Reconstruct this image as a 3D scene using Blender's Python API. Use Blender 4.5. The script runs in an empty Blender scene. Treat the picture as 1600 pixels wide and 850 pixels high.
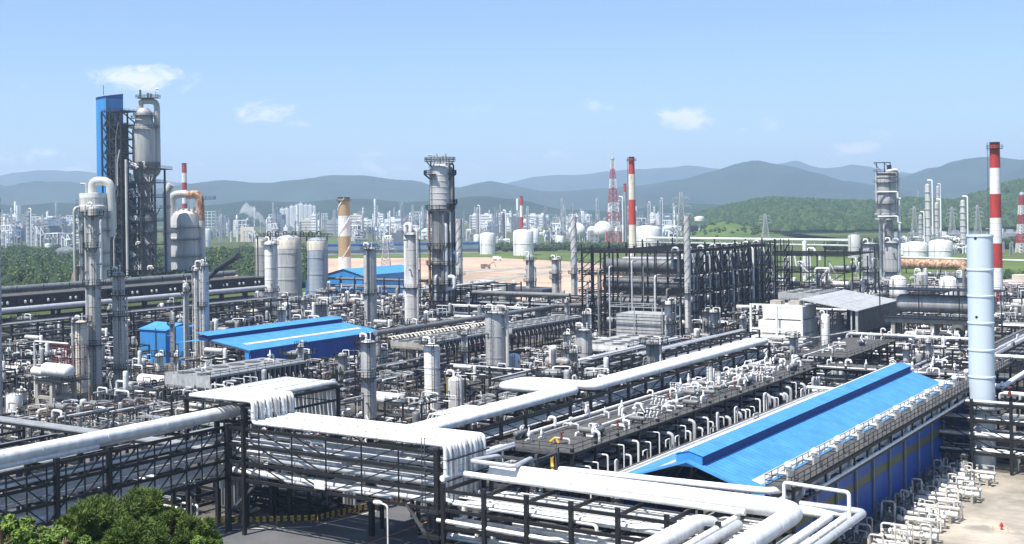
import bpy, math, random
from mathutils import Vector, Matrix
R_=random.Random(7)
PI=math.pi; rad=math.radians
SC=bpy.context.scene; C=SC.collection
# ---------------------------------------------------------------- camera, sky, sun, exposure
F=1900.0; CY=322.0; H=42.0; ROLL=rad(.8); TH=math.atan(.65)
cam=bpy.data.cameras.new('camera'); co=bpy.data.objects.new('camera',cam); C.objects.link(co); SC.camera=co
cam.sensor_width=36; cam.lens=36*F/1600; cam.shift_y=-(425-CY)/1600; cam.clip_start=1; cam.clip_end=40000
cr,sr=math.cos(ROLL),math.sin(ROLL)
M=Matrix(((cr,sr,0,0),(0,0,-1,0),(-sr,cr,0,H),(0,0,0,1))); co.matrix_world=M
AZ_SUN=(-.70,-.70); EL=rad(62)                                    # the sun stands left of and a little behind the camera
sl=bpy.data.lights.new('sun','SUN'); sl.energy=5.0; sl.angle=rad(.5); sl.color=(1,.955,.89)
so=bpy.data.objects.new('sun',sl); C.objects.link(so)
hv=Vector((AZ_SUN[0],AZ_SUN[1],0)).normalized(); sd=Vector((hv.x*math.cos(EL),hv.y*math.cos(EL),math.sin(EL)))
so.rotation_euler=sd.to_track_quat('Z','Y').to_euler()
SC.view_settings.view_transform='Standard'; SC.view_settings.look='None'; SC.view_settings.gamma=1
SC.view_settings.use_curve_mapping=False; SC.view_settings.exposure=.76
SC.cycles.volume_bounces=1; SC.cycles.max_bounces=5; SC.cycles.diffuse_bounces=3; SC.cycles.glossy_bounces=2; SC.cycles.transparent_max_bounces=6
W=bpy.data.worlds.new('World'); SC.world=W; W.use_nodes=True
def world():
    nt=W.node_tree; N=nt.nodes; L=nt.links
    bg=N['Background']; bg.inputs['Strength'].default_value=.092
    sky=N.new('ShaderNodeTexSky'); sky.sky_type='NISHITA'; sky.sun_disc=False
    sky.sun_elevation=EL; sky.sun_rotation=math.atan2(hv.x,hv.y); sky.air_density=1.0; sky.dust_density=.8; sky.ozone_density=2.2; sky.altitude=50
    tc=N.new('ShaderNodeTexCoord'); sp=N.new('ShaderNodeSeparateXYZ'); L.new(tc.outputs['Generated'],sp.inputs[0])
    def mt(op,a,b=None,c=None,clamp=False):
        n=N.new('ShaderNodeMath'); n.operation=op; n.use_clamp=clamp
        for i,v in enumerate((a,b,c)):
            if v is None: continue
            if isinstance(v,(int,float)): n.inputs[i].default_value=v
            else: L.new(v,n.inputs[i])
        return n.outputs[0]
    y=mt('MAXIMUM',sp.outputs['Y'],.05)
    a=mt('DIVIDE',sp.outputs['X'],y); b=mt('DIVIDE',sp.outputs['Z'],y)
    cmb=N.new('ShaderNodeCombineXYZ'); L.new(a,cmb.inputs[0]); L.new(mt('MULTIPLY',b,2.0),cmb.inputs[1])
    nz=N.new('ShaderNodeTexNoise'); nz.inputs['Scale'].default_value=38; nz.inputs['Detail'].default_value=12; nz.inputs['Roughness'].default_value=.7; nz.inputs['Distortion'].default_value=.5
    L.new(cmb.outputs[0],nz.inputs['Vector'])
    tot=None
    # cloud puffs: azimuth, elevation (tangents), half width, half height, weight
    for (px,py,w,h,k) in [(225,122,92,22,.95),(185,120,40,16,.5),(270,134,70,18,.5),(420,176,52,22,.8),(465,188,60,14,.5),(45,243,75,18,.62),(1072,186,50,20,1.0),(1065,195,70,18,.45),(1190,198,60,15,.5),(1340,231,45,12,.85),(1303,240,26,7,.7),(555,262,130,14,.6),(605,258,40,8,.5),(760,175,110,16,.36),(930,165,36,20,.5),(120,262,140,10,.5),(700,262,120,9,.45),(880,240,90,9,.4),(1400,212,80,10,.45),(60,130,80,10,.3),(600,240,60,8,.4),(1130,232,90,8,.45),(310,258,30,8,.5),(1260,215,60,10,.35),(830,244,60,10,.45),(1490,232,40,10,.4)]:
        w*=1.3; h*=1.35; ca=(px-800)/F; cb=(CY-py)/F; cb2=cb*cr-ca*sr; ca2=ca*cr+cb*sr
        dx=mt('MULTIPLY',mt('SUBTRACT',a,ca2),F/w); dy=mt('MULTIPLY',mt('SUBTRACT',b,cb2),F/h)
        d=mt('ADD',mt('MULTIPLY',dx,dx),mt('MULTIPLY',dy,dy))
        m=mt('MULTIPLY',mt('SUBTRACT',1.0,d,clamp=True),k)
        tot=m if tot is None else mt('MAXIMUM',tot,m)
    v=mt('SUBTRACT',mt('ADD',mt('MULTIPLY',tot,1.15),mt('MULTIPLY',nz.outputs['Fac'],3.4)),2.2)
    v=mt('MULTIPLY',mt('MULTIPLY',v,1.5,clamp=True),mt('MINIMUM',mt('MULTIPLY',tot,1.6),.85))
    tint=N.new('ShaderNodeMixRGB'); tint.blend_type='MULTIPLY'; tint.inputs[0].default_value=1; L.new(sky.outputs[0],tint.inputs[1]); tint.inputs[2].default_value=(.82,.94,1.12,1)
    mx=N.new('ShaderNodeMixRGB'); L.new(v,mx.inputs[0]); L.new(tint.outputs[0],mx.inputs[1]); mx.inputs[2].default_value=(7.6,7.6,7.9,1)
    L.new(mx.outputs[0],bg.inputs['Color'])
world()
# ---------------------------------------------------------------- place and coordinate helpers
ct,sn=math.cos(TH),math.sin(TH)
def G(x,y,z=0):                       # the point at height z seen in a direction of view
    a=(x-800)/F; b=(CY-y)/F
    dx=a*cr+b*sr; dz=-a*sr+b*cr; D=(z-H)/dz
    return dx*D,D
def P(x,y,D):
    a=(x-800)/F; b=(CY-y)/F
    return ((a*cr+b*sr)*D, D, H+(-a*sr+b*cr)*D)
def st(X,D): return X*ct-D*sn, X*sn+D*ct            # world to plant grid
def wd(s,t): return s*ct+t*sn, -s*sn+t*ct
def pix(X,Y,Z):
    a=X/Y; b=(Z-H)/Y
    return 800+F*(a*cr-b*sr), CY-F*(a*sr+b*cr)
# ---------------------------------------------------------------- materials
MATS={}
def mat(name,col,rough=.6,metal=0.,var=.2,scale=.6,streak=.15,seam=0,rust=0.,rustcol=(.22,.09,.04),rib=0,bump=0.,spec=.4,seam2=0,seamw=.035,seamd=.55):
    m=bpy.data.materials.new(name); m.use_nodes=True; nt=m.node_tree; N=nt.nodes; L=nt.links
    b=N['Principled BSDF']; b.inputs['Roughness'].default_value=rough; b.inputs['Metallic'].default_value=metal
    b.inputs['Specular IOR Level'].default_value=spec
    tc=N.new('ShaderNodeTexCoord'); oi=N.new('ShaderNodeObjectInfo')
    ad=N.new('ShaderNodeVectorMath'); ad.operation='ADD'; L.new(tc.outputs['Object'],ad.inputs[0])
    ms=N.new('ShaderNodeMath'); ms.operation='MULTIPLY'; ms.inputs[1].default_value=40; L.new(oi.outputs['Random'],ms.inputs[0]); L.new(ms.outputs[0],ad.inputs[1])
    mp=N.new('ShaderNodeMapping'); mp.inputs['Scale'].default_value=(1,1,streak); L.new(ad.outputs[0],mp.inputs[0])
    n1=N.new('ShaderNodeTexNoise'); n1.inputs['Scale'].default_value=scale; n1.inputs['Detail'].default_value=7; n1.inputs['Roughness'].default_value=.65; L.new(mp.outputs[0],n1.inputs['Vector'])
    mr=N.new('ShaderNodeMapRange'); mr.inputs[1].default_value=.3; mr.inputs[2].default_value=.68; mr.inputs[3].default_value=1-var*1.3; mr.inputs[4].default_value=1+var*.35
    L.new(n1.outputs['Fac'],mr.inputs[0]); val=mr.outputs[0]
    sp=N.new('ShaderNodeSeparateXYZ'); L.new(tc.outputs['Object'],sp.inputs[0])
    def mt(op,a,bb=None):
        n=N.new('ShaderNodeMath'); n.operation=op
        for i,v in enumerate((a,bb)):
            if v is None: continue
            if isinstance(v,(int,float)): n.inputs[i].default_value=v
            else: L.new(v,n.inputs[i])
        return n.outputs[0]
    for per,ax in ((seam,'Z'),(seam2,'Y'),(rib,'X')):
        if per:
            fr=mt('FRACT',mt('DIVIDE',sp.outputs[ax],per)); lt=mt('LESS_THAN',fr,seamw if ax!='X' else .3)
            val=mt('MULTIPLY',val,mt('SUBTRACT',1.0,mt('MULTIPLY',lt,(1-seamd) if ax!='X' else .12)))
    mul=N.new('ShaderNodeVectorMath'); mul.operation='SCALE'; mul.inputs[0].default_value=col; L.new(val,mul.inputs['Scale']); out=mul.outputs[0]
    if rust:
        n2=N.new('ShaderNodeTexNoise'); n2.inputs['Scale'].default_value=scale*1.7; n2.inputs['Detail'].default_value=8; L.new(mp.outputs[0],n2.inputs['Vector'])
        r2=N.new('ShaderNodeMapRange'); r2.inputs[1].default_value=.72-rust*.35; r2.inputs[2].default_value=.8-rust*.3; L.new(n2.outputs['Fac'],r2.inputs[0])
        mx=N.new('ShaderNodeMixRGB'); L.new(r2.outputs[0],mx.inputs[0]); L.new(out,mx.inputs[1]); mx.inputs[2].default_value=(*rustcol,1); out=mx.outputs[0]
    L.new(out,b.inputs['Base Color'])
    if bump:
        bp=N.new('ShaderNodeBump'); bp.inputs['Strength'].default_value=bump; bp.inputs['Distance'].default_value=.05; L.new(n1.outputs['Fac'],bp.inputs['Height']); L.new(bp.outputs[0],b.inputs['Normal'])
    MATS[name]=m; return m
mat('white_pipe',(.78,.78,.755),.5,0,.22,.9,.6,rust=.14,rustcol=(.42,.38,.32))
mat('white_paint',(.78,.77,.73),.5,0,.2,.6,.15,rust=.25,rustcol=(.45,.36,.26),seam=2.4)
mat('cream_paint',(.68,.63,.52),.6,0,.25,.6,.12,rust=.3,rustcol=(.36,.28,.2),seam=3)
mat('cladding',(.46,.46,.44),.5,.12,.28,.7,.08,seam=1.0,rust=.18,rustcol=(.24,.2,.17))
mat('cladding_pale',(.58,.57,.54),.5,.08,.28,.7,.08,seam=1.2,rust=.25,rustcol=(.3,.25,.2))
mat('cladding_stained',(.36,.36,.345),.55,.1,.4,.35,.06,seam=1.5,rust=.45,rustcol=(.2,.15,.12))
mat('silver_pipe',(.56,.57,.58),.42,.3,.2,1,.6,seam2=0)
mat('grey_pipe',(.21,.215,.21),.5,.15,.3,.8,.5,rust=.2)
mat('dark_pipe',(.04,.043,.047),.55,.2,.3,.8,.5)
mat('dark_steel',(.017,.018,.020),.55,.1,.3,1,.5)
mat('black_vessel',(.16,.165,.17),.5,.3,.35,.5,.2,rust=.25,rustcol=(.16,.15,.15))
mat('grey_steel',(.10,.105,.11),.55,.2,.3,1,.5,rust=.1)
mat('pale_steel',(.45,.46,.45),.55,.1,.3,1,.5,rust=.2)
mat('grating',(.10,.098,.09),.8,.1,.45,1.2,1)
mat('concrete',(.40,.37,.31),.85,0,.3,.5,.3,rust=.3,rustcol=(.2,.17,.13),bump=.3)
mat('concrete_grey',(.27,.265,.25),.85,0,.3,.5,.3,bump=.3)
mat('fan_grey',(.32,.33,.33),.6,.2,.25,.6,1)
mat('red_paint',(.45,.045,.03),.5,0,.25,.6,.2)
mat('red_dull',(.19,.055,.04),.6,0,.4,1,.4)
mat('rusty',(.55,.38,.25),.75,.1,.4,.45,.5,rust=.75,rustcol=(.24,.10,.05))
mat('rust_brown',(.30,.20,.14),.8,.1,.4,.5,.5,rust=.4)
mat('yellow_paint',(.62,.38,.05),.5,0,.15)
mat('green_paint',(.03,.25,.13),.5,0,.15)
mat('orange_line',(.65,.25,.06),.7,0,.2)
mat('line_white',(.72,.72,.70),.7,0,.3,2,1)
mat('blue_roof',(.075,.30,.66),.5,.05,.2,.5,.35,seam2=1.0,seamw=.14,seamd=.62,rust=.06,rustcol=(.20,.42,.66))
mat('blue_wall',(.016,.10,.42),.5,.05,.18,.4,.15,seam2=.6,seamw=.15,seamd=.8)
mat('blue_vent_shade',(.006,.04,.18),.6,0,.2,.6,.2)  # darker blue: the shade on the vent sides is put into the colour
mat('blue_shed',(.045,.25,.58),.5,.05,.15,.4,.15,seam2=.8,seamw=.1,seamd=.8)
mat('olive_panel',(.12,.13,.06),.5,0,.25,.6,.2)
mat('skylight',(.62,.60,.50),.5,0,.25,.8,1)
mat('light_blue_paint',(.60,.68,.74),.4,.1,.1,.3,.1)
mat('glass_dark',(.02,.025,.03),.15,0,.1)
mat('pink_wall',(.55,.42,.38),.8,0,.12)
mat('beige_wall',(.62,.57,.45),.8,0,.12)
mat('blue_grey',(.34,.385,.43),.5,.05,.3,.5,.08,seam=2,rust=.15)
mat('far_white',(.80,.81,.80),.6,0,.15,.1,.3)
mat('far_grey',(.36,.38,.40),.6,.1,.3,.1,.2)
mat('far_dark',(.16,.18,.20),.6,.1,.3,.1,.2)
mat('far_blue',(.17,.23,.32),.6,.1,.2,.1,.3)
mat('tan_paint',(.42,.29,.14),.6,0,.12)
mat('bark',(.12,.08,.05),.9,0,.3)
mat('leaf_dark',(.022,.045,.014),.75,0,.3,2,1,spec=.2)
mat('leaf_mid',(.07,.12,.028),.75,0,.3,2,1,spec=.2)
mat('leaf_light',(.14,.20,.045),.75,0,.3,2,1,spec=.2)
mat('leaf_bright',(.19,.30,.05),.75,0,.3,2,1,spec=.2)
mat('asphalt',(.105,.105,.108),.85,0,.3,.12,1,bump=.2)
mat('paving',(.40,.355,.285),.9,0,.5,.09,1,rust=.42,rustcol=(.25,.225,.185),bump=.2,seam2=6,seamw=.02,seamd=.6)
mat('yard_floor',(.12,.11,.095),.9,0,.6,.09,1,rust=.2,rustcol=(.3,.26,.2),bump=.3)
mat('wood_dark',(.035,.065,.022),.9,0,.3,.5,1,spec=.1)
mat('wood_mid',(.06,.10,.03),.9,0,.3,.5,1,spec=.1)
mat('wood_light',(.10,.15,.045),.9,0,.3,.5,1,spec=.1)
mat('hill_green',(.035,.065,.022),.95,0,.7,.012,1,spec=.1,bump=.6)
mat('hill_grass',(.09,.14,.035),.95,0,.35,.02,1,rust=.25,rustcol=(.03,.055,.018),spec=.1)
mat('mountain',(.018,.042,.018),.95,0,.5,.004,1,spec=.1)
mat('earth',(.50,.37,.27),.95,0,.35,.012,1,rust=.35,rustcol=(.38,.25,.17),spec=.1)
mat('ground_grass',(.09,.115,.035),.95,0,.4,.008,1,rust=.35,rustcol=(.15,.13,.07),spec=.1)
mat('field_grass',(.10,.145,.035),.95,0,.3,.02,1,rust=.3,rustcol=(.17,.16,.08),spec=.1)
# ---------------------------------------------------------------- mesh builder
ORG={}
class MB:
    def __init__(s,m='grey_steel'): s.v=[];s.f=[];s.mi=[];s.sm=[];s.names=[];s.m(m)
    def m(s,name):
        if name not in s.names: s.names.append(name)
        s.c=s.names.index(name); return s
    def face(s,idx,smooth=False): s.f.append(idx); s.mi.append(s.c); s.sm.append(smooth)
    def box(s,x0,x1,y0,y1,z0,z1):
        b=len(s.v)
        for z in (z0,z1):
            for (x,y) in ((x0,y0),(x1,y0),(x1,y1),(x0,y1)): s.v.append((x,y,z))
        for q in ((3,2,1,0),(4,5,6,7),(0,1,5,4),(1,2,6,5),(2,3,7,6),(3,0,4,7)): s.face(tuple(b+i for i in q))
        return s
    def prism(s,pts,z0,z1):                       # pts: outline counter-clockwise
        b=len(s.v); n=len(pts)
        for z in (z0,z1):
            for (x,y) in pts: s.v.append((x,y,z))
        s.face(tuple(b+i for i in reversed(range(n)))); s.face(tuple(b+n+i for i in range(n)))
        for i in range(n): j=(i+1)%n; s.face((b+i,b+j,b+n+j,b+n+i))
        return s
    def quad(s,*p):
        b=len(s.v); s.v.extend(p); s.face(tuple(range(b,b+len(p)))); return s
    def beam(s,p,q,w=.3,h=None):
        h=h or w; p=Vector(p); q=Vector(q); d=(q-p)
        if d.length<1e-4: return s
        d.normalize(); up=Vector((0,0,1)) if abs(d.z)<.95 else Vector((0,1,0))
        a=d.cross(up).normalized()*w/2; c=a.cross(d).normalized()*h/2; b=len(s.v)
        for o in (p,q):
            for (i,j) in ((-1,-1),(1,-1),(1,1),(-1,1)): s.v.append(tuple(o+a*i+c*j))
        for k in ((0,1,2,3),(7,6,5,4),(0,4,5,1),(1,5,6,2),(2,6,7,3),(3,7,4,0)): s.face(tuple(b+i for i in k))
        return s
    def tube(s,pts,r,seg=None,bend=None,caps=True):
        P_=[Vector(p) for p in pts]
        if seg is None: seg=6 if r<.16 else 8 if r<.35 else 12 if r<.9 else 20
        bend=bend or r*2.6; Q=[P_[0]]
        for i in range(1,len(P_)-1):
            a,b,c=P_[i-1],P_[i],P_[i+1]; d1=(a-b);d2=(c-b); l=min(bend,d1.length*.48,d2.length*.48)
            if l<1e-3 or d1.normalized().dot(d2.normalized())<-.999: Q.append(b); continue
            A=b+d1.normalized()*l; B=b+d2.normalized()*l
            for k in range(5):
                u=k/4; Q.append(A*(1-u)**2+b*2*u*(1-u)+B*u*u)
        Q.append(P_[-1]); n=len(Q); base=len(s.v); prev=None
        for i,p in enumerate(Q):
            t=(Q[min(i+1,n-1)]-Q[max(i-1,0)]).normalized()
            if prev is None:
                up=Vector((0,0,1)) if abs(t.z)<.9 else Vector((1,0,0)); a=t.cross(up).normalized()
            else: a=(prev-t*prev.dot(t)).normalized()
            prev=a; c=t.cross(a)
            for k in range(seg):
                an=2*PI*k/seg; s.v.append(tuple(p+a*(math.cos(an)*r)+c*(math.sin(an)*r)))
        for i in range(n-1):
            for k in range(seg):
                k2=(k+1)%seg; s.face((base+i*seg+k,base+i*seg+k2,base+(i+1)*seg+k2,base+(i+1)*seg+k),True)
        if caps:
            s.face(tuple(base+k for k in reversed(range(seg)))); s.face(tuple(base+(n-1)*seg+k for k in range(seg)))
        return s
    def lathe(s,prof,c=(0,0,0),axis='z',seg=24,caps=True):
        base=len(s.v); n=len(prof)
        for (r,z) in prof:
            for k in range(seg):
                a=2*PI*k/seg; x,y=r*math.cos(a),r*math.sin(a)
                if axis=='z': p=(c[0]+x,c[1]+y,c[2]+z)
                elif axis=='x': p=(c[0]+z,c[1]+x,c[2]+y)
                else: p=(c[0]+y,c[1]+z,c[2]+x)
                s.v.append(p)
        for i in range(n-1):
            for k in range(seg):
                k2=(k+1)%seg; s.face((base+i*seg+k,base+i*seg+k2,base+(i+1)*seg+k2,base+(i+1)*seg+k),True)
        if caps:
            s.face(tuple(base+k for k in reversed(range(seg)))); s.face(tuple(base+(n-1)*seg+k for k in range(seg)))
        return s
    def drum(s,p,q,r,seg=16):                      # horizontal or vertical vessel with dished heads
        p=Vector(p); q=Vector(q); L=(q-p).length; ax='z' if abs((q-p).z)>L*.7 else ('x' if abs((q-p).x)>abs((q-p).y) else 'y')
        if (ax=='x' and q.x<p.x) or (ax=='y' and q.y<p.y) or (ax=='z' and q.z<p.z): p,q=q,p
        h=r*.55; prof=[(r*math.cos(a),-h*math.sin(a)) for a in (1.45,1.1,.75,.4)]+[(r,0),(r,L*.33),(r*1.03,L*.33),(r*1.03,L*.33+.12),(r,L*.33+.12),(r,L*.7),(r*1.03,L*.7),(r*1.03,L*.7+.12),(r,L*.7+.12),(r,L)]+[(r*math.cos(a),L+h*math.sin(a)) for a in (.4,.75,1.1,1.45)]
        return s.lathe(prof,tuple(p),ax,seg)
    def rail(s,pts,h=1.1,w=.055,step=2.2,mid=True):
        for a,b in zip(pts[:-1],pts[1:]):
            a=Vector(a); b=Vector(b); L=(b-a).length
            if L<.05: continue
            n=max(1,int(L/step))
            for z in ((h,h*.5) if mid else (h,)): s.beam(a+Vector((0,0,z)),b+Vector((0,0,z)),w)
            for i in range(n+1): p=a.lerp(b,i/n); s.beam(p,p+Vector((0,0,h)),w)
        return s
    def ringdeck(s,cx,cy,z,r0,r1,a0,a1,n=10,rail=True):
        pts=[(a0+(a1-a0)*i/n) for i in range(n+1)]
        for i in range(n):
            A,B=pts[i],pts[i+1]
            o=[(cx+r*math.cos(a),cy+r*math.sin(a)) for r,a in ((r0,A),(r1,A),(r1,B),(r0,B))]
            s.prism(o,z-.12,z)
        if rail: s.rail([(cx+r1*math.cos(a),cy+r1*math.sin(a),z) for a in pts],1.1,.07,1.5)
        return s
    def ladder(s,x,y,z0,z1,dx=.45,ang=0,cage=True):
        u=Vector((math.cos(ang),math.sin(ang),0))*dx/2; n=Vector((-math.sin(ang),math.cos(ang),0)); o=Vector((x,y,0))
        for g in (-1,1): s.beam(o+u*g+Vector((0,0,z0)),o+u*g+Vector((0,0,z1)),.08)
        k=max(1,int((z1-z0)/.6))
        for i in range(k): s.beam(o-u+Vector((0,0,z0+i*.6)),o+u+Vector((0,0,z0+i*.6)),.045)
        if cage:
            for i in range(max(1,int((z1-z0)/1.6))):
                z=Vector((0,0,z0+2+i*1.6))
                if z.z>z1: break
                q=[o-u+z,o-u*1.6-n*.5+z,o-n*.85+z,o+u*1.6-n*.5+z,o+u+z]
                for a,b in zip(q[:-1],q[1:]): s.beam(a,b,.05)
        return s
    def spiral(s,cx,cy,r,z0,z1,pitch=5,w=.3,strands=1,ph=0):
        for g in range(strands):
            n=int((z1-z0)/pitch*14); pr=None
            for i in range(n+1):
                z=z0+(z1-z0)*i/n; a=ph+2*PI*(z-z0)/pitch+2*PI*g/strands; p=(cx+r*math.cos(a),cy+r*math.sin(a),z)
                if pr: s.beam(pr,p,w,w)
                pr=p
        return s
    def mesh(s,name,o=(0,0,0)):
        me=bpy.data.meshes.new(name); me.from_pydata([(x-o[0],y-o[1],z-o[2]) for (x,y,z) in s.v],[],s.f)
        for nme in s.names: me.materials.append(MATS[nme])
        me.polygons.foreach_set('material_index',s.mi); me.polygons.foreach_set('use_smooth',s.sm); me.update(); me.set_sharp_from_angle(angle=.62); return me
    def build(s,name,parent):
        if not s.f: return None
        o=bpy.data.objects.new(name,s.mesh(name,ORG[parent.name])); C.objects.link(o); o.parent=parent; ORG[o.name]=ORG[parent.name]; return o
USED={}
def props(o,label,cat,group=None):
    if label in USED and not (group and USED[label]==group): print('DUPLABEL',label)
    USED[label]=group; o['label']=label; o['category']=cat; o['kind']='thing'
    if group: o['group']=group
def thing(name,label,cat,o=(0,0,0),frame='p',group=None):   # an Empty at the base; o in plant-grid (p) or world (w) coordinates
    e=bpy.data.objects.new(name,None); C.objects.link(e); e.empty_display_size=1
    if frame=='p': X,Y=wd(o[0],o[1]); e.location=(X,Y,o[2]); e.rotation_euler=(0,0,-TH)
    else: e.location=o
    ORG[e.name]=tuple(o); props(e,label,cat,group); return e
def single(mb,name,label,cat,o=(0,0,0),frame='p',group=None):
    ob=bpy.data.objects.new(name,mb.mesh(name,o)); C.objects.link(ob)
    if frame=='p': X,Y=wd(o[0],o[1]); ob.location=(X,Y,o[2]); ob.rotation_euler=(0,0,-TH)
    else: ob.location=o
    if label: props(ob,label,cat,group)
    return ob
def setting(mb,name,kind='structure',o=(0,0,0),frame='w',label=None,cat=None,group=None):
    ob=single(mb,name,label,cat,o,frame,group); ob['kind']=kind; return ob
def dup(root,loc,rotz,label,cat=None,group=None,scale=1):
    r=root.copy(); C.objects.link(r); r.location=loc; r.rotation_euler=(0,0,rotz); r.scale=(scale,)*3 if not isinstance(scale,tuple) else scale
    props(r,label,cat or root['category'],group or root.get('group'))
    for ch in KIDS.get(root.name,[]):
        c=ch.copy(); C.objects.link(c); c.parent=r
    return r
KIDS={}
def keep(root): KIDS[root.name]=[c for c in bpy.data.objects if c.parent==root]; return root
# ---------------------------------------------------------------- landmarks used to tell look-alikes apart in labels
LM=[(147,480,'tall grey column at far left'),(188,540,'thin grey tower left of the blue box'),(126,560,'cream column at far left'),(85,580,'white drum on concrete frame'),(22,632,'small white tank at left edge'),
(262,538,'blue tower-shaped box shed'),(318,490,'bundled columns by the blue shed'),(424,440,'pale slim column before the silos'),(452,420,'big grey silo'),(497,420,'blue-grey silo'),(465,540,'low blue-roofed building'),
(370,585,'grey air cooler beside the white pipes'),(580,450,'slim grey column by blue barn'),(645,430,'grey column left of tallest tower'),(692,370,'tall platformed tower'),(577,590,'column with caged left side'),
(675,580,'white cylindrical column'),(713,600,'short stained drum'),(775,530,'fat grey column'),(803,565,'blue-grey drum'),(862,572,'small white dome drum'),(914,545,'plain grey column'),(760,515,'long air cooler bank'),
(765,465,'grey equipment building'),(898,410,'spiral stack left of black frame'),(1076,430,'spiral stack before black frame'),(1000,450,'left end of black reactor frame'),(1140,450,'right end of black reactor frame'),
(1065,545,'pale louvred unit'),(1113,585,'white twin drums on deck'),(850,595,'loop in the white pipeline'),(1050,575,'middle of the white pipeline'),(1210,525,'far end of white pipeline'),(740,640,'near end of white pipeline'),
(1255,510,'white boiler house'),(1340,500,'grey shed by the boiler'),(1292,540,'white vertical drum by boiler'),(1465,470,'long grey drum on frame'),(1385,340,'tall tower at right'),(1404,450,'white tank beside tall right tower'),
(1536,520,'pale blue banded stack'),(1558,400,'red and white right chimney'),(1200,680,'ridge of long blue roof'),(990,735,'near corner of long blue roof'),(1345,590,'far corner of long blue roof'),(1410,720,'dark blue side wall'),
(1560,640,'rack right of pale blue stack'),(850,690,'near end of valve deck'),(1010,640,'middle of valve deck'),(1230,590,'far end of valve deck'),(435,640,'white risers at left end of bridge'),(715,730,'white downpipes at right end of bridge'),
(530,680,'white pipe bridge'),(190,690,'long left white pipe'),(60,500,'long pipe rack at left edge'),(330,470,'far end of left pipe rack'),(500,470,'silo yard'),(600,440,'blue barn'),(1250,440,'dark framed unit with white loops'),(1330,430,'low pipe rack right of black frame'),(400,610,'white pipe shelf'),(620,620,'pipes between the two bridge ends'),(960,760,'front rack with big white pipes'),(1450,780,'exchanger row on the paving'),(940,500,'pipework left of black frame'),(250,620,'red-piped yard')]
def rel(dx,dy):
    if abs(dx)>abs(dy)*1.2: return 'right of' if dx>0 else 'left of'
    return 'just below' if dy>0 else 'just above'
def auto(desc,X,Y,Z=2):
    x,y=pix(X,Y,Z)
    c=sorted(LM,key=lambda l:(l[0]-x)**2+(l[1]-y)**2*2)
    for l in c[:5]:
        s='%s %s the %s'%(desc,rel(x-l[0],y-l[1]),l[2])
        if s not in USED and len(s.split())<=16: return s
    for adj in ('close up','a bit further'):
        for l in c[:6]:
            w='%s %s %s the %s'%(desc,adj,rel(x-l[0],y-l[1]),l[2])
            if w not in USED and len(w.split())<=16: return w
    for i in range(6):
        for j in range(i+1,8):
            s='%s between %s and %s'%(desc,c[i][2],c[j][2])
            if s not in USED and len(s.split())<=16: return s
    for adj in ('second','third','fourth','fifth','sixth'):
        for l in c[:3]:
            s='%s %s %s the %s'%(adj,desc,rel(x-l[0],y-l[1]),l[2])
            if s not in USED and len(s.split())<=16: return s
    return '%s near %s'%(desc,c[0][2])
exec_order=[]
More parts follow.
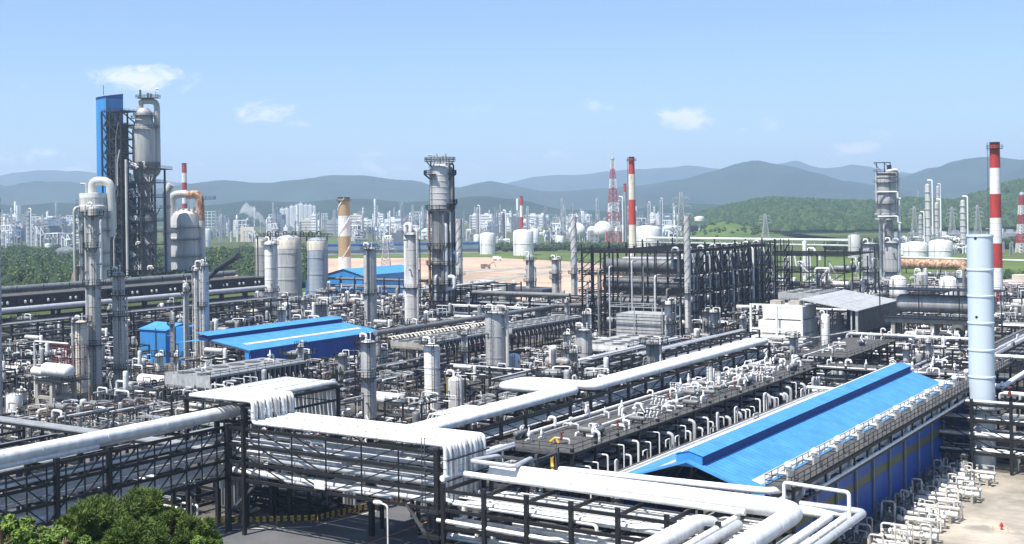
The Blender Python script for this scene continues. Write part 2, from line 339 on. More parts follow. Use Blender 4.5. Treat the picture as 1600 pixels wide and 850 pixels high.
# ================================================================= THE SETTING
def terrain():
    g=MB('ground_grass'); g.quad((-9000,-300,0),(9000,-300,0),(9000,11500,0),(-9000,11500,0)); setting(g,'ground')
    y=MB('yard_floor'); y.quad((-360,60,.012),(-28,60,.012),(40,560,.012),(-360,520,.012)); setting(y,'plant_yard',frame='p')
    y=MB('paving'); y.quad((-47,100,.02),(60,100,.02),(60,204,.02),(-47,204,.02)); setting(y,'paved_yard',frame='p')
    y=MB('asphalt')
    y.quad((-123.5,40,.024),(-88,40,.024),(-88,235,.024),(-99,235,.024),(-104.5,150,.024),(-106.5,137,.024),(-111,121.2,.024),(-123.5,111.8,.024)); setting(y,'road',frame='p')
    y=MB('asphalt'); y.quad((-260,84,.020),(-123.7,84,.020),(-123.7,108,.020),(-260,108,.020)); setting(y,'side_road',frame='p')
    k=MB('line_white')
    k.quad((-110.2,120.8,.03),(-110.0,120.8,.03),(-104.2,150,.03),(-104.4,150,.03)); k.quad((-122,110.9,.03),(-122,110.6,.03),(-110.2,119.8,.03),(-110.2,120.1,.03)); k.box(-89.1,-88.9,40,233,.028,.032)
    for t in range(108,230,5): k.box(-94.5,-94.3,t,t+2.6,.028,.032)
    k.box(-111,-104,99.5,99.8,.028,.032); k.box(-105.2,-103.8,108,108.6,.028,.032); k.box(-102.8,-100.6,108,108.6,.028,.032); k.box(-122,-104.6,104.3,104.5,.03,.034)
    setting(k,'road_markings',frame='p')
    k=MB('orange_line'); k.box(-98.6,-98.4,40,233,.028,.032); setting(k,'road_centre_line',frame='p')
    k=MB('concrete_grey'); k.box(-28.6,-28,100,204,.02,.17); setting(k,'kerb',frame='p')
    r=MB('asphalt'); r.quad((-27.9,100,.03),(0,100,.03),(0,204,.03),(-27.9,204,.03)); setting(r,'right_road',frame='p')
    # the open fields beyond the plant
    def region(pts,m,name,z): 
        b=MB(m); b.quad(*[(*G(x,y),z) for (x,y) in pts]); setting(b,name)
    region([(500,468),(1010,470),(985,428),(960,412),(760,402),(500,404)],'earth','bare_earth_field',.03)
    region([(1010,470),(1100,470),(1600,440),(1600,398),(985,396),(960,413),(990,432)],'field_grass','grass_field',.05)
    region([(440,404),(500,403.6),(760,401.6),(960,411.6),(985,396),(740,393),(440,397)],'field_grass','grass_strip',.045)
    b=MB('paving'); b.quad(*[(*G(x,y),.08) for (x,y) in [(690,424),(940,411),(960,411.8),(940,413.5),(700,430)]]); setting(b,'dirt_track')
    b=MB('paving'); b.quad(*[(*G(x,y),.08) for (x,y) in [(640,448),(830,425),(900,421),(940,421),(930,423),(840,430),(660,458)]]); setting(b,'haul_road')
    # near hillside, bottom left
    import mathutils
    h=MB('hill_grass'); n=40
    def hz(X,Y):
        d=max(0,(Y-44)/30); base=30.0-.14*max(0,X+24)-.02*abs(X+24)
        return base-22*d*d*.6-2*max(0,d)+.5*mathutils.noise.noise(Vector((X*.2,Y*.2,0)))
    HZ[0]=hz
    b0=len(h.v)
    for i in range(n+1):
        for j in range(n+1):
            X=-60+i*2.0; Y=10+j*2.2; h.v.append((X,Y,max(hz(X,Y)-max(0,(X+8))*.9,.0)))
    for i in range(n):
        for j in range(n): a=b0+i*(n+1)+j; h.face((a,a+n+1,a+n+2,a+1),True)
    setting(h,'hillside')
HZ=[None]
def ridge(name,pts,D,depth,m,foot=0,seed=0,nx=340,ny=46,rough=.24):
    import mathutils
    h=MB(m); xs=[p[0] for p in pts]
    def prof(x):
        for (a,ya),(b,yb) in zip(pts[:-1],pts[1:]):
            if a<=x<=b:
                u=(x-a)/(b-a); u=.6*u+.4*u*u*(3-2*u); return ya+(yb-ya)*u
        return pts[-1][1] if x>pts[-1][0] else pts[0][1]
    for i in range(nx+1):
        px=xs[0]+(xs[-1]-xs[0])*i/nx
        X0,_,z0=P(px,prof(px),D); ux=X0/D
        for j in range(ny+1):
            v=j/ny; Y=D-depth+2*depth*v; e=1-abs(v-.5)*2
            e2=e*e*(3-2*e)
            X=ux*D+0*v
            n1=mathutils.noise.fractal(Vector((X*.0022*6000/D+seed,Y*.0022*6000/D,seed)),1.0,2.0,6)
            n2=1-2*abs(mathutils.noise.fractal(Vector((X*.0016*6000/D+seed*3,Y*.0011*6000/D,seed+5)),1.0,2.0,5))
            z=foot+max(0,(z0-foot))*(e2+rough*(n1*.7+n2*.9-.45)*(1-e2*.8)*(e>0)*min(1,e*4)*1.7)
            h.v.append((X,Y,max(z,-2)))
    for i in range(nx):
        for j in range(ny): a=i*(ny+1)+j; h.face((a,a+ny+1,a+ny+2,a+1),True)
    setting(h,name)
def hills():
    ridge('far_mountains',[(-400,285),(-100,275),(0,273),(60,267),(130,270),(200,276),(300,288),(500,300),(700,303),(780,290),(840,277),(920,270),(960,266),(1040,262),(1075,260),(1110,266),(1160,275),(1215,258),(1245,252),(1290,264),(1330,260),(1380,268),(1430,272),(1520,280),(1650,290),(2000,300)],9500,1500,'mountain',seed=3)
    ridge('mountains',[(-500,300),(-60,278),(0,292),(40,287),(85,282),(140,290),(220,296),(300,284),(350,282),(420,281),(470,276),(520,271),(560,276),(600,279),(640,281),(680,292),(720,293),(745,287),(765,284),(800,290),(860,297),(940,295),(1000,291),(1050,283),(1100,269),(1150,255),(1175,251),(1210,258),(1260,272),(1310,284),(1370,291),(1420,275),(1480,256),(1530,243),(1560,247),(1600,260),(1800,250),(2100,290)],6200,1300,'mountain',seed=9)
    ridge('wooded_hills',[(-500,325),(-60,318),(20,322),(100,318),(200,328),(270,330),(330,322),(400,314),(480,318),(560,310),(640,316),(700,312),(760,308),(800,311),(870,325),(960,330),(1080,318),(1160,322),(1300,325),(1500,328),(2100,330)],3900,900,'mountain',seed=14,rough=.3)
    ridge('green_hill',[(1020,385),(1045,368),(1075,350),(1110,336),(1150,327),(1200,318),(1240,319),(1290,321),(1340,323),(1400,318),(1450,320),(1500,322),(1550,308),(1600,290),(1700,280),(1900,300)],2300,700,'hill_green',seed=21,nx=220,ny=50,rough=.16)
    ridge('grassy_slope',[(1060,386),(1080,370),(1110,352),(1130,346),(1165,352),(1200,362),(1240,374),(1280,382)],1500,130,'hill_grass',seed=5,nx=80,ny=20,rough=.06)
# ================================================================= VEGETATION
def leaves(mb,c,r,n,size,rng,mats,flat=.8,needle=False):
    for _ in range(n):
        while True:
            d=Vector((rng.uniform(-1,1),rng.uniform(-1,1),rng.uniform(-1,1)))
            if .05<d.length<1: break
        d=d.normalized()*(d.length**(.8 if needle else .5))
        p=Vector((c[0]+d.x*r,c[1]+d.y*r,c[2]+d.z*r*flat)); mb.m(rng.choice(mats))
        if needle:
            dr=(d*.8+Vector((rng.gauss(0,.45),rng.gauss(0,.45),rng.gauss(.35,.4)))).normalized(); w=dr.orthogonal().normalized(); w=Matrix.Rotation(rng.uniform(0,6.28),3,dr)@w; L=size*rng.uniform(.8,2.1); w=w*size*.17
            k=len(mb.v); mb.v.extend((tuple(p-w),tuple(p+w),tuple(p+dr*L+w*.3),tuple(p+dr*L-w*.3))); mb.face((k,k+1,k+2,k+3)); continue
        nrm=(d+Vector((rng.gauss(0,.5),rng.gauss(0,.5),rng.gauss(0,.5)+.3))).normalized()
        a=nrm.orthogonal().normalized(); a=Matrix.Rotation(rng.uniform(0,6.28),3,nrm)@a; b=nrm.cross(a); s=size*rng.uniform(.6,1.3)
        q=[p-a*s*.5,p+b*s*.32,p+a*s*.5,p-b*s*.32]
        k=len(mb.v); mb.v.extend(tuple(v) for v in q); mb.face((k,k+1,k+2,k+3))
def tree(name,label,cat,x,y,z,h,r,clumps,n,size,mats,seed,group=None,crown0=.25):
    rng=random.Random(seed); t=thing(name,label,cat,(x,y,z),'w',group)
    tr=MB('bark'); cr_=MB(mats[0]); lean=(rng.uniform(-.1,.1)*h,rng.uniform(-.1,.1)*h)
    tr.tube([(x,y,z-.3),(x+lean[0]*.4,y+lean[1]*.4,z+h*.4),(x+lean[0],y+lean[1],z+h*.85)],.03*h+.05,7)
    for i in range(clumps):
        a=rng.uniform(0,6.28); f=crown0+(1-crown0)*((i+.6)/clumps); rr=r*math.sqrt(max(.08,1-(abs(f-.5)*1.7)**2))*rng.uniform(.3,.85)
        c=(x+lean[0]*f+math.cos(a)*rr,y+lean[1]*f+math.sin(a)*rr,z+h*f)
        tr.tube([(x+lean[0]*f*.8,y+lean[1]*f*.8,z+h*f*.75),c],.012*h+.02,5)
        leaves(cr_,c,r*rng.uniform(.12,.24),n,size,rng,mats,needle=(cat=='tree'))
    tr.build('trunk',t); cr_.build('crown',t); return t
def near_green():
    rng_=random.Random(1)
    def place(px,py,D): X,Y,Z=P(px,py,D); return X,Y,Z
    for i,(px,ptop,D,h,r,cl,lab) in enumerate([(168,778,60,4.4,2.0,30,'broad bushy pine at bottom left, leftmost of the two largest'),(222,776,62,4.4,1.9,30,'tall bushy pine at bottom left with the highest tip'),
        (128,800,58,3.0,1.3,16,'small pine at the left edge of the bottom left clump'),(258,800,60,3.4,1.5,20,'low rounded pine right of the two tall pines'),(296,815,60,3.2,1.3,18,'low pine at the right end of the bottom clump'),
        (200,812,54,3.2,1.7,22,'dark low pine at the front of the bottom clump')]):
        X,Y,Z=place(px,ptop,D); tree('pine_tree',lab,'tree',X,Y,Z-h-.2,h*rng_.uniform(.95,1.1),r*1.02,cl*3,330,.13,[['leaf_mid','leaf_light','leaf_light'],['leaf_mid','leaf_light']][i%2],100+i,'pines in the foreground',.1)
    for i,(px,ptop,D,h,r,lab) in enumerate([(22,800,50,2.6,1.5,'bright leafy shrub at the bottom left corner'),(70,822,48,2.0,1.3,'bright leafy shrub between the corner shrub and pines'),(100,836,47,1.6,1.1,'low bright shrub at the foot of the pines'),(4,815,44,2.2,1.4,'half cropped shrub on the left edge'),(320,838,56,2.2,1.2,'small dark shrub at the right of the pine clump'),(48,812,54,2.0,1.1,'rounded shrub behind the bright corner shrubs')]):
        X,Y,Z=place(px,ptop,D); tree('leafy_shrub',lab,'shrub',X,Y,Z-h,h,r,16,420,.16,['leaf_light','leaf_bright','leaf_mid'],200+i,'shrubs in the foreground',.1)
    g=MB('leaf_light'); rng=random.Random(5)
    for _ in range(60000):
        X=rng.uniform(-34,4); Y=rng.uniform(36,66); Z=max(HZ[0](X,Y)-max(0,(X+8))*.9,0); s=rng.uniform(.06,.19)
        a=rng.uniform(0,6.28); dx,dy=math.cos(a)*s*.35,math.sin(a)*s*.35; lx,ly=rng.gauss(0,.12),rng.gauss(0,.12)
        g.m(rng.choice(['leaf_light','leaf_bright','leaf_mid','leaf_light'])); g.quad((X-dx,Y-dy,Z-.05),(X+dx,Y+dy,Z-.05),(X+lx+dx*.3,Y+ly+dy*.3,Z+s*1.4),(X+lx-dx*.3,Y+ly-dy*.3,Z+s*1.3))
    setting(g,'grass','stuff',label='long green grass on the near hillside',cat='grass')
def wood(name,label,pts,n,hr,seed,mats=('leaf_dark','leaf_mid','leaf_light'),q=38,ls=1.5):
    rng=random.Random(seed); b=MB(mats[0])
    for _ in range(n):
        u=rng.random(); v=rng.random()                           # pts: far-left, far-right, near-right, near-left in world xy
        A=Vector(pts[0]).lerp(Vector(pts[1]),u); B=Vector(pts[3]).lerp(Vector(pts[2]),u); p=A.lerp(B,v); h=rng.uniform(*hr); r=h*rng.uniform(.38,.6)
        b.m('leaf_dark'); prof=[(r*.35,-h*.1),(r*.8,h*.25),(r*.78,h*.5),(r*.45,h*.75),(.1,h*.86)]
        b.lathe([(a*rng.uniform(.85,1.1),z) for a,z in prof],(p.x,p.y,0),'z',7,False)
        for k in range(3): 
            an=rng.uniform(0,6.28); leaves(b,(p.x+math.cos(an)*r*.45,p.y+math.sin(an)*r*.45,h*rng.uniform(.5,.85)),r*.62,q//3,ls,rng,mats)
    setting(b,name,'stuff',label=label,cat='woodland')
def hillwood(name,label,obj,cond,n,hr,seed):
    bpy.context.view_layer.update(); ob=bpy.data.objects[obj]; vs=[v.co for v in ob.data.vertices if cond(v.co)]; rng=random.Random(seed); b=MB('leaf_dark')
    for _ in range(n):
        p=rng.choice(vs); h=rng.uniform(*hr); r=h*.6; x=p.x+rng.uniform(-14,14); y=p.y+rng.uniform(-14,14)
        ok,loc,nr,_i=ob.ray_cast(Vector((x,y,2000)),Vector((0,0,-1)))
        if not ok: continue
        z=loc.z-1
        b.m(rng.choice(['wood_dark','wood_mid','wood_dark'])); b.lathe([(r*.6,0),(r*rng.uniform(.9,1.1),h*.35),(r*.7,h*.7),(.1,h)],(x,y,z),'z',6,False)
        leaves(b,(x,y,z+h*.6),r*.9,9,3.5,rng,['wood_dark','wood_mid','wood_light'])
    setting(b,name,'stuff',label=label,cat='woodland')
def woods():
    q=lambda l:[G(x,y) for x,y in l]
    wood('woodland','dense green woodland behind the left pipe rack',q([(-30,398),(480,402),(480,452),(-30,470)]),1500,(7,13),31,q=60,ls=1.3)
    wood('tree_belt','dark tree belt in front of the white tanks across the field',q([(735,387),(1100,386),(1110,390),(735,394)]),520,(4,7),32,q=30)
    wood('tree_belt','tree belt along the far edge of the right field',q([(1290,386),(1660,382),(1660,391),(1290,393)]),260,(6,11),33,q=30)
    wood('tree_belt','tree belt at the near end of the right field by the pink building',q([(1575,440),(1660,432),(1660,462),(1575,466)]),60,(4,8),34,q=60,ls=.9)
    hillwood('hill_woods','dark trees covering the green hill at right','green_hill',lambda c:c.z>.6 and c.y<2380,12000,(8,15),41)
    hillwood('slope_trees','scattered trees along the grassy slope','grassy_slope',lambda c:c.z>3 and c.x>205 and c.y<1520 and c.x<300,45,(3,6),42)
# ================================================================= COLUMNS, STACKS, TANKS
def column(px,yb,yt,w,m,label,name='distillation_column',cat='column',z0=0,seed=1,plats=None,pipes=2,skirt='concrete',sk=.1,toppipe=True,ladder=True,wtop=None,wsplit=.5,bend=None,seams=True,group=None,pm='cladding_pale'):
    rng=random.Random(seed); X,D=G(px,yb,z0); k=D/F; r=w*k/2; h=(yb-yt)*k; s,t=st(X,D); o=(s,t,z0)
    e=thing(name,label,cat,o,group=group); ztop=z0+h; rt=(wtop*k/2) if wtop else r; zs=z0+h*sk
    b=MB(m); prof=[(r,zs)]
    if wtop: prof+=[(r,z0+h*wsplit-.5),(rt,z0+h*wsplit+.5)]
    hb=ztop-rt*.5
    prof+=[(rt,hb)]+[(rt*math.cos(a),hb+rt*.5*math.sin(a)) for a in (.35,.7,1.05,1.35)]+[(.15,ztop)]
    P2=[]                                                     # shell stiffener rings
    for (a,b2) in zip(prof[:-1],prof[1:]):
        P2.append(a)
        if a[0]==b2[0] and b2[1]-a[1]>4 and seams:
            n=int((b2[1]-a[1])/rng.uniform(4,7))
            for i in range(1,n+1):
                z=a[1]+(b2[1]-a[1])*i/(n+1); P2+=[(a[0],z),(a[0]+.07,z),(a[0]+.07,z+.18),(a[0],z+.18)]
    P2.append(prof[-1]); b.lathe(P2,(s,t,0),'z',24); b.build('shell',e)
    if sk>0:
        b=MB(skirt); b.lathe([(r*1.12,z0),(r*1.03,zs-.6),(r*1.08,zs-.5),(r*1.08,zs-.02)],(s,t,0),'z',24); b.build('skirt',e)
    if plats is None: plats=[.25,.5,.75,.97]
    la=-PI/2+rng.uniform(-.3,.5)
    for i,f in enumerate(plats):
        z=z0+h*f; rr=rt if f>wsplit else r; b=MB('dark_steel'); a0=la-rng.uniform(1.2,2.2) if f<.93 else 0; a1=la+rng.uniform(1.2,2.2) if f<.93 else 2*PI
        b.ringdeck(s,t,z,rr*.98,rr+max(.9,1.0),a0,a1,rail=False); 
        for q in range(4): a=a0+(a1-a0)*(q+.5)/4; b.beam((s+math.cos(a)*rr,t+math.sin(a)*rr,z-1),(s+math.cos(a)*(rr+.9),t+math.sin(a)*(rr+.9),z-.15),.1)
        pf=b.build('platform',e); b=MB('dark_steel'); b.rail([(s+math.cos(a0+(a1-a0)*q/10)*(rr+1),t+math.sin(a0+(a1-a0)*q/10)*(rr+1),z) for q in range(11)],1.1,.07,1.5); b.build('railing',pf)
    if ladder:
        b=MB('grey_steel'); a=la+.5; b.ladder(s+math.cos(a)*(r+.35),t+math.sin(a)*(r+.35),z0+.5,ztop,ang=a+PI/2); b.build('ladder',e)
    angs=[-.35,-1.9,-2.7,.4,-1.2,2.9]; rng.shuffle(angs)
    for i in range(pipes):
        a=angs[i%6]+rng.uniform(-.2,.2); pr=r*rng.uniform(.09,.2); d=r+pr+.25; b=MB(rng.choice([pm,'silver_pipe','grey_pipe'])); zt=z0+h*rng.uniform(.6,1.0) if i else ztop+pr*2
        x,y=s+math.cos(a)*d,t+math.sin(a)*d
        pts=[(x+math.cos(a)*1.5,y+math.sin(a)*1.5,z0+1.2),(x,y,z0+1.2),(x,y,zt)]
        pts.append((s,t,zt) if i else (s+math.cos(a)*r*.2,t+math.sin(a)*r*.2,zt))
        if i==0: pts.append((s+math.cos(a)*r*.2,t+math.sin(a)*r*.2,ztop-.3))
        b.tube(pts,pr); n=int((zt-z0)/6)
        for q in range(1,n): b.beam((x,y,z0+q*6),(s+math.cos(a)*r,t+math.sin(a)*r,z0+q*6),.15)
        b.build('riser_pipe',e)
    if toppipe:
        b=MB('white_pipe'); q=min(rt*.16,.28)
        b.tube([(s-rt*.3,t,ztop-.2),(s-rt*.3,t,ztop+q*4),(s-rt*.3-q*6,t,ztop+q*4),(s-rt*.3-q*6,t,ztop+q*1.5)],q)
        b.tube([(s+rt*.4,t,ztop-.3),(s+rt*.4,t,ztop+1.3)],q*.5); b.lathe([(q*.9,0),(q*.9,.2)],(s+rt*.4,t,ztop+1.2),'z',8); b.build('top_nozzle',e)
    for i in range(int(h/5)):
        pass
    b=MB('grey_pipe')
    for i in range(max(2,int(h/4))):
        a=rng.uniform(-2.8,.2); z=z0+h*rng.uniform(sk+.05,.92); L=rng.uniform(.4,.9); x,y=s+math.cos(a)*r,t+math.sin(a)*r
        b.tube([(s+math.cos(a)*r*.9,t+math.sin(a)*r*.9,z),(x+math.cos(a)*L,y+math.sin(a)*L,z)],max(.12,r*.1)); b.tube([(x+math.cos(a)*L*.8,y+math.sin(a)*L*.8,z),(x+math.cos(a)*L,y+math.sin(a)*L,z)],max(.18,r*.15))
    b.build('nozzles',e)
    return e,(s,t,r,ztop)
def spiral_stack(px,yb,yt,w,label,m='cladding_pale',z0=0,full=.45,group='helical straked stacks'):
    X,D=G(px,yb,z0); k=D/F; r=w*k/2; h=(yb-yt)*k; s,t=st(X,D); e=thing('straked_stack',label,'chimney',(s,t,z0),group=group)
    b=MB(m); pr=[(r*1.15,z0),(r,z0+2)]
    for i in range(1,int(h/6)): z=z0+i*6; pr+=[(r,z),(r*1.08,z),(r*1.08,z+.25),(r,z+.25)]
    pr+=[(r,z0+h),(r*.8,z0+h)]; b.lathe(pr,(s,t,0),'z',18); b.build('flue',e)
    
    for q in range(3): b=MB('grey_steel'); b.spiral(s,t,r*1.04,z0+h*(1-full),z0+h-.3,r*9,r*.10,1,ph=q*2.0944); b.build('strake',e)
    b=MB('dark_steel'); b.ladder(s+r*.8,t-r*.9,z0+1,z0+h*.5); b.ringdeck(s,t,z0+h*.42,r,r+1,-3.3,.5); b.build('platform',e)
    return e
def banded_chimney(px,yb,yt,w,label,bands,D=None,name='chimney',top='dark_steel',helix=False,z0=0,wt=None,seg=28,group=None,plat=True):
    if D is None: X,D=G(px,yb,z0)
    X=P(px,(yb+yt)/2,D)[0]; k=D/F; r=w*k/2; rt=(wt or w)*k/2; zt=P(px,yt,D)[2]; s,t=st(X,D); e=thing(name,label,'chimney',(s,t,z0),group=group)
    for (ya,yb2,m) in bands:                                # from the top down, in rows of the picture turned into heights
        z1=P(px,ya,D)[2]; z2=max(z0,P(px,yb2,D)[2]); f1=(z1-z0)/(zt-z0); f2=(z2-z0)/(zt-z0)
        b=MB(m); ra=r+(rt-r)*f1; rb=r+(rt-r)*f2; b.lathe([(rb,z2),(rb*1.0,z2+.02),(ra,z1-.05)],(s,t,0),'z',seg,False); b.build('band',e)
    b=MB(top); b.lathe([(rt*1.02,zt-.9),(rt*1.02,zt),(rt*.8,zt),(rt*.75,zt-2)],(s,t,0),'z',seg,False)
    b.build('rim',e)
    if plat:
        b=MB('dark_steel'); b.ringdeck(s,t,zt-2.2,rt,rt+1.1,0,2*PI,16); b.build('platform',e)
        b=MB('grey_steel'); b.ladder(s-r-.2,t,z0+1,zt,ang=PI/2); b.build('ladder',e)
    if helix: b=MB('white_paint'); b.spiral(s,t,(r+rt)/2+.1,z0+4,zt-.5,(zt-z0)*.75,.55,2,ph=1); b.build('spiral_stair',e)
    return e
def tank(px,yb,yt,w,m,label,name='storage_tank',z0=0,dome=.25,D=None,frame='p',group=None,parts=True,ringn=3):
    if D is None: X,D=G(px,yb,z0)
    else: X=P(px,yb,D)[0]
    k=D/F; r=w*k/2; h=(yb-yt)*k; s,t=st(X,D); e=thing(name,label,'tank',(s,t,z0),group=group)
    b=MB(m); hb=h-r*dome*2; pr=[(r,z0)]
    for i in range(1,ringn+1): z=z0+hb*i/(ringn+1); pr+=[(r,z),(r*1.03,z),(r*1.03,z+.02*h),(r,z+.02*h)]
    pr+=[(r,z0+hb)]+[(r*math.cos(a),z0+hb+r*dome*2*math.sin(a)) for a in (.3,.6,.9,1.2,1.45)]+[(.05,z0+h)]
    b.lathe(pr,(s,t,0),'z',28); b.build('shell',e)
    if name=='silo': b=MB('cream_paint'); b.lathe([(r*1.012,0),(r*1.012,h*.12),(r*.99,h*.13)],(s,t,z0+hb-h*.12),'z',28,False); b.build('stained_crown',e)
    if parts:
        b=MB('grey_steel'); b.ladder(s-r*.3,t-r*1.02,z0,z0+hb+.5,ang=0,cage=False); b.rail([(s+math.cos(a)*r*.97,t+math.sin(a)*r*.97,z0+hb) for a in [i*PI/8 for i in range(17)]],1,.07,2); b.build('railing',e)
        b=MB('grey_pipe'); b.tube([(s,t,z0+h-.2),(s,t,z0+h+1),(s+r*.7,t-r*.3,z0+h+1)],max(.12,r*.08)); b.build('vent_pipe',e)
    return e
def lattice(mb,x,y,z0,z1,w0,w1,n,bw=.25,colors=None):
    for i in range(n):
        a=i/n; c=(i+1)/n; za,zc=z0+(z1-z0)*a,z0+(z1-z0)*c; ra=(w0+(w1-w0)*a)/2; rc=(w0+(w1-w0)*c)/2
        if colors: mb.m(colors[int(a*len(colors))])
        A=[(x+i2*ra,y+j*ra,za) for i2,j in ((-1,-1),(1,-1),(1,1),(-1,1))]; B=[(x+i2*rc,y+j*rc,zc) for i2,j in ((-1,-1),(1,-1),(1,1),(-1,1))]
        for q in range(4):
            q2=(q+1)%4; mb.beam(A[q],B[q],bw); mb.beam(A[q],B[q2],bw*.6); mb.beam(A[q2],B[q],bw*.6); mb.beam(B[q],B[q2],bw*.6)
def pylon(px,yb,yt,D,label,w=9,m='pale_steel'):
    X,Y,z0=P(px,yb,D); z1=P(px,yt,D)[2]; z0=max(z0,0) if D>1400 else 0; e=thing('power_pylon',label,'pylon',(X,Y,z0),'w',group='power pylons across the fields')
    b=MB(m); lattice(b,X,Y,z0,z1,w,1.6,9,.35); b.build('lattice_tower',e)
    for i,f in enumerate((.68,.8,.92)):
        b=MB(m); z=z0+(z1-z0)*f; L=w*(.95-.13*i)
        for sgn in (-1,1): b.beam((X,Y,z+.8),(X+sgn*L,Y,z),.35); b.beam((X,Y,z-.8),(X+sgn*L,Y,z),.35); b.beam((X+sgn*L,Y,z),(X+sgn*L,Y,z-2.2),.3)
        b.build('cross_arm',e)
# ================================================================= PIPE RACKS
PIPEM=['white_pipe','white_pipe','silver_pipe','grey_pipe','grey_pipe','dark_pipe','silver_pipe']
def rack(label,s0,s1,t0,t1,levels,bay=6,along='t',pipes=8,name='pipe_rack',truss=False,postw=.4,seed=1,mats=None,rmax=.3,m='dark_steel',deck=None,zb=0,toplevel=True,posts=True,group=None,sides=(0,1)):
    rng=random.Random(seed); e=thing(name,label,'pipe rack',((s0+s1)/2,(t0+t1)/2,zb),group=group); mats=mats or PIPEM
    def Q(a,c,z): return (c,a,z) if along=='t' else (a,c,z)          # a runs along the rack, c across it
    a0,a1,c0,c1=(t0,t1,s0,s1) if along=='t' else (s0,s1,t0,t1)
    n=max(1,round((a1-a0)/bay)); zt=levels[0]+.6
    if posts:
        for i in range(n+1):
            a=a0+(a1-a0)*i/n
            for j,c in enumerate((c0,c1)):
                b=MB(m); b.beam(Q(a,c,zb),Q(a,c,zt),postw); 
                if rng.random()<.35: b.beam(Q(a,c,zb+.3),Q(a,(c0+c1)/2,levels[-1]-.3),.2)
                b.build('post',e)
    fr=MB(m)
    for z in levels:
        for i in range(n+1):
            a=a0+(a1-a0)*i/n; fr.beam(Q(a,c0,z-.25),Q(a,c1,z-.25),.25,.4)
        for c in (c0,c1): fr.beam(Q(a0,c,z-.2),Q(a1,c,z-.2),.22,.38)
    fr.build('beams',e)
    if truss:
        for j in sides:
            c=(c0,c1)[j]; b=MB(m); zs=list(levels); k=n*truss
            for (za,zc) in zip(zs[:-1],zs[1:]):
                for i in range(k):
                    A=a0+(a1-a0)*i/k; B=a0+(a1-a0)*(i+1)/k; b.beam(Q(A,c,za-.2),Q(A,c,zc-.2),.14)
                    if i<k/2: b.beam(Q(A,c,za-.2),Q(B,c,zc-.2),.14)
                    else: b.beam(Q(A,c,zc-.2),Q(B,c,za-.2),.14)
            b.build('truss_bracing',e)
    pn=pipes if isinstance(pipes,(list,tuple)) else [pipes]*len(levels)
    for z,k in zip(levels,pn):
        c=c0+.35
        for i in range(k):
            r=rng.uniform(.09,rmax)*(1 if rng.random()<.75 else .6); c+=r+.05
            if c+r>c1-.2: break
            A=a0-rng.choice([0,0,.8]); B=a1+rng.choice([0,0,.8])
            if rng.random()<.25: A=a0+(a1-a0)*rng.uniform(.1,.5)
            if rng.random()<.25: B=a0+(a1-a0)*rng.uniform(.5,.9)
            b=MB(rng.choice(mats)); zz=z+r
            pts=[Q(A,c,zz)]
            if rng.random()<.3 and B-A>14:
                u=rng.uniform(A+4,B-6); pts+=[Q(u,c,zz),Q(u,c,zz+.9),Q(u+2.2,c,zz+.9),Q(u+2.2,c,zz)]
            pts+=[Q(B,c,zz)]
            if rng.random()<.3: pts+=[Q(B,c,z-rng.uniform(1,3))]
            b.tube(pts,r); b.build('pipe',e); c+=r+rng.uniform(.05,.35)
    if deck:
        b=MB('grating'); z=deck; b.box(*( (c0-.6,c1+.6,a0-.6,a1+.6) if along=='t' else (a0-.6,a1+.6,c0-.6,c1+.6)),z-.1,z); b.build('deck',e)
        b=MB('dark_steel'); x0,x1,y0,y1=(c0-.5,c1+.5,a0-.5,a1+.5) if along=='t' else (a0-.5,a1+.5,c0-.5,c1+.5)
        b.rail([(x0,y0,z),(x1,y0,z),(x1,y1,z),(x0,y1,z),(x0,y0,z)],1.1,.06,2.5); b.build('railing',e)
    return e
def pipeline(pts,r,m,label,name='pipeline',cat='pipe',group=None,joints=6,sup=0,bend=None):
    e=thing(name,label,cat,tuple(pts[0]),group=group); b=MB(m); b.tube(pts,r,bend=bend)
    for A,B in zip(pts[:-1],pts[1:]):
        A=Vector(A);B=Vector(B);L=(B-A).length
        for i in range(1,int(L/joints)):
            p=A.lerp(B,i*joints/L); d=(B-A).normalized()*.06; b.tube([p-d,p+d],r+.035,20 if r>.9 else 12 if r>.3 else 8)
    b.build('pipe_run',e)
    if sup:
        for A,B in zip(pts[:-1],pts[1:]):
            A=Vector(A);B=Vector(B);L=(B-A).length
            if abs(A.z-B.z)>1: continue
            for i in range(1,int(L/joints)): p=A.lerp(B,i*joints/L); b=MB('dark_steel'); b.beam(p-Vector((0,0,r)),p-Vector((0,0,r+sup)),.25); b.build('support',e)
    return e
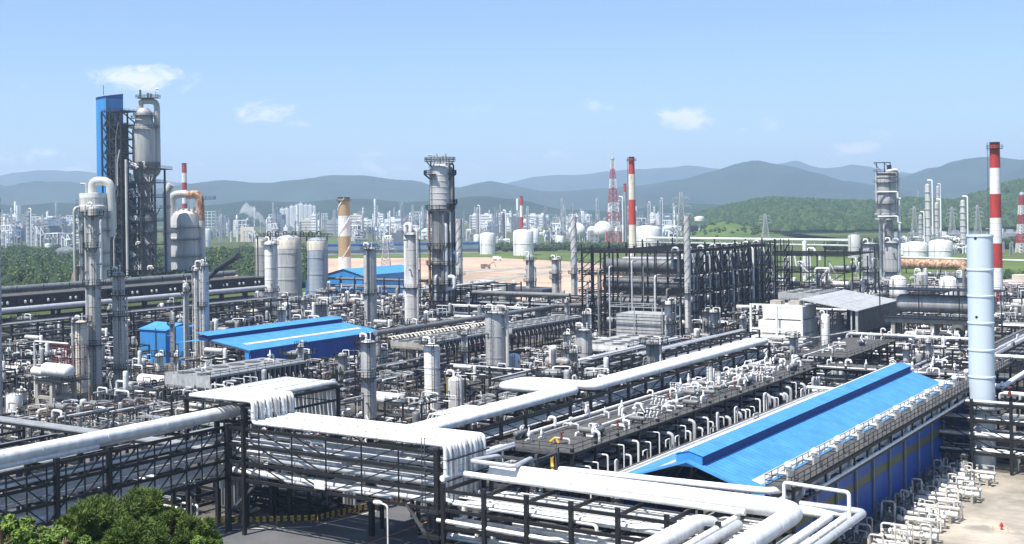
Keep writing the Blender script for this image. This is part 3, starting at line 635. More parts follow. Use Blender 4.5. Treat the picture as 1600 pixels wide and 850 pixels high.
# ================================================================= FOREGROUND
def GP(x,y,z): s,t=st(*G(x,y,z)); return (s,t,z)
def foreground():
    LV=[13.9,11.7,9.5,7.3]
    # long left rack and its big white pipe
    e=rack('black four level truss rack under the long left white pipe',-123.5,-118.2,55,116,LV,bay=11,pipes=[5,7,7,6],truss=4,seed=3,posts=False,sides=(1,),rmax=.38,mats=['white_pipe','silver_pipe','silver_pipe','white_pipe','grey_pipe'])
    for t in (62,74,86.8,94,116):
        for s in (-118.2,-123.5): b=MB('dark_steel'); b.beam((s,t,0),(s,t,15.6 if t==116 else 14.3),.55,.55); b.build('post',e)
    for t,zt in ((92.6,8.5),(95,8.8),(88,8.2),(114.5,12)): b=MB('grey_steel'); b.ladder(-117.6,t,0.2,zt,ang=PI/2); b.build('ladder',e)
    pipeline([(-120.2,50,15.15),(-120.2,117.2,15.15)],.86,'white_pipe','largest white pipe running from the left edge to the bridge',joints=9)
    pipeline([(-122.6,50,14.6),(-122.6,125,14.6)],.28,'silver_pipe','thin silver pipe behind the largest left white pipe')
    # bridge over the road
    e=rack('black four level truss bridge carrying white pipes over the road',-118,-84,112.6,120.6,LV,bay=17,along='s',pipes=[0,6,7,6],truss=3,seed=8,posts=False,sides=(0,1),rmax=.5,name='pipe_bridge',mats=['white_pipe','white_pipe','silver_pipe'])
    for s in (-118,-84,-100.5):
        for t in ((112.6,120.6) if s!=-100.5 else (120.6,)): b=MB('dark_steel'); b.beam((s,t,0),(s,t,14.1),.6,.6); b.build('post',e)
    b=MB('grey_steel'); b.beam((-88.5,112.6,7.2),(-84.2,112.6,2.2),.3); b.build('brace',e)
    b=MB('grey_steel'); b.beam((-113,113,7),(-117.8,113,2.8),.3); b.build('brace',e)
    b=MB('grey_steel'); b.ladder(-85.6,112.1,7.3,15.4,ang=0); b.build('ladder',e)
    b=MB('dark_steel'); 
    for z in (7.1,4.2,1.8): b.box(-85.6,-82.6,110.9,113.9,z-.1,z); b.rail([(-85.6,110.9,z),(-82.6,110.9,z),(-82.6,113.9,z)],1.1,.07,1.4)
    b.build('stair_landing',e)
    b=MB('white_paint'); b.box(-102.6,-100.9,112.2,112.28,7.5,8.6); single(b,'blank_sign','blank white board hung on the lower edge of the bridge','sign',(-101.7,112.3,7.5))
    # bundle across the bridge top: up at one end and down at the other
    e=thing('pipe_bundle','flat bundle of white pipes across the bridge top bent up left and down right','pipe bundle',(-98,116.6,13.9))
    n=12
    for i in range(n):
        t=112.9+i*.68; r=.265+.03*math.sin(i*2.3); q=.25*(i%3==0); u=-83+.12*(i%3)
        pts=[(-125.2,t,17.3),(-113.6-.2*(i%2),t,17.3),(-113.6-.2*(i%2),t,14.3+r),(u,t,14.3+r),(u,t,8.2-.35*(i%4)),(u+4,t,8.2-.35*(i%4))]
        b=MB('white_pipe' if i%4!=2 else 'cladding_pale'); b.tube(pts,r,12,bend=.55); 
        for z in (15,15.9): pass
        b.build('pipe',e)
    b=MB('silver_pipe')
    for i in range(n):
        t=112.9+i*.68; u=-83+.12*(i%3)
        for k in range(5): z=13-k*1.05; b.tube([(u,t,z),(u,t,z-.07)],.31,10)
        for k in range(9): x=-111+k*3; b.tube([(x,t,14.57),(x+.08,t,14.57)],.325,10)
        for k in range(2): z=15.2+k*.8; b.tube([(-113.6-.2*(i%2),t,z),(-113.6-.2*(i%2),t,z-.07)],.31,10)
    b.m('dark_steel')
    for z in (12.9,10.6): b.beam((-82.4,112.4,z),(-82.4,121,z),.15)
    b.build('clamp_rings',e)
    e=thing('pipe_shelf','raised shelf of white pipes before the air cooler','pipe rack',(-120,125,0))
    for i in range(13):
        s=-125+i*.78; b=MB('white_pipe' if i%3 else 'silver_pipe'); b.tube([(s,121.2,17.25),(s,131.5,17.25),(s,131.5,12)],.3+.04*(i%2),10); b.build('pipe',e)
    b=MB('dark_steel')
    for s in (-125.5,-115): 
        for t in (112.5,121,131): b.beam((s,t,0),(s,t,16.9),.45)
        b.beam((s,112,16.7),(s,132,16.7),.3,.4); b.beam((s,112,14.9),(s,132,14.9),.25,.3)
        for t in (112.5,121): b.beam((s,t,16.7),(s,t+9,14.9),.14)
    for t in (112.5,116,121,126,131): b.beam((-125.5,t,16.75),(-115,t,16.75),.25)
    b.build('frame',e)
    # vertical pipe curtains under the bridge
    for i,(s,t,k,zt,lab) in enumerate([(-126.5,119,10,7.0,'wide curtain of vertical grey pipes under the left end of bridge'),(-118.8,124.5,3,7,'narrow row of vertical grey pipes right of bridge corner post'),(-115.5,126,5,7,'middle row of vertical pipes in shade under the bridge'),(-111.5,128,4,7,'right row of vertical pipes in shade under the bridge')]):
        e=thing('pipe_curtain',lab,'pipe bundle',(s,t,0),group='vertical pipe rows under the bridge')
        for j in range(k):
            b=MB('grey_pipe' if j%3 else 'cladding'); x=s+j*.62; b.tube([(x,t+3,zt),(x,t,zt),(x,t,.8+.0*j),(x,t+2,.8)],.21,8); b.build('pipe',e)
        b=MB('grey_steel'); b.beam((s-.5,t-.4,1.2),(s+k*.52,t-.4,1.2),.2); b.beam((s-.5,t-.4,5.2),(s+k*.52,t-.4,5.2),.2); b.build('guide_bar',e)
    rack('low dark pipe rack added to deepen shade under the bridge corner',-131,-113,122.5,130,[4.2,2.4,1.0],bay=6,along='s',pipes=[6,7,7],seed=97,mats=['dark_pipe','grey_pipe','dark_pipe'])  # dark rack added to blacken the shaded pit below the bridge
    rack('dark rack added to deepen shade beside the guard rail',-118,-108,131,160,[5.4,3.4,1.6],bay=6,pipes=[8,8,8],seed=98,mats=['dark_pipe','grey_pipe','dark_pipe','silver_pipe'])  # second added rack, its dark pipes stand in for deep shade
    rack('low rack of silver pipes seen under the long left truss',-152,-129,113,121.5,[4.4,2.6,1.2],bay=5,along='s',pipes=[6,8,8],seed=101,mats=['white_pipe','silver_pipe','dark_pipe','grey_pipe'])
    # striped guard rail
    for (p,q,lab) in (((-124.5,111.8),(-111.2,121.6),'yellow and black guard rail in sunlight left of the corner'),((-110.9,121.9),(-104.4,150),'yellow and black guard rail running back under the bridge')):
        e=thing('guard_rail',lab,'barrier',(p[0],p[1],0),group='striped guard rails'); A=Vector((p[0],p[1],0)); B=Vector((q[0],q[1],0)); L=(B-A).length; k=int(L/.45)
        b=MB('yellow_paint')
        for i in range(k):
            b.m('yellow_paint' if i%2 else 'dark_steel'); u=A.lerp(B,i/k); v=A.lerp(B,(i+1)/k)
            for z in (.55,.95): b.beam(u+Vector((0,0,z)),v+Vector((0,0,z)),.12,.28)
        b.build('striped_rail',e); b=MB('yellow_paint')
        for i in range(0,k,5): u=A.lerp(B,i/k); b.beam(u,u+Vector((0,0,1.1)),.12)
        b.build('posts',e)
    # street lamp
    X,Y=G(607,905,0); s,t=st(X,Y); zt=P(607,790,Y)[2]; e=thing('street_lamp','white street lamp arm over the shaded road','street lamp',(s,t,0))
    b=MB('white_paint'); b.tube([(s,t,0),(s,t,zt),(s-1.1,t+.2,zt+.1)],.1,8,bend=.4); b.build('pole',e)
    b=MB('white_paint'); b.lathe([(.05,0),(.24,.2),(.3,.8),(.2,1.2),(.05,1.35)],(s-2.3,t+.25,zt+.1),'x',10); b.build('lamp_head',e)
    # front rack
    e=rack('open black frame rack in front with big white pipes inside',-82,-48.5,111,119.2,[10.1,7.9,6.0,4.0],bay=5.6,along='s',pipes=[0,0,7,7],seed=12,postw=.45,rmax=.3,name='front_pipe_rack',mats=['white_pipe','white_pipe','silver_pipe'])
    for i,(t,r,s0) in enumerate([(112.9,.42,-80.4),(114.0,.5,-79.6),(115.2,.55,-79),(116.5,.6,-79),(117.9,.62,-79)]):
        b=MB('white_pipe'); r=r*.86; b.tube([(s0,t,6.5),(s0,t,7.9+r),(-44-.8*i,t,7.9+r)],r,14,bend=.9)
        for k in range(15): b.tube([(s0+1.6+k*2.2,t,7.9+r),(s0+1.7+k*2.2,t,7.9+r)],r+.03,14)
        b.build('large_pipe',e)
    for i in range(7):
        t=112.1+i*1.02; b=MB(['white_pipe','silver_pipe','cladding_pale'][i%3]); b.tube([(-80.5+i,t,9.05),(-58+i*1.3,t,9.05),(-57+i*1.3,t,9.5),(-46,t,9.5)],.10+.03*(i%2)); b.build('thin_pipe',e)
    b=MB('white_pipe'); b.tube([(-81,111.6,8.4),(-62.5,111.6,8.4),(-62.5,111.6,6.9),(-60.8,111.9,7.3),(-58,113,7.3)],.2); b.build('offset_pipe',e)
    b=MB('white_pipe'); b.tube([(-83,111.2,6.4),(-68,111.2,6.2),(-66,111.9,6.4),(-52,111.9,6.4)],.26); b.build('offset_pipe',e)
    pipeline([(-79.6,117.6,11.1),(-42.6,117.6,11.1),(-42.6,92,11.1)],.98,'white_pipe','fattest white pipe above the front rack',joints=7,bend=2.6,sup=.8)
    pipeline([(-83,112.2,10.9),(-83,115.5,10.9),(-47.5,115.5,10.75)],.36,'white_pipe','white pipe in front of the fattest pipe on the front rack',joints=7)
    pipeline([(-50.8,114.4,9.3),(-50.8,111,10.3),(-50.8,92,10.3)],.9,'white_pipe','second fattest white pipe turning toward the viewer at lower right',joints=6,bend=2)
    for i,(s,r,z,m,t0,lab) in enumerate([(-48.6,.36,10.0,'white_pipe',116,'white pipe beside the second fattest pipe at lower right'),(-47.2,.5,10.1,'silver_pipe',113,'grey capped pipe amid white pipes at lower right'),(-45.7,.28,9.8,'white_pipe',117,'thin white pipe left of the fattest elbow'),(-39.9,.42,10.6,'white_pipe',119.3,'white pipe right of the fattest elbow'),(-38.7,.36,10.4,'white_pipe',121,'white elbowed pipe second from right edge of front pipes'),(-37.5,.4,10.5,'silver_pipe',122.4,'silver elbowed pipe outermost of the front pipes')]):
        pts=[(s,t0,z),(s,90,z)]
        if i>=3: pts=[(-46,t0,z)]+pts
        pipeline(pts,r,m,lab,joints=5,bend=1)
    for i in range(7):
        s=-49+i*1.9; pipeline([(s,118-i*.3,8.6),(s,90,8.6)],.2+.05*(i%3),['white_pipe','silver_pipe','grey_pipe'][i%3],'%s thin pipe from left in the lower layer at lower right'%['first','second','third','fourth','fifth','sixth','seventh'][i],joints=5)
    rack('dark posts and beams under the turning pipes at lower right',-52,-36.5,94,119,[8.3,5.5],bay=6,pipes=[0,6],seed=19,postw=.4)
    pipeline([(-45.2,120.3,10.2),(-45.2,120.3,13.1),(-38.1,119.3,13.1),(-38.1,119.3,9.5)],.2,'white_pipe','white goalpost shaped pipe loop before the dark blue wall',joints=20,bend=.4)
    pipeline([(-72.4,126,9.8),(-72.4,120.2,11.6),(-46.8,120.2,12.0),(-45.4,123,12.0)],.38,'white_pipe','white pipe crossing in front of the long blue roof gable',joints=8,sup=.5,bend=1.2)
    pipeline([GP(780,740,9),GP(780,712,12.3),GP(735,720,12.3),GP(803,729,12.3),GP(830,716,12.3),GP(830,740,9)],.27,'silver_pipe','silver pipe loop raised above the fattest white pipe',joints=20,bend=.6)
    rack('grey top frame between the bridge end and valve deck',-92,-82.5,121.5,137,[9.6,7.2,4.8],bay=5,pipes=[5,7,7],seed=31,m='grey_steel')
    pipeline([(-84.5,139,8.4),(-84.5,139,7.3),(-82.5,136,6)],.24,'yellow_paint','orange elbow pipe below the near end of valve deck',joints=30)
def middle():
    # double white pipeline with its sideways loop, on a dark rack
    e=thing('pipeline','three white pipes side by side with sideways loop across the middle','pipe',(-99,190,12))
    for i,r in enumerate((.62,.5,.62)):
        o=i*1.35; b=MB('white_pipe')
        b.tube([(-97.4-o,124,12.5),(-97.4-o,168.6-o,12.5),(-109.5-o*.5,168.6-o,12.5),(-109.5-o*.5,172.5+o*.4,12.5),(-96.4-o,172.5+o*.4+.4,12.5),(-96.4-o,247,12.5)],r,14,bend=1.8); b.build('pipe_run',e)
    b=MB('dark_steel')
    for s in (-111,-107,-103): b.beam((s,165.5,11.5),(s,174.5,11.5),.3); b.beam((s,165.5,0),(s,165.5,11.4),.35); b.beam((s,174.5,0),(s,174.5,11.4),.35)
    b.build('loop_support',e)
    rack('tall dark rack carrying the middle white pipeline',-101.6,-95.6,124,247,[11.5,9.3,7.1,4.9],bay=6.4,pipes=[0,9,9,9],seed=40,postw=.42,rmax=.28,truss=1,sides=(1,))
    rack('dark rack with deck of relief valves in front of pipeline',-94.2,-82,140,243,[8.9,6.7,4.5,2.6],bay=6.5,pipes=[0,12,12,10],seed=44,deck=9.1,name='valve_deck',rmax=.28)
    e=thing('drop_pipes','row of thin white drop pipes along the valve deck side','pipes',(-80.6,190,0)); rng=random.Random(9)
    for i in range(44):
        t=142+i*2.25+rng.uniform(-.7,.7); z=rng.uniform(6.2,8.2); r=rng.choice([.1,.13,.16,.28]); b=MB('white_pipe' if r<.2 else 'silver_pipe'); L=rng.uniform(.6,1.6)
        if rng.random()<.15: b.tube([(-80.4,t,.4),(-80.4,t,z),(-80.4,t+L,z),(-80.4,t+L,.4)],r)
        else: b.tube([(-80.3,t,.4),(-80.3,t,z),(-82.5,t,z)],r)
        b.build('drop_pipe',e)
    # elbow rack turning right behind the blue roof
    rack('brown decked rack running right behind the long blue roof',-82,-44,236,243,[9,6.8,4.5],bay=6.5,along='s',pipes=[4,8,8],seed=47,deck=9.1)
    rack('rack with white pipes between the valve deck and blue roof',-79,-68.5,141,232,[5.6,3.4],bay=7,pipes=[10,10],seed=48,rmax=.26)
    pipeline([(-80,226,6.5),(-50,226,6.5)],.35,'white_pipe','white cross pipe behind the far end of blue roof')
    pipeline([(-80,229,5.4),(-50,229,5.4)],.3,'white_pipe','lower white cross pipe behind the far end of blue roof')
    # cylindrical drums standing on the deck and the header with teeth
    tank(1109,600,573,11,'white_paint','taller white twin drum standing on the valve deck',z0=9.1,dome=.02,name='white_drum',ringn=1)
    tank(1122,602,580,10,'white_paint','shorter white twin drum standing on the valve deck',z0=9.1,dome=.02,name='white_drum',ringn=1)
    for i,(x,y,lab) in enumerate([(700,655,'white toothed header on the rack near the white bridge end'),(985,590,'white toothed header hung above the valve deck')]):
        s,t,z=GP(x,y,10.3); e=thing('header_pipe',lab,'pipe',(s,t,z)); b=MB('white_pipe'); b.tube([(s-2.5,t-2,z-.8),(s,t-2,z),(s,t+9,z),(s-2,t+9,z-.8)],.42,12); b.build('header',e)
        for k in range(9): b=MB('white_pipe'); b.tube([(s,t-1+k*1.1,z),(s,t-1+k*1.1,z+.75),(s-2.6,t-1+k*1.1,z+.75),(s-3.4,t-1+k*1.1,z-.9)],.16,6); b.build('branch',e)
    # valves, goosenecks and small gear on the deck
    PR=[]
    def proto(kind,seed):
        rng=random.Random(seed); o=(0,0,0)
        lab=('proto%d'%len(PR)); e=thing({0:'gooseneck_pipe',1:'relief_valve',2:'valve_manifold',3:'control_valve',4:'small_drum'}[kind],lab,'x',o,'w')
        m=rng.choice(['white_pipe','white_pipe','cladding_pale'])
        if kind==0:
            h=rng.uniform(1.3,2.2); r=rng.choice([.22,.3]); b=MB(m); b.tube([(0,0,0),(0,0,h),(1.1,.2,h),(1.3,.2,h-.7)],r); b.build('gooseneck',e); b=MB('red_dull'); b.tube([(0,0,.3),(0,0,.42)],r*1.5); b.tube([(1.3,.2,h-.75),(1.3,.2,h-.62)],r*1.5,8); b.build('flange',e)
        elif kind==1:
            b=MB(m); b.tube([(-1.2,0,.6),(0,0,.6),(0,0,1.0)],.16); b.tube([(0,0,1.4),(1.1,0,1.4),(1.1,0,0)],.22); b.build('pipe',e)
            b=MB('white_paint'); b.lathe([(.2,.9),(.32,1.2),(.32,1.6),(.2,1.8),(.14,2.5),(.05,2.6)],(0,0,0),'z',10); b.build('valve_body',e)
        elif kind==2:
            b=MB(m)
            for i in range(4): x=i*.75; b.tube([(x,-.6,.7),(x,-.2,.7),(x,-.2,1.1+.3*(i%2)),(x,.5,1.1+.3*(i%2)),(x,.5,0)],.1)
            b.build('pipes',e); b=MB('grey_pipe'); b.tube([(-.5,-.6,.7),(2.8,-.6,.7)],.15); b.build('header',e)
            b=MB('white_paint')
            for i in range(4): b.lathe([(.1,1.3),(.22,1.5),(.22,1.75),(.08,1.9),(.08,2.2),(.3,2.22),(.3,2.28)],(i*.75,.4,0),'z',8)
            b.build('valves',e)
        elif kind==3:
            b=MB('cladding_pale'); b.tube([(-1.6,0,0),(-1.6,0,.9),(1.6,0,.9),(1.6,0,0)],.2); b.build('pipe',e); b=MB(['white_paint','red_dull'][seed%2]); b.lathe([(.28,.6),(.36,.9),(.28,1.2),(.12,1.3),(.12,1.8),(.42,1.85),(.42,2.05),(.1,2.2)],(0,0,0),'z',12); b.build('actuator',e)
        else:
            b=MB('grey_pipe'); b.drum((-1.6,0,1.1),(1.6,0,1.1),.5,14); b.build('shell',e); b=MB('grey_steel'); b.box(-1.1,-.9,-.4,.4,0,.8); b.box(.9,1.1,-.4,.4,0,.8); b.build('saddle',e); b=MB(m); b.tube([(0,0,1.5),(0,0,2.2),(1.4,0,2.2),(1.4,.8,1)],.12); b.build('nozzle_pipe',e)
        del USED[lab]; e.location.x=0; return keep(e)
    rng=random.Random(77)
    kinds=[0,0,1,1,2,1,3,3,4]; PR+= [proto(k,i) for i,k in enumerate(kinds)]
    names={'gooseneck_pipe':('curved white vent pipe','pipe'),'relief_valve':('tall white relief valve','valve'),'valve_manifold':('four pipe valve manifold','valves'),'control_valve':('control valve with round actuator','valve'),'small_drum':('small grey horizontal drum','drum')}
    used=set()
    def put(i,s,t,z):
        p=PR[i]; X,Y=wd(s,t); nm=p.name.split('.')[0]; d,cat=names[nm]
        lab=auto(d,X,Y,z+1)
        if p.name not in used: used.add(p.name); p.scale=(.8,.8,.8); p.location=(X,Y,z); p.rotation_euler=(0,0,-TH+rng.choice([0,PI/2,PI])); props(p,lab,cat,'gear on the decks and racks')
        else: dup(p,(X,Y,z),-TH+rng.choice([0,PI/2,PI,-PI/2])+rng.uniform(-.05,.05),lab,cat,'gear on the decks and racks',scale=rng.uniform(.6,.95))
    for i,(s_,r_,m_) in enumerate(((-93.3,.22,'white_pipe'),(-91.2,.14,'silver_pipe'),(-87.2,.16,'white_pipe'),(-84.8,.12,'grey_pipe'))): pipeline([(s_,144+i*3,9.1),(s_,144+i*3,9.5),(s_,238-i*6,9.5),(s_,238-i*6,9.1)],r_,m_,'%s of four small pipes laid along the valve deck'%['farthest','second farthest','second nearest','nearest'][i],joints=5,bend=.4)
    t=142
    while t<240:
        for s in (-92.4,-90.2,-88,-85.8,-83.8):
            if rng.random()<(.45 if t<210 else .6): put(rng.randrange(9),s+rng.uniform(-.6,.6),t+rng.uniform(-1,1),9.1)
        t+=2.9
    for s in range(-80,-46,4): put(rng.randrange(9),s,239+rng.uniform(-2,2),9.1)
    PUT[0]=put
    pipeline([(-87,142.5,9.5),(-87,143.9,9.9),(-86.4,143.9,9.2)],.2,'yellow_paint','orange curved pipe on near end of the valve deck',joints=30)
PUT=[None]
def blue_building():
    s0,s1,t0,t1=-65.6,-48.2,122.4,206; zr=14.0; sr_=-56.6; e=thing('compressor_house','long bright blue roofed compressor building with ridge vent','building',(s1,t0,0))
    b=MB('blue_roof')
    for (a,za,c,zc) in ((s0-.7,10.75,sr_,zr),(sr_,zr,s1+.5,11.0)):
        b.quad((a,t0-1.2,za),(c,t0-1.2,zc),(c,t1+.8,zc),(a,t1+.8,za)); b.quad((a,t0-1.2,za-.22),(a,t1+.8,za-.22),(c,t1+.8,zc-.22),(c,t0-1.2,zc-.22))
        b.quad((a,t0-1.2,za-.22),(c,t0-1.2,zc-.22),(c,t0-1.2,zc),(a,t0-1.2,za))
    b.quad((s0-.7,t0-1.2,10.53),(s0-.7,t0-1.2,10.75),(s0-.7,t1+.8,10.75),(s0-.7,t1+.8,10.53)); b.quad((s1+.5,t0-1.2,10.78),(s1+.5,t1+.8,10.78),(s1+.5,t1+.8,11),(s1+.5,t0-1.2,11))
    b.build('roof',e)
    def rz(s): return zr-(sr_-s)*(zr-10.75)/(sr_-s0+.7) if s<sr_ else zr-(s-sr_)*(zr-11.0)/(s1+.5-sr_)
    b=MB('blue_roof'); a,c=sr_-1.55,sr_+1.55; zt=14.95
    b.quad((a-.15,t0-.6,zt-.45),(sr_,t0-.6,zt),(sr_,t1,zt),(a-.15,t1,zt-.45)); b.quad((sr_,t0-.6,zt),(c+.15,t0-.6,zt-.45),(c+.15,t1,zt-.45),(sr_,t1,zt))
    b.m('blue_shed'); b.prism([(a,t0-.5),(c,t0-.5),(c,t0-.3),(a,t0-.3)],13.2,zt-.5); b.quad((a,t0-.5,zt-.5),(c,t0-.5,zt-.5),(sr_,t0-.5,zt-.04)); b.box(a,c,t1-.3,t1-.1,13.2,zt-.5)
    b.m('blue_vent_shade'); b.box(c-.1,c,t0-.3,t1-.3,13.2,zt-.46); b.box(a,a+.1,t0-.3,t1-.3,13.2,zt-.46); b.build('ridge_vent',e)
    def strip(x0,x1,ya,yb,nm='skylight'):
        b=MB(nm); b.quad((x0,ya,rz(x0)+.03),(x1,ya,rz(x1)+.03),(x1,yb,rz(x1)+.03),(x0,yb,rz(x0)+.03)); b.build('skylight_strip',e)
    strip(-59.9,-59.3,t0+1,t1-1); strip(-60.6,-58.9,t0,t0+7); strip(-50.4,-49.3,t0+2,t1-3)
    b=MB('line_white'); b.beam((sr_-1,t0-.2,zt-.2),(sr_-1,t1-.2,zt-.2),.25,.05); b.build('ridge_trim',e)
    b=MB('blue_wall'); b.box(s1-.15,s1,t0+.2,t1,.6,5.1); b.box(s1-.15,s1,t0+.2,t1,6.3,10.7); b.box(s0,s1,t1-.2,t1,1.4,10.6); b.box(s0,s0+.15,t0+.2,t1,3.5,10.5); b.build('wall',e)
    b=MB('olive_panel'); b.box(s1-.14,s1-.02,t0+.2,t1,5.1,6.3); b.build('translucent_band',e)
    b=MB('concrete_grey'); b.box(s0,s1-.3,t0+.5,t1-.3,.0,1.3); b.build('plinth',e)
    b=MB('blue_wall')
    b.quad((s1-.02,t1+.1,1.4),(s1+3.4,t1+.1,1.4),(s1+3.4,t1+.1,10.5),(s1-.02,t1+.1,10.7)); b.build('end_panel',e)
    for i in range(12):
        b=MB('fan_grey'); t=t0+.6+i*7.55; b.box(s1+.05,s1+.3,t,t+.25,0,10.6); b.build('wall_column',e)
    b=MB('dark_steel')
    for x in (s0+.3,sr_,s1-.3): b.beam((x,t0+.3,0),(x,t0+.3,rz(x)-.3),.4)
    for (a,c) in ((s0,sr_),(sr_,s1)): b.beam((a,t0+.3,rz(a)-.5),(c,t0+.3,rz(c)-.5),.3); b.beam((a,t0+.3,rz(a)-1.6),(c,t0+.3,rz(c)-2.0),.2)
    for i in range(9): x=s0+1+i*2; b.beam((x,t0+.3,rz(x)-1.6),(x+1,t0+.3,rz(x+1)-.5),.15)
    b.build('gable_truss',e)
    # walkway along the eave with vent heads
    e=thing('walkway','grey grated walkway along the right eave of long blue roof','walkway',(-46.2,t0,0)); w0,w1=-47.5,-44.6; zz=12.4
    b=MB('grating'); b.box(w0,w1,t0-1.5,235,zz-.12,zz); b.build('deck',e)
    b=MB('pale_steel'); b.rail([(w0,t0-1.5,zz),(w0,235,zz)],1.15,.09,1.9); b.build('railing',e)
    b=MB('dark_steel'); b.rail([(w1,235,zz),(w1,t0-1.5,zz),(w0,t0-1.5,zz)],1.15,.07,1.9); b.build('railing',e)
    b=MB('dark_steel')
    for x in (w0,w1): b.beam((x,t0-1.5,zz-.35),(x,235,zz-.35),.2,.4); b.beam((x,t0-1.5,10.4),(x,210,10.4),.2,.3)
    for i in range(18): 
        t=t0-1+i*5.1; b.beam((w0,t,zz-.4),(w1,t,zz-.4),.2); b.beam((w1,t,zz-.4),(w1,t,10.3),.22); b.beam((w0,t,10.4),(w1,t,10.4),.2); b.beam((w1,t,10.3),(s1,t,9.2),.16)
    for t in (t0-1,213,222,233): b.beam((w0,t,0),(w0,t,zz),.35); b.beam((w1,t,0),(w1,t,zz),.35)
    b.build('frame',e)
    pipeline([(-45.5,t0-3,11.2),(-45.5,225,11.2)],.36,'silver_pipe','silver pipe slung below the eave walkway',joints=7)
    pipeline([(-44.6,t0+6,10.75),(-44.6,210,10.75)],.2,'white_pipe','thin white pipe slung below the eave walkway',joints=7)
    ordn=['nearest','second nearest','third nearest','fourth nearest','fifth nearest','sixth nearest','seventh nearest','eighth nearest','ninth nearest','tenth nearest','farthest']
    pr=None
    for i in range(11):
        t=t0+2.2+i*8.2; lab='%s hooded vent on the blue roof walkway'%ordn[i]
        if pr is None:
            pr=thing('hooded_vent',lab,'vent',(-46.3,t,zz),group='hooded vents along the walkway'); s=-46.3
            b=MB('pale_steel'); b.lathe([(.24,zz),(.24,zz+1.1),(.36,zz+1.15),(.36,zz+1.35)],(s,t,0),'z',14); b.build('stack_pipe',pr)
            b=MB('white_pipe'); b.lathe([(.34,zz+1.3),(.44,zz+1.45),(.42,zz+1.75),(.2,zz+1.95),(.03,zz+2.0)],(s,t,0),'z',14); b.build('hood',pr)
            b=MB('silver_pipe'); b.tube([(s,t,zz+.6),(s-1.6,t,zz+.6),(s-2.4,t,zz-.5)],.2); b.tube([(s+.5,t+.5,zz-2.2),(s+1.4,t+.5,zz-1.5),(s+1.4,t+.5,zz)],.28); b.build('branch_pipe',pr)
            b=MB('grey_pipe'); b.box(s+.3,s+.9,t-.9,t-.5,zz,zz+1.2); b.build('cabinet',pr); keep(pr)
        else: X,Y=wd(-46.3,t); dup(pr,(X,Y,zz),-TH,lab)
    # vertical drain pipes on the wall foot
    e=thing('wall_pipes','thin grey pipes along the foot of the dark blue wall','pipes',(s1+.8,t0,0)); rng=random.Random(4)
    for i in range(14): t=t0+25+i*4.2; b=MB('grey_pipe'); b.tube([(s1+.7,t,0.3),(s1+.7,t,rng.uniform(1.2,2.6)),(s1+1.6,t+.6,rng.uniform(.8,1.3)),(s1+2.6,t+.6,.3)],.11); b.build('pipe',e)
    # exchangers on the paving
    def exch(lab,s,t,seed):
        rng=random.Random(seed); s+=rng.uniform(-.9,.7); t+=rng.uniform(-.7,.7); e=thing('heat_exchanger',lab,'exchanger',(s,t,0),group='exchangers in the row by the blue wall'); L=rng.uniform(5.0,6.2)
        for k,(dt,z,r) in enumerate(((0,1.25,.36),(1.5,1.6,.30))):
            b=MB('white_pipe' if k==0 else 'cladding_pale'); b.drum((s,t+dt,z),(s+L,t+dt,z),r,12); b.lathe([(r*1.3,L*.82),(r*1.3,L*.82+.12)],(s,t+dt,z),'x',12); b.lathe([(r*1.3,.4),(r*1.3,.52)],(s,t+dt,z),'x',12); b.build('shell',e)
        for x in (.9,L-1): b=MB('concrete'); b.box(s+x,s+x+.35,t-.3,t+1.9,0,.95); b.build('pier',e)
        for q in range(8):
            b=MB(rng.choice(['white_pipe','cladding_pale','grey_pipe','cream_paint'])); x=s+rng.uniform(-2.2,L-.2); y=t+rng.uniform(-1.2,2.6); h=rng.uniform(1.6,3.2); dx=rng.choice([-1,1])*rng.uniform(.5,1.8)
            b.tube([(x,y,rng.choice([.2,1.3])),(x,y,h),(x+dx,y,h),(x+dx,y+rng.uniform(-.3,.8),.3)],rng.choice([.07,.1,.14])); b.build('pipe',e)
        b=MB('white_paint')
        for q in range(9):
            x=s+rng.uniform(-2,L); y=t+rng.uniform(-1,2.5); z=rng.uniform(.3,1.9); b.m(rng.choice(['white_paint','grey_pipe','cream_paint','dark_pipe'])); b.lathe([(.1,0),(.2,.06),(.2,.2),(.09,.3),(.09,.6),(.2,.62),(.2,.68)],(x,y,z),'z',8)
        b.build('valves',e)
        b=MB('grey_pipe'); 
        for q in range(4): x=s-rng.uniform(.3,2.2); y=t+rng.uniform(-.5,2); b.lathe([(.22,0),(.22,.5),(.35,.6),(.35,.9),(.1,1.1),(.1,1.5),(.25,1.55)],(x,y,0),'z',8)
        b.build('pump_set',e); b=MB('pale_steel'); b.beam((s+L-.2,t+2,.3),(s+L-.2,t+2,2.6),.14); b.beam((s+L-.2,t+2,2.6),(s+L-2,t+2,2.6),.14); b.build('stand',e)
    on=['nearest','second','third','fourth','fifth','sixth','seventh','eighth','ninth','tenth','last']
    for i in range(9): exch('%s pair of white exchanger tubes from the front beside the dark blue wall'%on[i],-44.2,139.5+i*6.0,50+i)
    X,Y=G(1565,828,0); s,t=st(X,Y); e=thing('fire_hydrant','small red hydrant with yellow guard posts on the paving','hydrant',(s,t,0)); b=MB('red_paint'); b.lathe([(.15,0),(.14,.6),(.2,.64),(.2,.72),(.1,.9),(.03,1.0)],(s,t,0),'z',10); b.tube([(s-.32,t,.5),(s+.32,t,.5)],.08); b.build('body',e)
    b=MB('yellow_paint')
    for dx in (-.9,.9): b.tube([(s+dx,t-.7,0),(s+dx,t-.7,.6)],.04)
    b.build('guard',e)
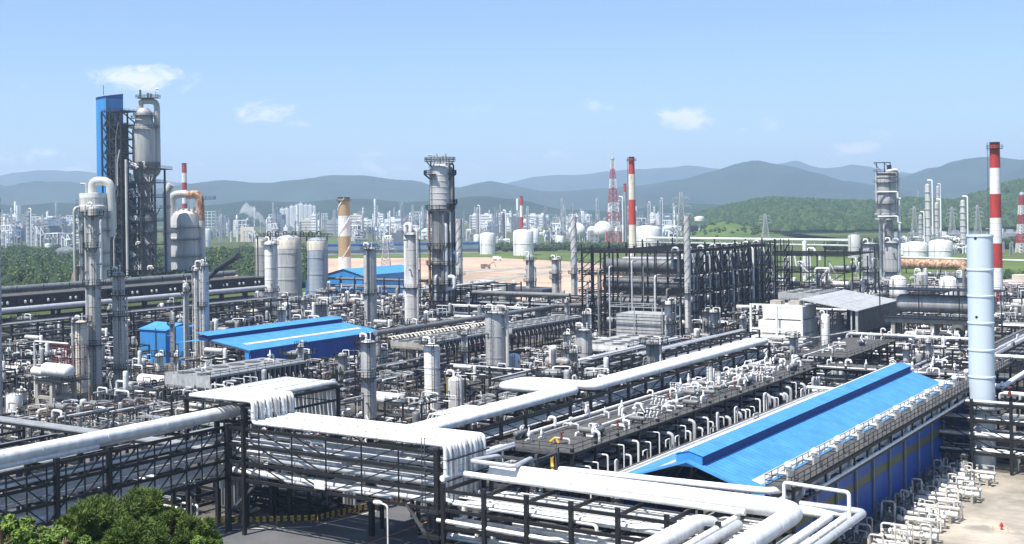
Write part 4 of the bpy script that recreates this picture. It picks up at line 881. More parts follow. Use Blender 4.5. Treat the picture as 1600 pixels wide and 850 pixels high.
# ================================================================= COLUMNS AND DRUMS OF THE PLANT
def columns():
    column(150,645,322,20,'cladding','tallest slim grey column of the left group with concrete skirt',seed=1,plats=[.33,.62,.8,.955],pipes=3,sk=.14,wtop=17,wsplit=.62)
    column(188,640,424,19,'cladding','slim grey column with side platforms just left of the blue box',seed=2,plats=[.3,.68,.83,.97],pipes=2,sk=.02)
    column(128,650,500,19,'cream_paint','cream white column beside the concrete drum frame',seed=3,plats=[.98],pipes=1,sk=.25)
    column(322,580,410,12,'cladding_pale','tallest column of the bundle right of the blue box',seed=4,plats=[.6,.97],pipes=3,sk=.0)
    column(309,578,418,9,'cladding_pale','thin column stuck to the left of bundle by blue box',seed=5,plats=[.97],pipes=2,sk=0)
    column(292,578,442,9,'cladding_pale','short thin column in front of the blue box',seed=6,plats=[.9],pipes=2,sk=0)
    column(271,578,488,6,'cladding_pale','thinnest short column in front of the blue box',seed=7,plats=[.8],pipes=1,sk=0)
    column(424,520,376,18,'white_paint','pale slim column standing in front of the silos',seed=8,plats=[.45,.96],pipes=2,sk=.05)
    column(580,545,386,20,'cladding','smooth grey column left of the blue barn gable',seed=10,plats=[.55,.985],pipes=2,sk=0)
    column(646,520,362,20,'cladding_pale','grey column with tall looped pipe left of the tallest tower',seed=11,plats=[.45,.97],pipes=2,sk=0,wtop=17)
    X,D=G(646,520); 
    column(577,660,530,24,'cladding','grey column with a caged ladder tower on its left side',seed=12,plats=[.55,.97],pipes=1,sk=.03)
    column(676,638,536,25,'white_paint','clean white cylindrical column in mid plant',seed=13,plats=[1.0],pipes=0,sk=0,toppipe=True)
    column(713,650,588,25,'cladding_pale','short stained drum right of the white column',seed=14,plats=[],pipes=1,sk=0,name='vertical_drum',cat='drum')
    column(775,592,484,31,'cladding','fat grey column before the long air cooler',seed=15,plats=[1.0],pipes=1,sk=0)
    column(803,588,552,21,'light_blue_paint','blue grey short drum right of fat grey column',seed=16,plats=[],pipes=0,sk=0,name='vertical_drum',cat='drum',toppipe=False)
    column(839,590,563,14,'cream_paint','short beige drum between blue grey and white ones',seed=17,plats=[1.0],pipes=1,sk=0,name='vertical_drum',cat='drum')
    column(863,590,556,19,'white_paint','short white domed drum with railing left of plain grey column',seed=18,plats=[1.0],pipes=1,sk=0,name='vertical_drum',cat='drum')
    column(914,582,513,24,'cladding','plain grey column with tile seams above the white pipe loop',seed=19,plats=[.97],pipes=1,sk=0)
    column(829,480,398,13,'cladding','grey column with open top before the bare field, left of two',seed=20,plats=[.5,.9],pipes=2,sk=0)
    column(869,483,403,12,'cladding_pale','slimmer column with side cages before the bare field, right of two',seed=21,plats=[.6,.7,.97],pipes=1,sk=0)
    column(1360,470,378,21,'cladding','grey column left of the tall right tower foot',seed=22,plats=[.5,.97],pipes=2,sk=0)
    column(1395,472,376,23,'cladding','grey column right of the tall right tower foot',seed=23,plats=[.5,.97],pipes=2,sk=0)
    column(1258,440,376,7,'white_paint','small white stack above the dark framed unit',seed=24,plats=[],pipes=0,sk=0,toppipe=False)
    column(1291,582,490,13,'white_paint','white vertical drum at the right of boiler house',seed=25,plats=[.1],pipes=1,sk=0)
    column(448,520,472,14,'white_paint','small white drum column right of the pale slim column',seed=26,plats=[],pipes=1,sk=0,name='vertical_drum',cat='drum')
    column(1185,490,388,7,'grey_steel','thin dark column at the right end of the black frame',seed=27,plats=[.6,.9],pipes=2,sk=0)
    column(1441,490,425,18,'cladding','stained grey drum between the two white tanks at right',seed=28,plats=[],pipes=1,sk=0,name='vertical_drum',cat='drum')
    column(1506,485,428,17,'cladding','grey drum right of the white tank at right',seed=29,plats=[.9],pipes=1,sk=0,name='vertical_drum',cat='drum')
    column(804,450,440,6,'cladding','little grey drum by the edge of bare field',seed=30,plats=[],pipes=0,sk=0,name='vertical_drum',cat='drum')
    column(1500,560,488,22,'grey_pipe','grey vertical drum left of pale blue stack',seed=33,plats=[],pipes=1,sk=0,name='vertical_drum',cat='drum',z0=0)
    spiral_stack(719,492,342,10,'straked stack beside the tallest tower')
    spiral_stack(898,492,338,10,'straked stack left of the black reactor frame',full=.65)
    spiral_stack(1076,545,337,10,'straked stack in front of the black reactor frame',full=.5)
    spiral_stack(-1,650,302,11,'dark straked stack cut by the left edge','cladding',full=1.)
    tank(452,478,367,40,'cladding','largest pale grey silo with rust stains at its crown',name='silo',dome=.2,ringn=4)
    tank(497,480,371,32,'blue_grey','blue grey silo right of the largest silo',name='silo',dome=.2,ringn=3)
    tank(410,470,370,22,'cladding_stained','stained narrow silo left of the largest silo',name='silo',dome=.2,ringn=3)
    tank(22,668,614,25,'white_paint','small white tank near the left edge',dome=.12,ringn=1)
    tank(1404,500,430,27,'white_paint','tall white tank left of the long grey drum',dome=.3,ringn=2)
    tank(1483,478,431,29,'white_paint','white tank above the long grey drum',dome=.3,ringn=2)
    # pipe shed over the silos
    s,t=st(*G(455,475)); e=thing('silo_gantry','dark railed gantry across the silo tops','gantry',(s,t,0)); b=MB('dark_steel')
    D=G(455,478)[1]; zt=P(455,370,D)[2]
    for ds in (-16,-9,6,18): b.beam((s+ds,t-4,0),(s+ds,t-4,zt),.4); b.beam((s+ds,t+4,0),(s+ds,t+4,zt),.4)
    b.box(s-16,s+20,t-5,t+5,zt-.15,zt+.05); b.rail([(s-16,t-5,zt),(s+20,t-5,zt),(s+20,t+5,zt),(s-16,t+5,zt),(s-16,t-5,zt)],1.2,.12,2.5)
    for k in range(7): b.beam((s-16+k*6,t-5,zt),(s-16+k*6,t-5,zt+2.5+k%3),.15); b.tube([(s-14+k*5,t,zt),(s-14+k*5,t,zt+2),(s-12+k*5,t,zt+2),(s-12+k*5,t,zt)],.25)
    b.build('gantry',e)
    # small column with cage
    s,t=st(*G(566,655)); e=thing('ladder_tower','caged stair tower on the left of grey column by white shelf','ladder tower',(s,t,0)); b=MB('dark_steel')
    for i in range(4):
        for j in range(4): pass
    for dx in (-.9,.9):
        for dy in (-.9,.9): b.beam((s+dx,t+dy,0),(s+dx,t+dy,16),.14)
    for k in range(7): z=2.3*k+.5; b.box(s-1,s+1,t-1,t+1,z,z+.08); b.rail([(s-1,t+1,z),(s-1,t-1,z),(s+1,t-1,z)],1,.07,1); b.beam((s-.9,t-.9,z),(s+.9,t-.9,z+2.3),.1)
    b.build('frame',e)
    s,t=st(*G(676,638)); 
    # looped pipes beside columns
    for (x,y,y2,dx,lab,m,r) in [(636,520,350,10,'white looped pipe from the ground over the column left of tallest tower','white_pipe',.7),(308,578,408,12,'white looped pipe over the bundled columns','white_pipe',.25),(742,500,456,-12,'silver looped duct by the grey equipment building','silver_pipe',.9),(1508,560,420,10,'grey tall looped pipe left of the pale blue stack','grey_pipe',.45),(570,600,565,9,'white looped pipe left of the ladder tower','white_pipe',.25),(1262,432,388,12,'tall white looped pipe above the dark framed unit','white_pipe',.7),(1266,432,396,16,'outer white looped pipe above the dark framed unit','white_pipe',.8)]:
        X,D=G(x,y); z=P(x,y2,D)[2]; s,t=st(X,D); L=abs(dx)*D/F; sg=1 if dx>0 else -1; pipeline([(s,t,0.2),(s,t,z),(s+L*sg,t,z),(s+L*sg,t,z*.72)],r,m,lab,joints=50)
def tall_towers():
    # tallest tower in mid picture
    X,D=G(691,512); s,t=X,D; k=D/F; e=thing('platformed_tower','tallest mid tower with four platforms and pipes down its sides','tower',(s,t,0),'w'); zt=P(691,256,D)[2]; r=15.5*k
    z2=P(691,412,D)[2]; z3=P(691,330,D)[2]
    b=MB('cladding_stained'); b.lathe([(r*.98,0),(r*.98,z2),(r*1.06,z2),(r*1.06,z2+.4),(r*.9,z2+.5),(r*.9,z3-1),(r*1.0,z3)],(s,t,0),'z',28); b.build('lower_shell',e)
    b=MB('cladding_pale'); pr=[(r*1.04,z3)]
    for i in range(1,7): z=z3+(zt-z3)*i/8; pr+=[(r*1.04,z),(r*1.07,z),(r*1.07,z+.2),(r*1.04,z+.2)]
    pr+=[(r*1.04,zt-2),(r*.9,zt-.9),(r*.6,zt-.2),(.2,zt)]; b.lathe(pr,(s,t,0),'z',28); b.build('upper_shell',e)
    for (y,a0,a1,w) in [(326,-PI,PI,1.9),(272,-PI*1.15,-PI*.6,2.2),(272,-.7,.7,2.2),(252,-PI,PI,1.9),(413,-PI,PI,1.9),(318,-.9,.6,2.4),(443,-PI,PI,2.4),(468,-PI,PI,2.2),(385,-PI*.9,.2,1.6)]:
        z=P(691,y,D)[2]; b=MB('dark_steel'); b.ringdeck(s,t,z,r,r+w,a0,a1,14); b.rail([(s+math.cos(a0+(a1-a0)*i/12)*(r+w),t+math.sin(a0+(a1-a0)*i/12)*(r+w),z) for i in range(13)],1.3,.13,1.8)
        for i in range(6): a=a0+(a1-a0)*(i+.5)/6; b.beam((s+math.cos(a)*r,t+math.sin(a)*r,z-2),(s+math.cos(a)*(r+w),t+math.sin(a)*(r+w),z-.1),.16)
        b.build('platform',e)
    b=MB('dark_steel'); b.ladder(s-r*.95,t-r*.7,P(0,510,D)[2]-0,zt,.7,ang=-.5); b.ladder(s-r*.2,t-r*1.15,z2,z3+2,.7); b.build('ladder',e)
    for (dx,dy,rr,ya,yb,m) in [(1.12,-.35,.55,262,508,'grey_pipe'),(1.28,.3,.3,256,500,'dark_pipe'),(.55,-1.05,.6,350,510,'silver_pipe'),(.15,-1.15,.35,420,510,'grey_pipe'),(-.5,-1.1,.5,430,510,'silver_pipe'),(-1.1,-.3,.45,330,505,'rust_brown'),(.95,-.8,.35,330,508,'cladding_pale'),(.3,-1.2,.22,330,508,'grey_pipe')]:
        b=MB(m); x,y=s+dx*r*1.05,t+dy*r*1.05; za=P(691,ya,D)[2]; zb=max(.2,P(691,yb,D)[2]); b.tube([(s+dx*r*.5,t+dy*r*.5,za),(x,y,za),(x,y,zb)],rr); b.build('downcomer_pipe',e)
    b=MB('white_pipe'); z=P(691,395,D)[2]; b.tube([(s+r,t-1,z),(s+r*1.6,t-1,z),(s+r*1.6,t-1,z-4),(s+r*.8,t-1,z-4)],.8); z=P(691,432,D)[2]; b.tube([(s+r*.7,t-r,z),(s+r*1.3,t-r,z),(s+r*1.3,t-r,z-4),(s+r*.7,t-r,z-4)],.8); b.build('white_elbow',e)
    b=MB('pale_steel')
    for i in range(7): x=s-r*.9+i*r*.3; b.tube([(x,t-r*.4,zt-1),(x,t-r*.4,zt+2.2+(i%3)*.6)],.3,8); b.lathe([(.5,0),(.5,.5)],(x,t-r*.4,zt+1.6),'z',8)
    b.tube([(s-r*1.2,t,zt+3),(s-r*.6,t,zt+3),(s-r*.6,t,zt)],.3); b.build('top_vents',e)
    # the tall tower at right
    X,D=G(1386,452); s,t=X,D; k=D/F; e=thing('tall_right_tower','tall grey three section tower with pale pipe down its right side','tower',(s,t,0),'w'); r=15*k; Z=lambda y:P(1386,y,D)[2]
    b=MB('cladding'); pr=[(r*.8,0),(r*.75,Z(372)),(r*.72,Z(345)),(r*1.0,Z(338)),(r*1.02,Z(306)),(r*.95,Z(303)),(r*1.05,Z(300)),(r*1.05,Z(275)),(r*.85,Z(270))]; b.lathe(pr,(s,t,0),'z',28); b.build('shell',e)
    for y in (302,336,344,278): b=MB('pale_steel'); b.lathe([(r*1.08,0),(r*1.14,.2),(r*1.14,.9),(r*1.08,1.0)],(s,t,Z(y)),'z',28,False); b.build('ring_beam',e)
    b=MB('rust_brown'); b.lathe([(r*1.07,0),(r*1.07,1.5)],(s,t,Z(276)),'z',28); b.build('rust_band',e)
    b=MB('white_pipe'); b.tube([(s,t-r*.3,Z(268)),(s+r*1.25,t-r*.3,Z(265)),(s+r*1.25,t-r*.3,3)],.75); b.build('overhead_pipe',e)
    b=MB('silver_pipe'); b.tube([(s-r*1.1,t-r*.4,Z(262)),(s-r*1.1,t-r*.4,Z(315))],.45); b.tube([(s-r*.9,t-r*.8,Z(330)),(s-r*.9,t-r*.8,3)],.45); b.tube([(s-r*.55,t-r,Z(350)),(s-r*.55,t-r,3)],.45); b.build('side_pipe',e)
    for y in (300,338): b=MB('white_pipe'); z=Z(y); b.tube([(s-r*1.2,t-r*1.1,z),(s+r*.9,t-r*1.1,z),(s+r*.9,t-r*1.1,z-3.2),(s+r*1.2,t-r*1.1,z-3.2)],.42); b.build('crossing_pipe',e)
    b=MB('dark_steel'); zt=Z(254)
    for dx in (-.9,-.1,.5): b.beam((s+dx*r,t,Z(270)),(s+dx*r,t,zt),.35)
    b.beam((s-r*1.2,t,zt),(s+r*.55,t,zt),.4); b.beam((s-r*1.2,t,zt),(s-r*.5,t,Z(266)),.2); b.beam((s-r*.1,t,zt),(s+r*.5,t,Z(266)),.2); b.box(s+r*.2,s+r*.6,t-.6,t+.6,Z(266),Z(258)); b.build('hoist_beam',e)
    for y in (318,285,268,360,395): b=MB('dark_steel'); b.ringdeck(s,t,Z(y),r*.95,r+1.3,-PI,.4,12); b.build('platform',e)
    b=MB('dark_steel'); b.ladder(s+r*.1,t-r*1.15,2,Z(270),.7); b.ladder(s-r*.9,t-r*.9,10,Z(300),.7); b.build('ladder',e)
    # blue clad tower with the big vessel
    X,D=G(168,457); s,t=st(X,D); k=D/F; Z=lambda y,x=200:P(x,y,D)[2]
    e=thing('lift_tower','very tall bright blue clad tower at left','tower',(s,t,0)); zt=P(170,148,D)[2]; a,c=s-4.6,s+3.3; d0,d1=t-2,t+9
    b=MB('blue_shed'); b.prism([(a,d0),(c,d0),(c,d1),(a,d1)],0,zt-2); b.quad((a,d0,zt-2),(c,d0,zt-2),(c,d0,zt-.6),(a,d0,zt-1.2)); b.build('clad_wall',e)
    b=MB('blue_roof'); b.quad((a-.5,d0-.5,zt-1.4),(c+.5,d0-.5,zt-.9),(c+.5,d1+.5,zt+1.2),(a-.5,d1+.5,zt+.8)); b.quad((a-.5,d0-.5,zt-1.7),(a-.5,d1+.5,zt+.5),(c+.5,d1+.5,zt+.9),(c+.5,d0-.5,zt-1.2)); b.m('blue_wall'); b.quad((c+.02,d0,zt-2),(c+.02,d1,zt-2),(c+.02,d1,zt+.9),(c+.02,d0,zt-1)); b.build('roof',e)
    b=MB('dark_steel'); b.beam((s-1,t,zt),(s-1,t,zt+5),.2); b.build('lightning_rod',e)
    e=thing('stair_structure','dark braced stair frame between blue tower and big vessel','steel frame',(s+10,t,0)); x0,x1,y0,y1=c+.3,c+15,t-5,t+6; zt=Z(176)
    for (x,y) in ((x0,y0),(x0+6.5,y0),(x1,y0),(x0,y1),(x0+6.5,y1),(x1,y1)): b=MB('dark_steel'); b.beam((x,y,0),(x,y,zt),.7); b.build('post',e)
    b=MB('dark_steel'); n=13
    for i in range(n):
        za,zc=zt*i/n,zt*(i+1)/n
        for (p,q) in (((x0,y0),(x0+6.5,y0)),((x1,y0),(x1,y1)),((x0+6.5,y0),(x1,y0))):
            b.beam((*p,zc),(*q,zc),.6); b.beam((*p,zc),(*q,za),.5)
        b.beam((x0,y1,zc),(x1,y1,zc),.4)
        b.box(x0+6.7,x1-.3,y0+.5,y1-.5,zc-.1,zc); b.box(x0+.2,x0+6.3,y0+.3,y1-.3,zc-.15,zc); b.rail([(x0,y0,zc),(x0+6.5,y0,zc)],1.2,.14,2); b.beam((x0+1,y0+1,za),(x0+5.5,y0+1,zc),.9,.2); b.beam((x0+6.5,y0,zc-(zc-za)*.5),(x1,y0,zc-(zc-za)*.5),.3); b.rail([(x0+6.5,y0,zc),(x1,y0,zc),(x1,y1,zc)],1.1,.12,2.5)
        b.beam((x0+7,y0+2,za),(x1-1,y0+2,zc),.5,.15); 
    b.build('bracing_and_stairs',e)
    b=MB('dark_steel')
    for q in range(7): xx=x0+.6+q*.9; b.beam((xx,y0+2.5,0),(xx,y0+2.5,zt-1),.34,.5)
    for q in range(8): xx=x0+7.2+q*.85; b.beam((xx,y0+5,0),(xx,y0+5,zt-6),.26,.4)
    b.build('filler_trays',e)  # trays added to darken the inside of the stair frame
    b=MB('dark_steel'); b.box(x0+.3,x0+6,y1-.3,y1-.1,0,zt*.93); b.box(x0+7.5,x1-2,y1-.3,y1-.1,0,zt*.62); b.build('dark_filler_panels',e)  # added dark sheets imitate the black, shaded interior of the frame
    rng=random.Random(6); 
    for i in range(10): b=MB(rng.choice(['grey_pipe','cladding_pale','dark_pipe'])); x=x0+6.5+rng.uniform(.5,6); z=rng.uniform(5,zt-20); b.tube([(x,y0-.5,z),(x,y0-.5,z+rng.uniform(8,18)),(x+2,y0-.5,z+rng.uniform(18,20))],rng.uniform(.25,.5)); b.build('pipe',e)
    # big converter vessel
    X,D2=G(229,457); sx,tx=X,D2; D=D2; Z=lambda y:P(229,y,D)[2]; kk=D/F; r=18.5*kk
    e=thing('reactor_vessel','big grey cone topped vessel high on black legs with looped duct','reactor',(sx,tx,0),'w')
    b=MB('cladding'); b.lathe([(r*.95,Z(262)),(r,Z(258)),(r,Z(206)),(r*.98,Z(203)),(r*.72,Z(188)),(r*.72,Z(180)),(r*.6,Z(174)),(r*.35,Z(169))],(sx,tx,0),'z',32); b.build('shell',e)
    b=MB('concrete_grey'); b.lathe([(r*.4,0),(r*.4,Z(300)),(r*.75,Z(285)),(r*.95,Z(276)),(r*.95,Z(262))],(sx,tx,0),'z',24); b.build('support_column',e)
    b=MB('cladding'); q=r*.2; zt=Z(158); b.tube([(sx-r*.3,tx,Z(172)),(sx-r*.3,tx,zt),(sx+r*1.05,tx+1,zt),(sx+r*1.05,tx+1,Z(270)),(sx+r*.5,tx+1,Z(275))],q*1.25,16,bend=3.2); b.build('overhead_duct',e)
    for (y,rr,a0,a1) in [(200,r,-PI,PI),(180,r*.62,-PI,PI),(185,r*.8,-PI,0),(258,r*1.02,-PI,PI)]:
        b=MB('dark_steel' if y>200 else 'grey_steel'); b.ringdeck(sx,tx,Z(y),rr,rr+1.6,a0,a1,16); b.rail([(sx+math.cos(a0+(a1-a0)*i/12)*(rr+1.6),tx+math.sin(a0+(a1-a0)*i/12)*(rr+1.6),Z(y)) for i in range(13)],1.4,.14,1.8); b.build('platform',e)
    b=MB('grey_steel'); z=Z(153); b.box(sx-r*.55,sx+r*1.3,tx-3,tx+2,z-.2,z); b.rail([(sx-r*.55,tx-3,z),(sx+r*1.3,tx-3,z),(sx+r*1.3,tx+2,z),(sx-r*.55,tx+2,z),(sx-r*.55,tx-3,z)],1.4,.16,2)
    for x,h in ((-.3,4.2),(.35,2.6),(.6,2.2),(1.0,3)): b.beam((sx+x*r,tx,z),(sx+x*r,tx,z+h),.9 if h!=3 else .2)
    b.m('white_paint'); b.tube([(sx+r*.95,tx,z),(sx+r*.95,tx,z+5.5)],.12,6); b.lathe([(.1,0),(.5,.6),(.5,1.4),(.1,2)],(sx+r*.95,tx,z+4.6),'x',8); b.build('top_platform',e)
    e=thing('vessel_support_structure','black open steel structure under the big cone topped vessel','steel frame',(sx,tx,0),'w'); x0,x1,y0,y1=sx-r*1.0,sx+r*1.25,tx-9,tx+9
    for x in (x0,(x0+x1)/2,x1):
        for y in (y0,y1): b=MB('dark_steel'); b.beam((x,y,0),(x,y,Z(264)),.9); b.build('post',e)
    rng=random.Random(16)
    for i,y_ in enumerate((264,285,308,325,345,362,382,400,420,440)):
        z=Z(y_); ext=3.5 if y_==264 else (2.5 if y_==325 else 0); b=MB('dark_steel'); 
        b.box(x0-.5,x1+.5+ext,y0-.8,y1+.5,z-.35,z); b.rail([(x0-.5,y0-.8,z),(x1+.5+ext,y0-.8,z),(x1+.5+ext,y1,z)],1.3,.13,2.2)
        if ext: b.beam((x1+ext,y0,z-.3),(x1,y0,z-5),.4)
        b.build('deck',e)
        b=MB('grey_pipe')
        for q in range(7): x=rng.uniform(x0,x1-2); b.m(rng.choice(['grey_pipe','cladding_pale','dark_pipe','white_pipe'])); h=rng.uniform(1.5,4.5); b.tube([(x,y0+rng.uniform(.4,3),z),(x,y0+1,z+h),(x+rng.uniform(-3,3),y0+1,z+h),(x+1,y0+1,z+.5)],rng.uniform(.2,.5))
        b.build('piping',e)
    b=MB('dark_steel'); xm=(x0+x1)/2
    for (ya,yb) in ((285,308),(308,340),(340,382),(382,420)): b.beam((x0,y0,Z(yb)),(xm,y0,Z(ya)),.5); b.beam((xm,y0,Z(ya)),(x1,y0,Z(yb)),.5)
    for (ya,yb) in ((325,345),(362,400),(400,440)): b.box(x0+1,xm-1,y1-.4,y1-.1,Z(yb),Z(ya)); b.box(xm+2,x1-2,y0+5,y0+5.3,Z(yb),Z(yb)+4)  # added dark sheets between the braces imitate the shaded interior
    b.build('braces',e)
    b=MB('black_vessel'); b.drum((sx+r*.6,tx-5,Z(375)),(sx+r*.6,tx-5,Z(335)),3.6,18); b.build('cyclone_drum',e)
    b=MB('cladding_pale'); b.tube([(x0-.3,y0-1.2,Z(430)),(x0-.3,y0-1.2,Z(250))],.7,12); b.build('riser_pipe',e)
    # left companion tower
    X,D=G(149,468); s,t=X,D; k=D/F; Z=lambda y:P(149,y,D)[2]; r=23*k
    e=thing('wide_left_tower','wide pale grey tower with arched duct at its head, far left','tower',(s,t,0),'w'); b=MB('cladding_pale'); pr=[(r,0),(r,Z(340)),(r*1.02,Z(340)),(r*1.02,Z(338)),(r,Z(338)),(r,Z(322)),(r*.93,Z(320)),(r*.93,Z(306)),(r*.7,Z(303)),(.3,Z(300))]; b.lathe(pr,(s,t,0),'z',30); b.build('shell',e)
    b=MB('white_paint'); b.lathe([(r*.94,0),(r*.94,2.2)],(s,t,Z(309)),'z',30); b.build('white_collar',e)
    b=MB('cladding_pale'); b.tube([(s-r*.1,t,Z(303)),(s-r*.1,t,Z(283)),(s+r*1.15,t,Z(283)),(s+r*1.15,t,Z(370))],2.1,18,bend=9); b.build('arched_duct',e)
    for y in (340,330,360,395,415): b=MB('dark_steel'); b.ringdeck(s,t,Z(y),r,r+2,-PI*1.1,.1,14); b.build('platform',e)
    for i,(dx,m) in enumerate(((-1.02,'cladding'),(.3,'white_pipe'),(.75,'silver_pipe'),(-.5,'grey_pipe'))): b=MB(m); b.tube([(s+dx*r,t-r*.95,0),(s+dx*r,t-r*.95,Z(325+i*8)),(s+dx*r*.6,t-r*.5,Z(322+i*8))],.7); b.build('riser_pipe',e)
    b=MB('dark_steel'); b.ladder(s+r*.5,t-r*1.05,5,Z(305),.8); b.ladder(s-r*.9,t-r*.7,20,Z(310),.8); b.build('ladder',e)
    b=MB('pale_steel'); b.tube([(s-r*.5,t,Z(302)),(s-r*.5,t,Z(287)),(s-r*.9,t,Z(287))],.5); b.build('vent',e)
    pipeline([(*st(s-r*1.3,t-2),Z(450)),(*st(s-r*1.3,t-2),Z(430)),(*st(s-r*.9,t-2),Z(415))],1.5,'rust_brown','brown curved duct at the foot of the wide left tower',joints=40)
    # regenerator at right of the structure
    X,D=G(292,447); s,t=X,D; k=D/F; Z=lambda y:P(292,y,D)[2]; r=24*k
    e=thing('regenerator','pale grey vessel with rusty arched duct beside the black structure','reactor',(s,t,0),'w'); b=MB('cladding_pale'); b.lathe([(r,0),(r,Z(374)),(r*1.03,Z(373)),(r*1.03,Z(371)),(r,Z(370)),(r,Z(343)),(r*.9,Z(334)),(r*.55,Z(328)),(.3,Z(326))],(s,t,0),'z',30); b.build('shell',e)
    b=MB('rusty'); b.tube([(s+r*.1,t-1,Z(305)),(s+r*.85,t-1,Z(303)),(s+r*.98,t-1,Z(318)),(s+r*.98,t-1,Z(345))],2.3,18,bend=5); b.build('rusty_duct',e)
    b=MB('cladding'); b.tube([(s-r*.9,t,Z(345)),(s-r*.9,t,Z(303)),(s+r*.15,t-1,Z(303))],2.2,18,bend=8); b.build('arched_duct',e)
    b=MB('cladding_pale'); b.tube([(s+r*1.0,t-1,Z(345)),(s+r*1.0,t-1,0)],2.4,18); b.build('side_standpipe',e)
    for i in range(5): b=MB('cladding'); x=s-r*.7+i*r*.33; b.tube([(x,t-r*.5,Z(325)),(x,t-r*.5,Z(345))],.75,10); b.build('standpipe',e)
    for y in (355,374,400): b=MB('dark_steel'); b.ringdeck(s,t,Z(y),r,r+1.6,-PI,0,14); b.build('platform',e)
    b=MB('dark_steel'); b.box(s+r*1.1,s+r*1.9,t-2,t+2,Z(312),Z(311)); b.rail([(s+r*1.1,t-2,Z(311)),(s+r*1.9,t-2,Z(311)),(s+r*1.9,t+2,Z(311))],1.4,.15,2); b.build('side_platform',e)
    X,D=G(262,450); s,t=X,D; Z=lambda y:P(262,y,D)[2]; e=thing('standing_duct','pale grey standing duct with slanted mouth between vessel and black frame','duct',(s,t,0),'w'); b=MB('cladding_pale'); b.tube([(s,t,0),(s,t,Z(300)),(s+2.8,t,Z(288))],2.0,18,bend=1.5); b.build('duct',e)
    b=MB('dark_steel'); b.ringdeck(s,t,Z(365),2,3.2,-PI,PI); b.build('platform',e)
def reactors():
    s0,s1,t0,t1=-191,-157,334,412; zt=27.5
    e=thing('drum_rack_structure','wide black steel frame stacked with dark drums in mid picture','steel frame',(-174,370,0)); levels=[2.5,8.5,14.5,20.5]
    for i in range(14):
        t=t0+(t1-t0)*i/13
        for s in ((s0,s0+11,s1-11,s1) if i in (0,13) else (s0,s1)):
            b=MB('dark_steel'); b.beam((s,t,0),(s,t,zt+(0,1.6,.4,2.4)[i%4]),.42); b.build('post',e)
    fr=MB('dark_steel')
    for z in levels+[zt]:
        for i in range(14): t=t0+(t1-t0)*i/13; fr.beam((s0,t,z-.4),(s1,t,z-.4),.3)
        for s in (s0,s1): fr.beam((s,t0,z-.4),(s,t1,z-.4),.35); fr.rail([(s,t0,z-.2),(s,t1,z-.2)],1.1,.1,2.5)
        fr.rail([(s0,t0,z-.2),(s1,t0,z-.2)],1.1,.1,2.5)
    for i in range(13):
        ta=t0+(t1-t0)*i/13; tb=t0+(t1-t0)*(i+1)/13
        if i%2==0:
            for k in range(4): za=levels[k]; zb=(levels+[zt])[k+1]; fr.beam((s1,ta,za),(s1,tb,zb),.22)
    for (a,c) in ((s0,s0+11),(s1-11,s1)):
        for k in range(4): za=levels[k]; zb=(levels+[zt])[k+1]; fr.beam((a,t0,za),(c,t0,zb),.22)
    fr.m('grating'); fr.box(s1-6,s1-1,t0+.3,t1-6,zt+.0,zt+.08)
    for z in levels: fr.box(s0-.2,s1+.2,t0-1.6,t0-.1,z-.3,z-.2); fr.box(s1+.1,s1+1.6,t0,t1,z-.3,z-.2)
    fr.m('dark_steel')
    for z in levels+[zt]: fr.rail([(s0-.2,t0-1.6,z-.2),(s1+1.6,t0-1.6,z-.2),(s1+1.6,t1,z-.2)],1.1,.12,2.2)
    for i in range(9): x=s0+(s1-s0)*i/8; fr.beam((x,t0-.3,0),(x,t0-.3,zt+(.8 if i%2 else 0)),.3)
    for i in range(14):
        t=t0+(t1-t0)*i/13
        for k in range(5): z=([0]+levels+[zt])[k+1]-3; fr.beam((s1+.1,t,z),(s1+.1,t+3,z),.2)
        if i%3==1:                                                    # stair towers standing out of the side
            for (x,y) in ((s1+.3,t),(s1+3.4,t),(s1+.3,t+5),(s1+3.4,t+5)): fr.beam((x,y,0),(x,y,zt+1.5),.28)
            for k in range(9): z=3+k*3; fr.box(s1+.3,s1+3.4,t,t+5,z-.12,z); fr.rail([(s1+3.4,t,z),(s1+3.4,t+5,z)],1.1,.1,1.7); fr.beam((s1+3.2,t+.4,z-3),(s1+3.2,t+4.6,z),.5,.12)
    for x in (s0,s0+4,s0+8,s1-8,s1-4):
        fr.beam((x,t0-.2,0),(x,t0-.2,zt+(2 if x<s0+5 else .5)),.3)
    for k in range(9): z=3+k*3; fr.box(s0-.2,s0+4,t0-2.4,t0-.2,z-.12,z); fr.rail([(s0-.2,t0-.2,z),(s0-.2,t0-2.4,z),(s0+4,t0-2.4,z)],1.1,.1,1.5); fr.beam((s0,t0-2.2,z-3),(s0+3.8,t0-2.2,z),.5,.12)
    fr.build('beams_and_rails',e)
    for k,z in enumerate(levels):
        for i in range(6):
            t=t0+7+i*12.6; b=MB('black_vessel' if (i+k)%4 else 'cladding'); b.drum((s0+5,t,z+2.4),(s1-2,t,z+2.4),2.15,20); b.build('horizontal_drum',e)
    rng=random.Random(5)
    for i in range(8):
        b=MB('cladding' if i%2 else 'silver_pipe'); t=t0+5+i*9.4; b.tube([(s1-3,t,20),(s1-3,t,zt+1.0),(s1-5,t,zt+1.0),(s1-5,t,22)],.4,12); b.build('top_loop_pipe',e)
    for i in range(17): b=MB('silver_pipe' if i%3 else 'white_pipe'); t=t0+2+i*4.5+rng.uniform(-1,1); b.tube([(s1+.8,t,.3),(s1+.8,t,rng.uniform(17,27)),(s1-1,t,27)],rng.choice([.22,.3,.4])); b.build('riser_pipe',e)
    for i in range(8): b=MB(['silver_pipe','grey_pipe'][i%2]); x=s0+3+i*3.9; hh=rng.uniform(14,27); b.tube([(x,t0-2,.3),(x,t0-2,hh),(x,t0+1,hh)],rng.choice([.18,.26,.36])); b.build('riser_pipe',e)
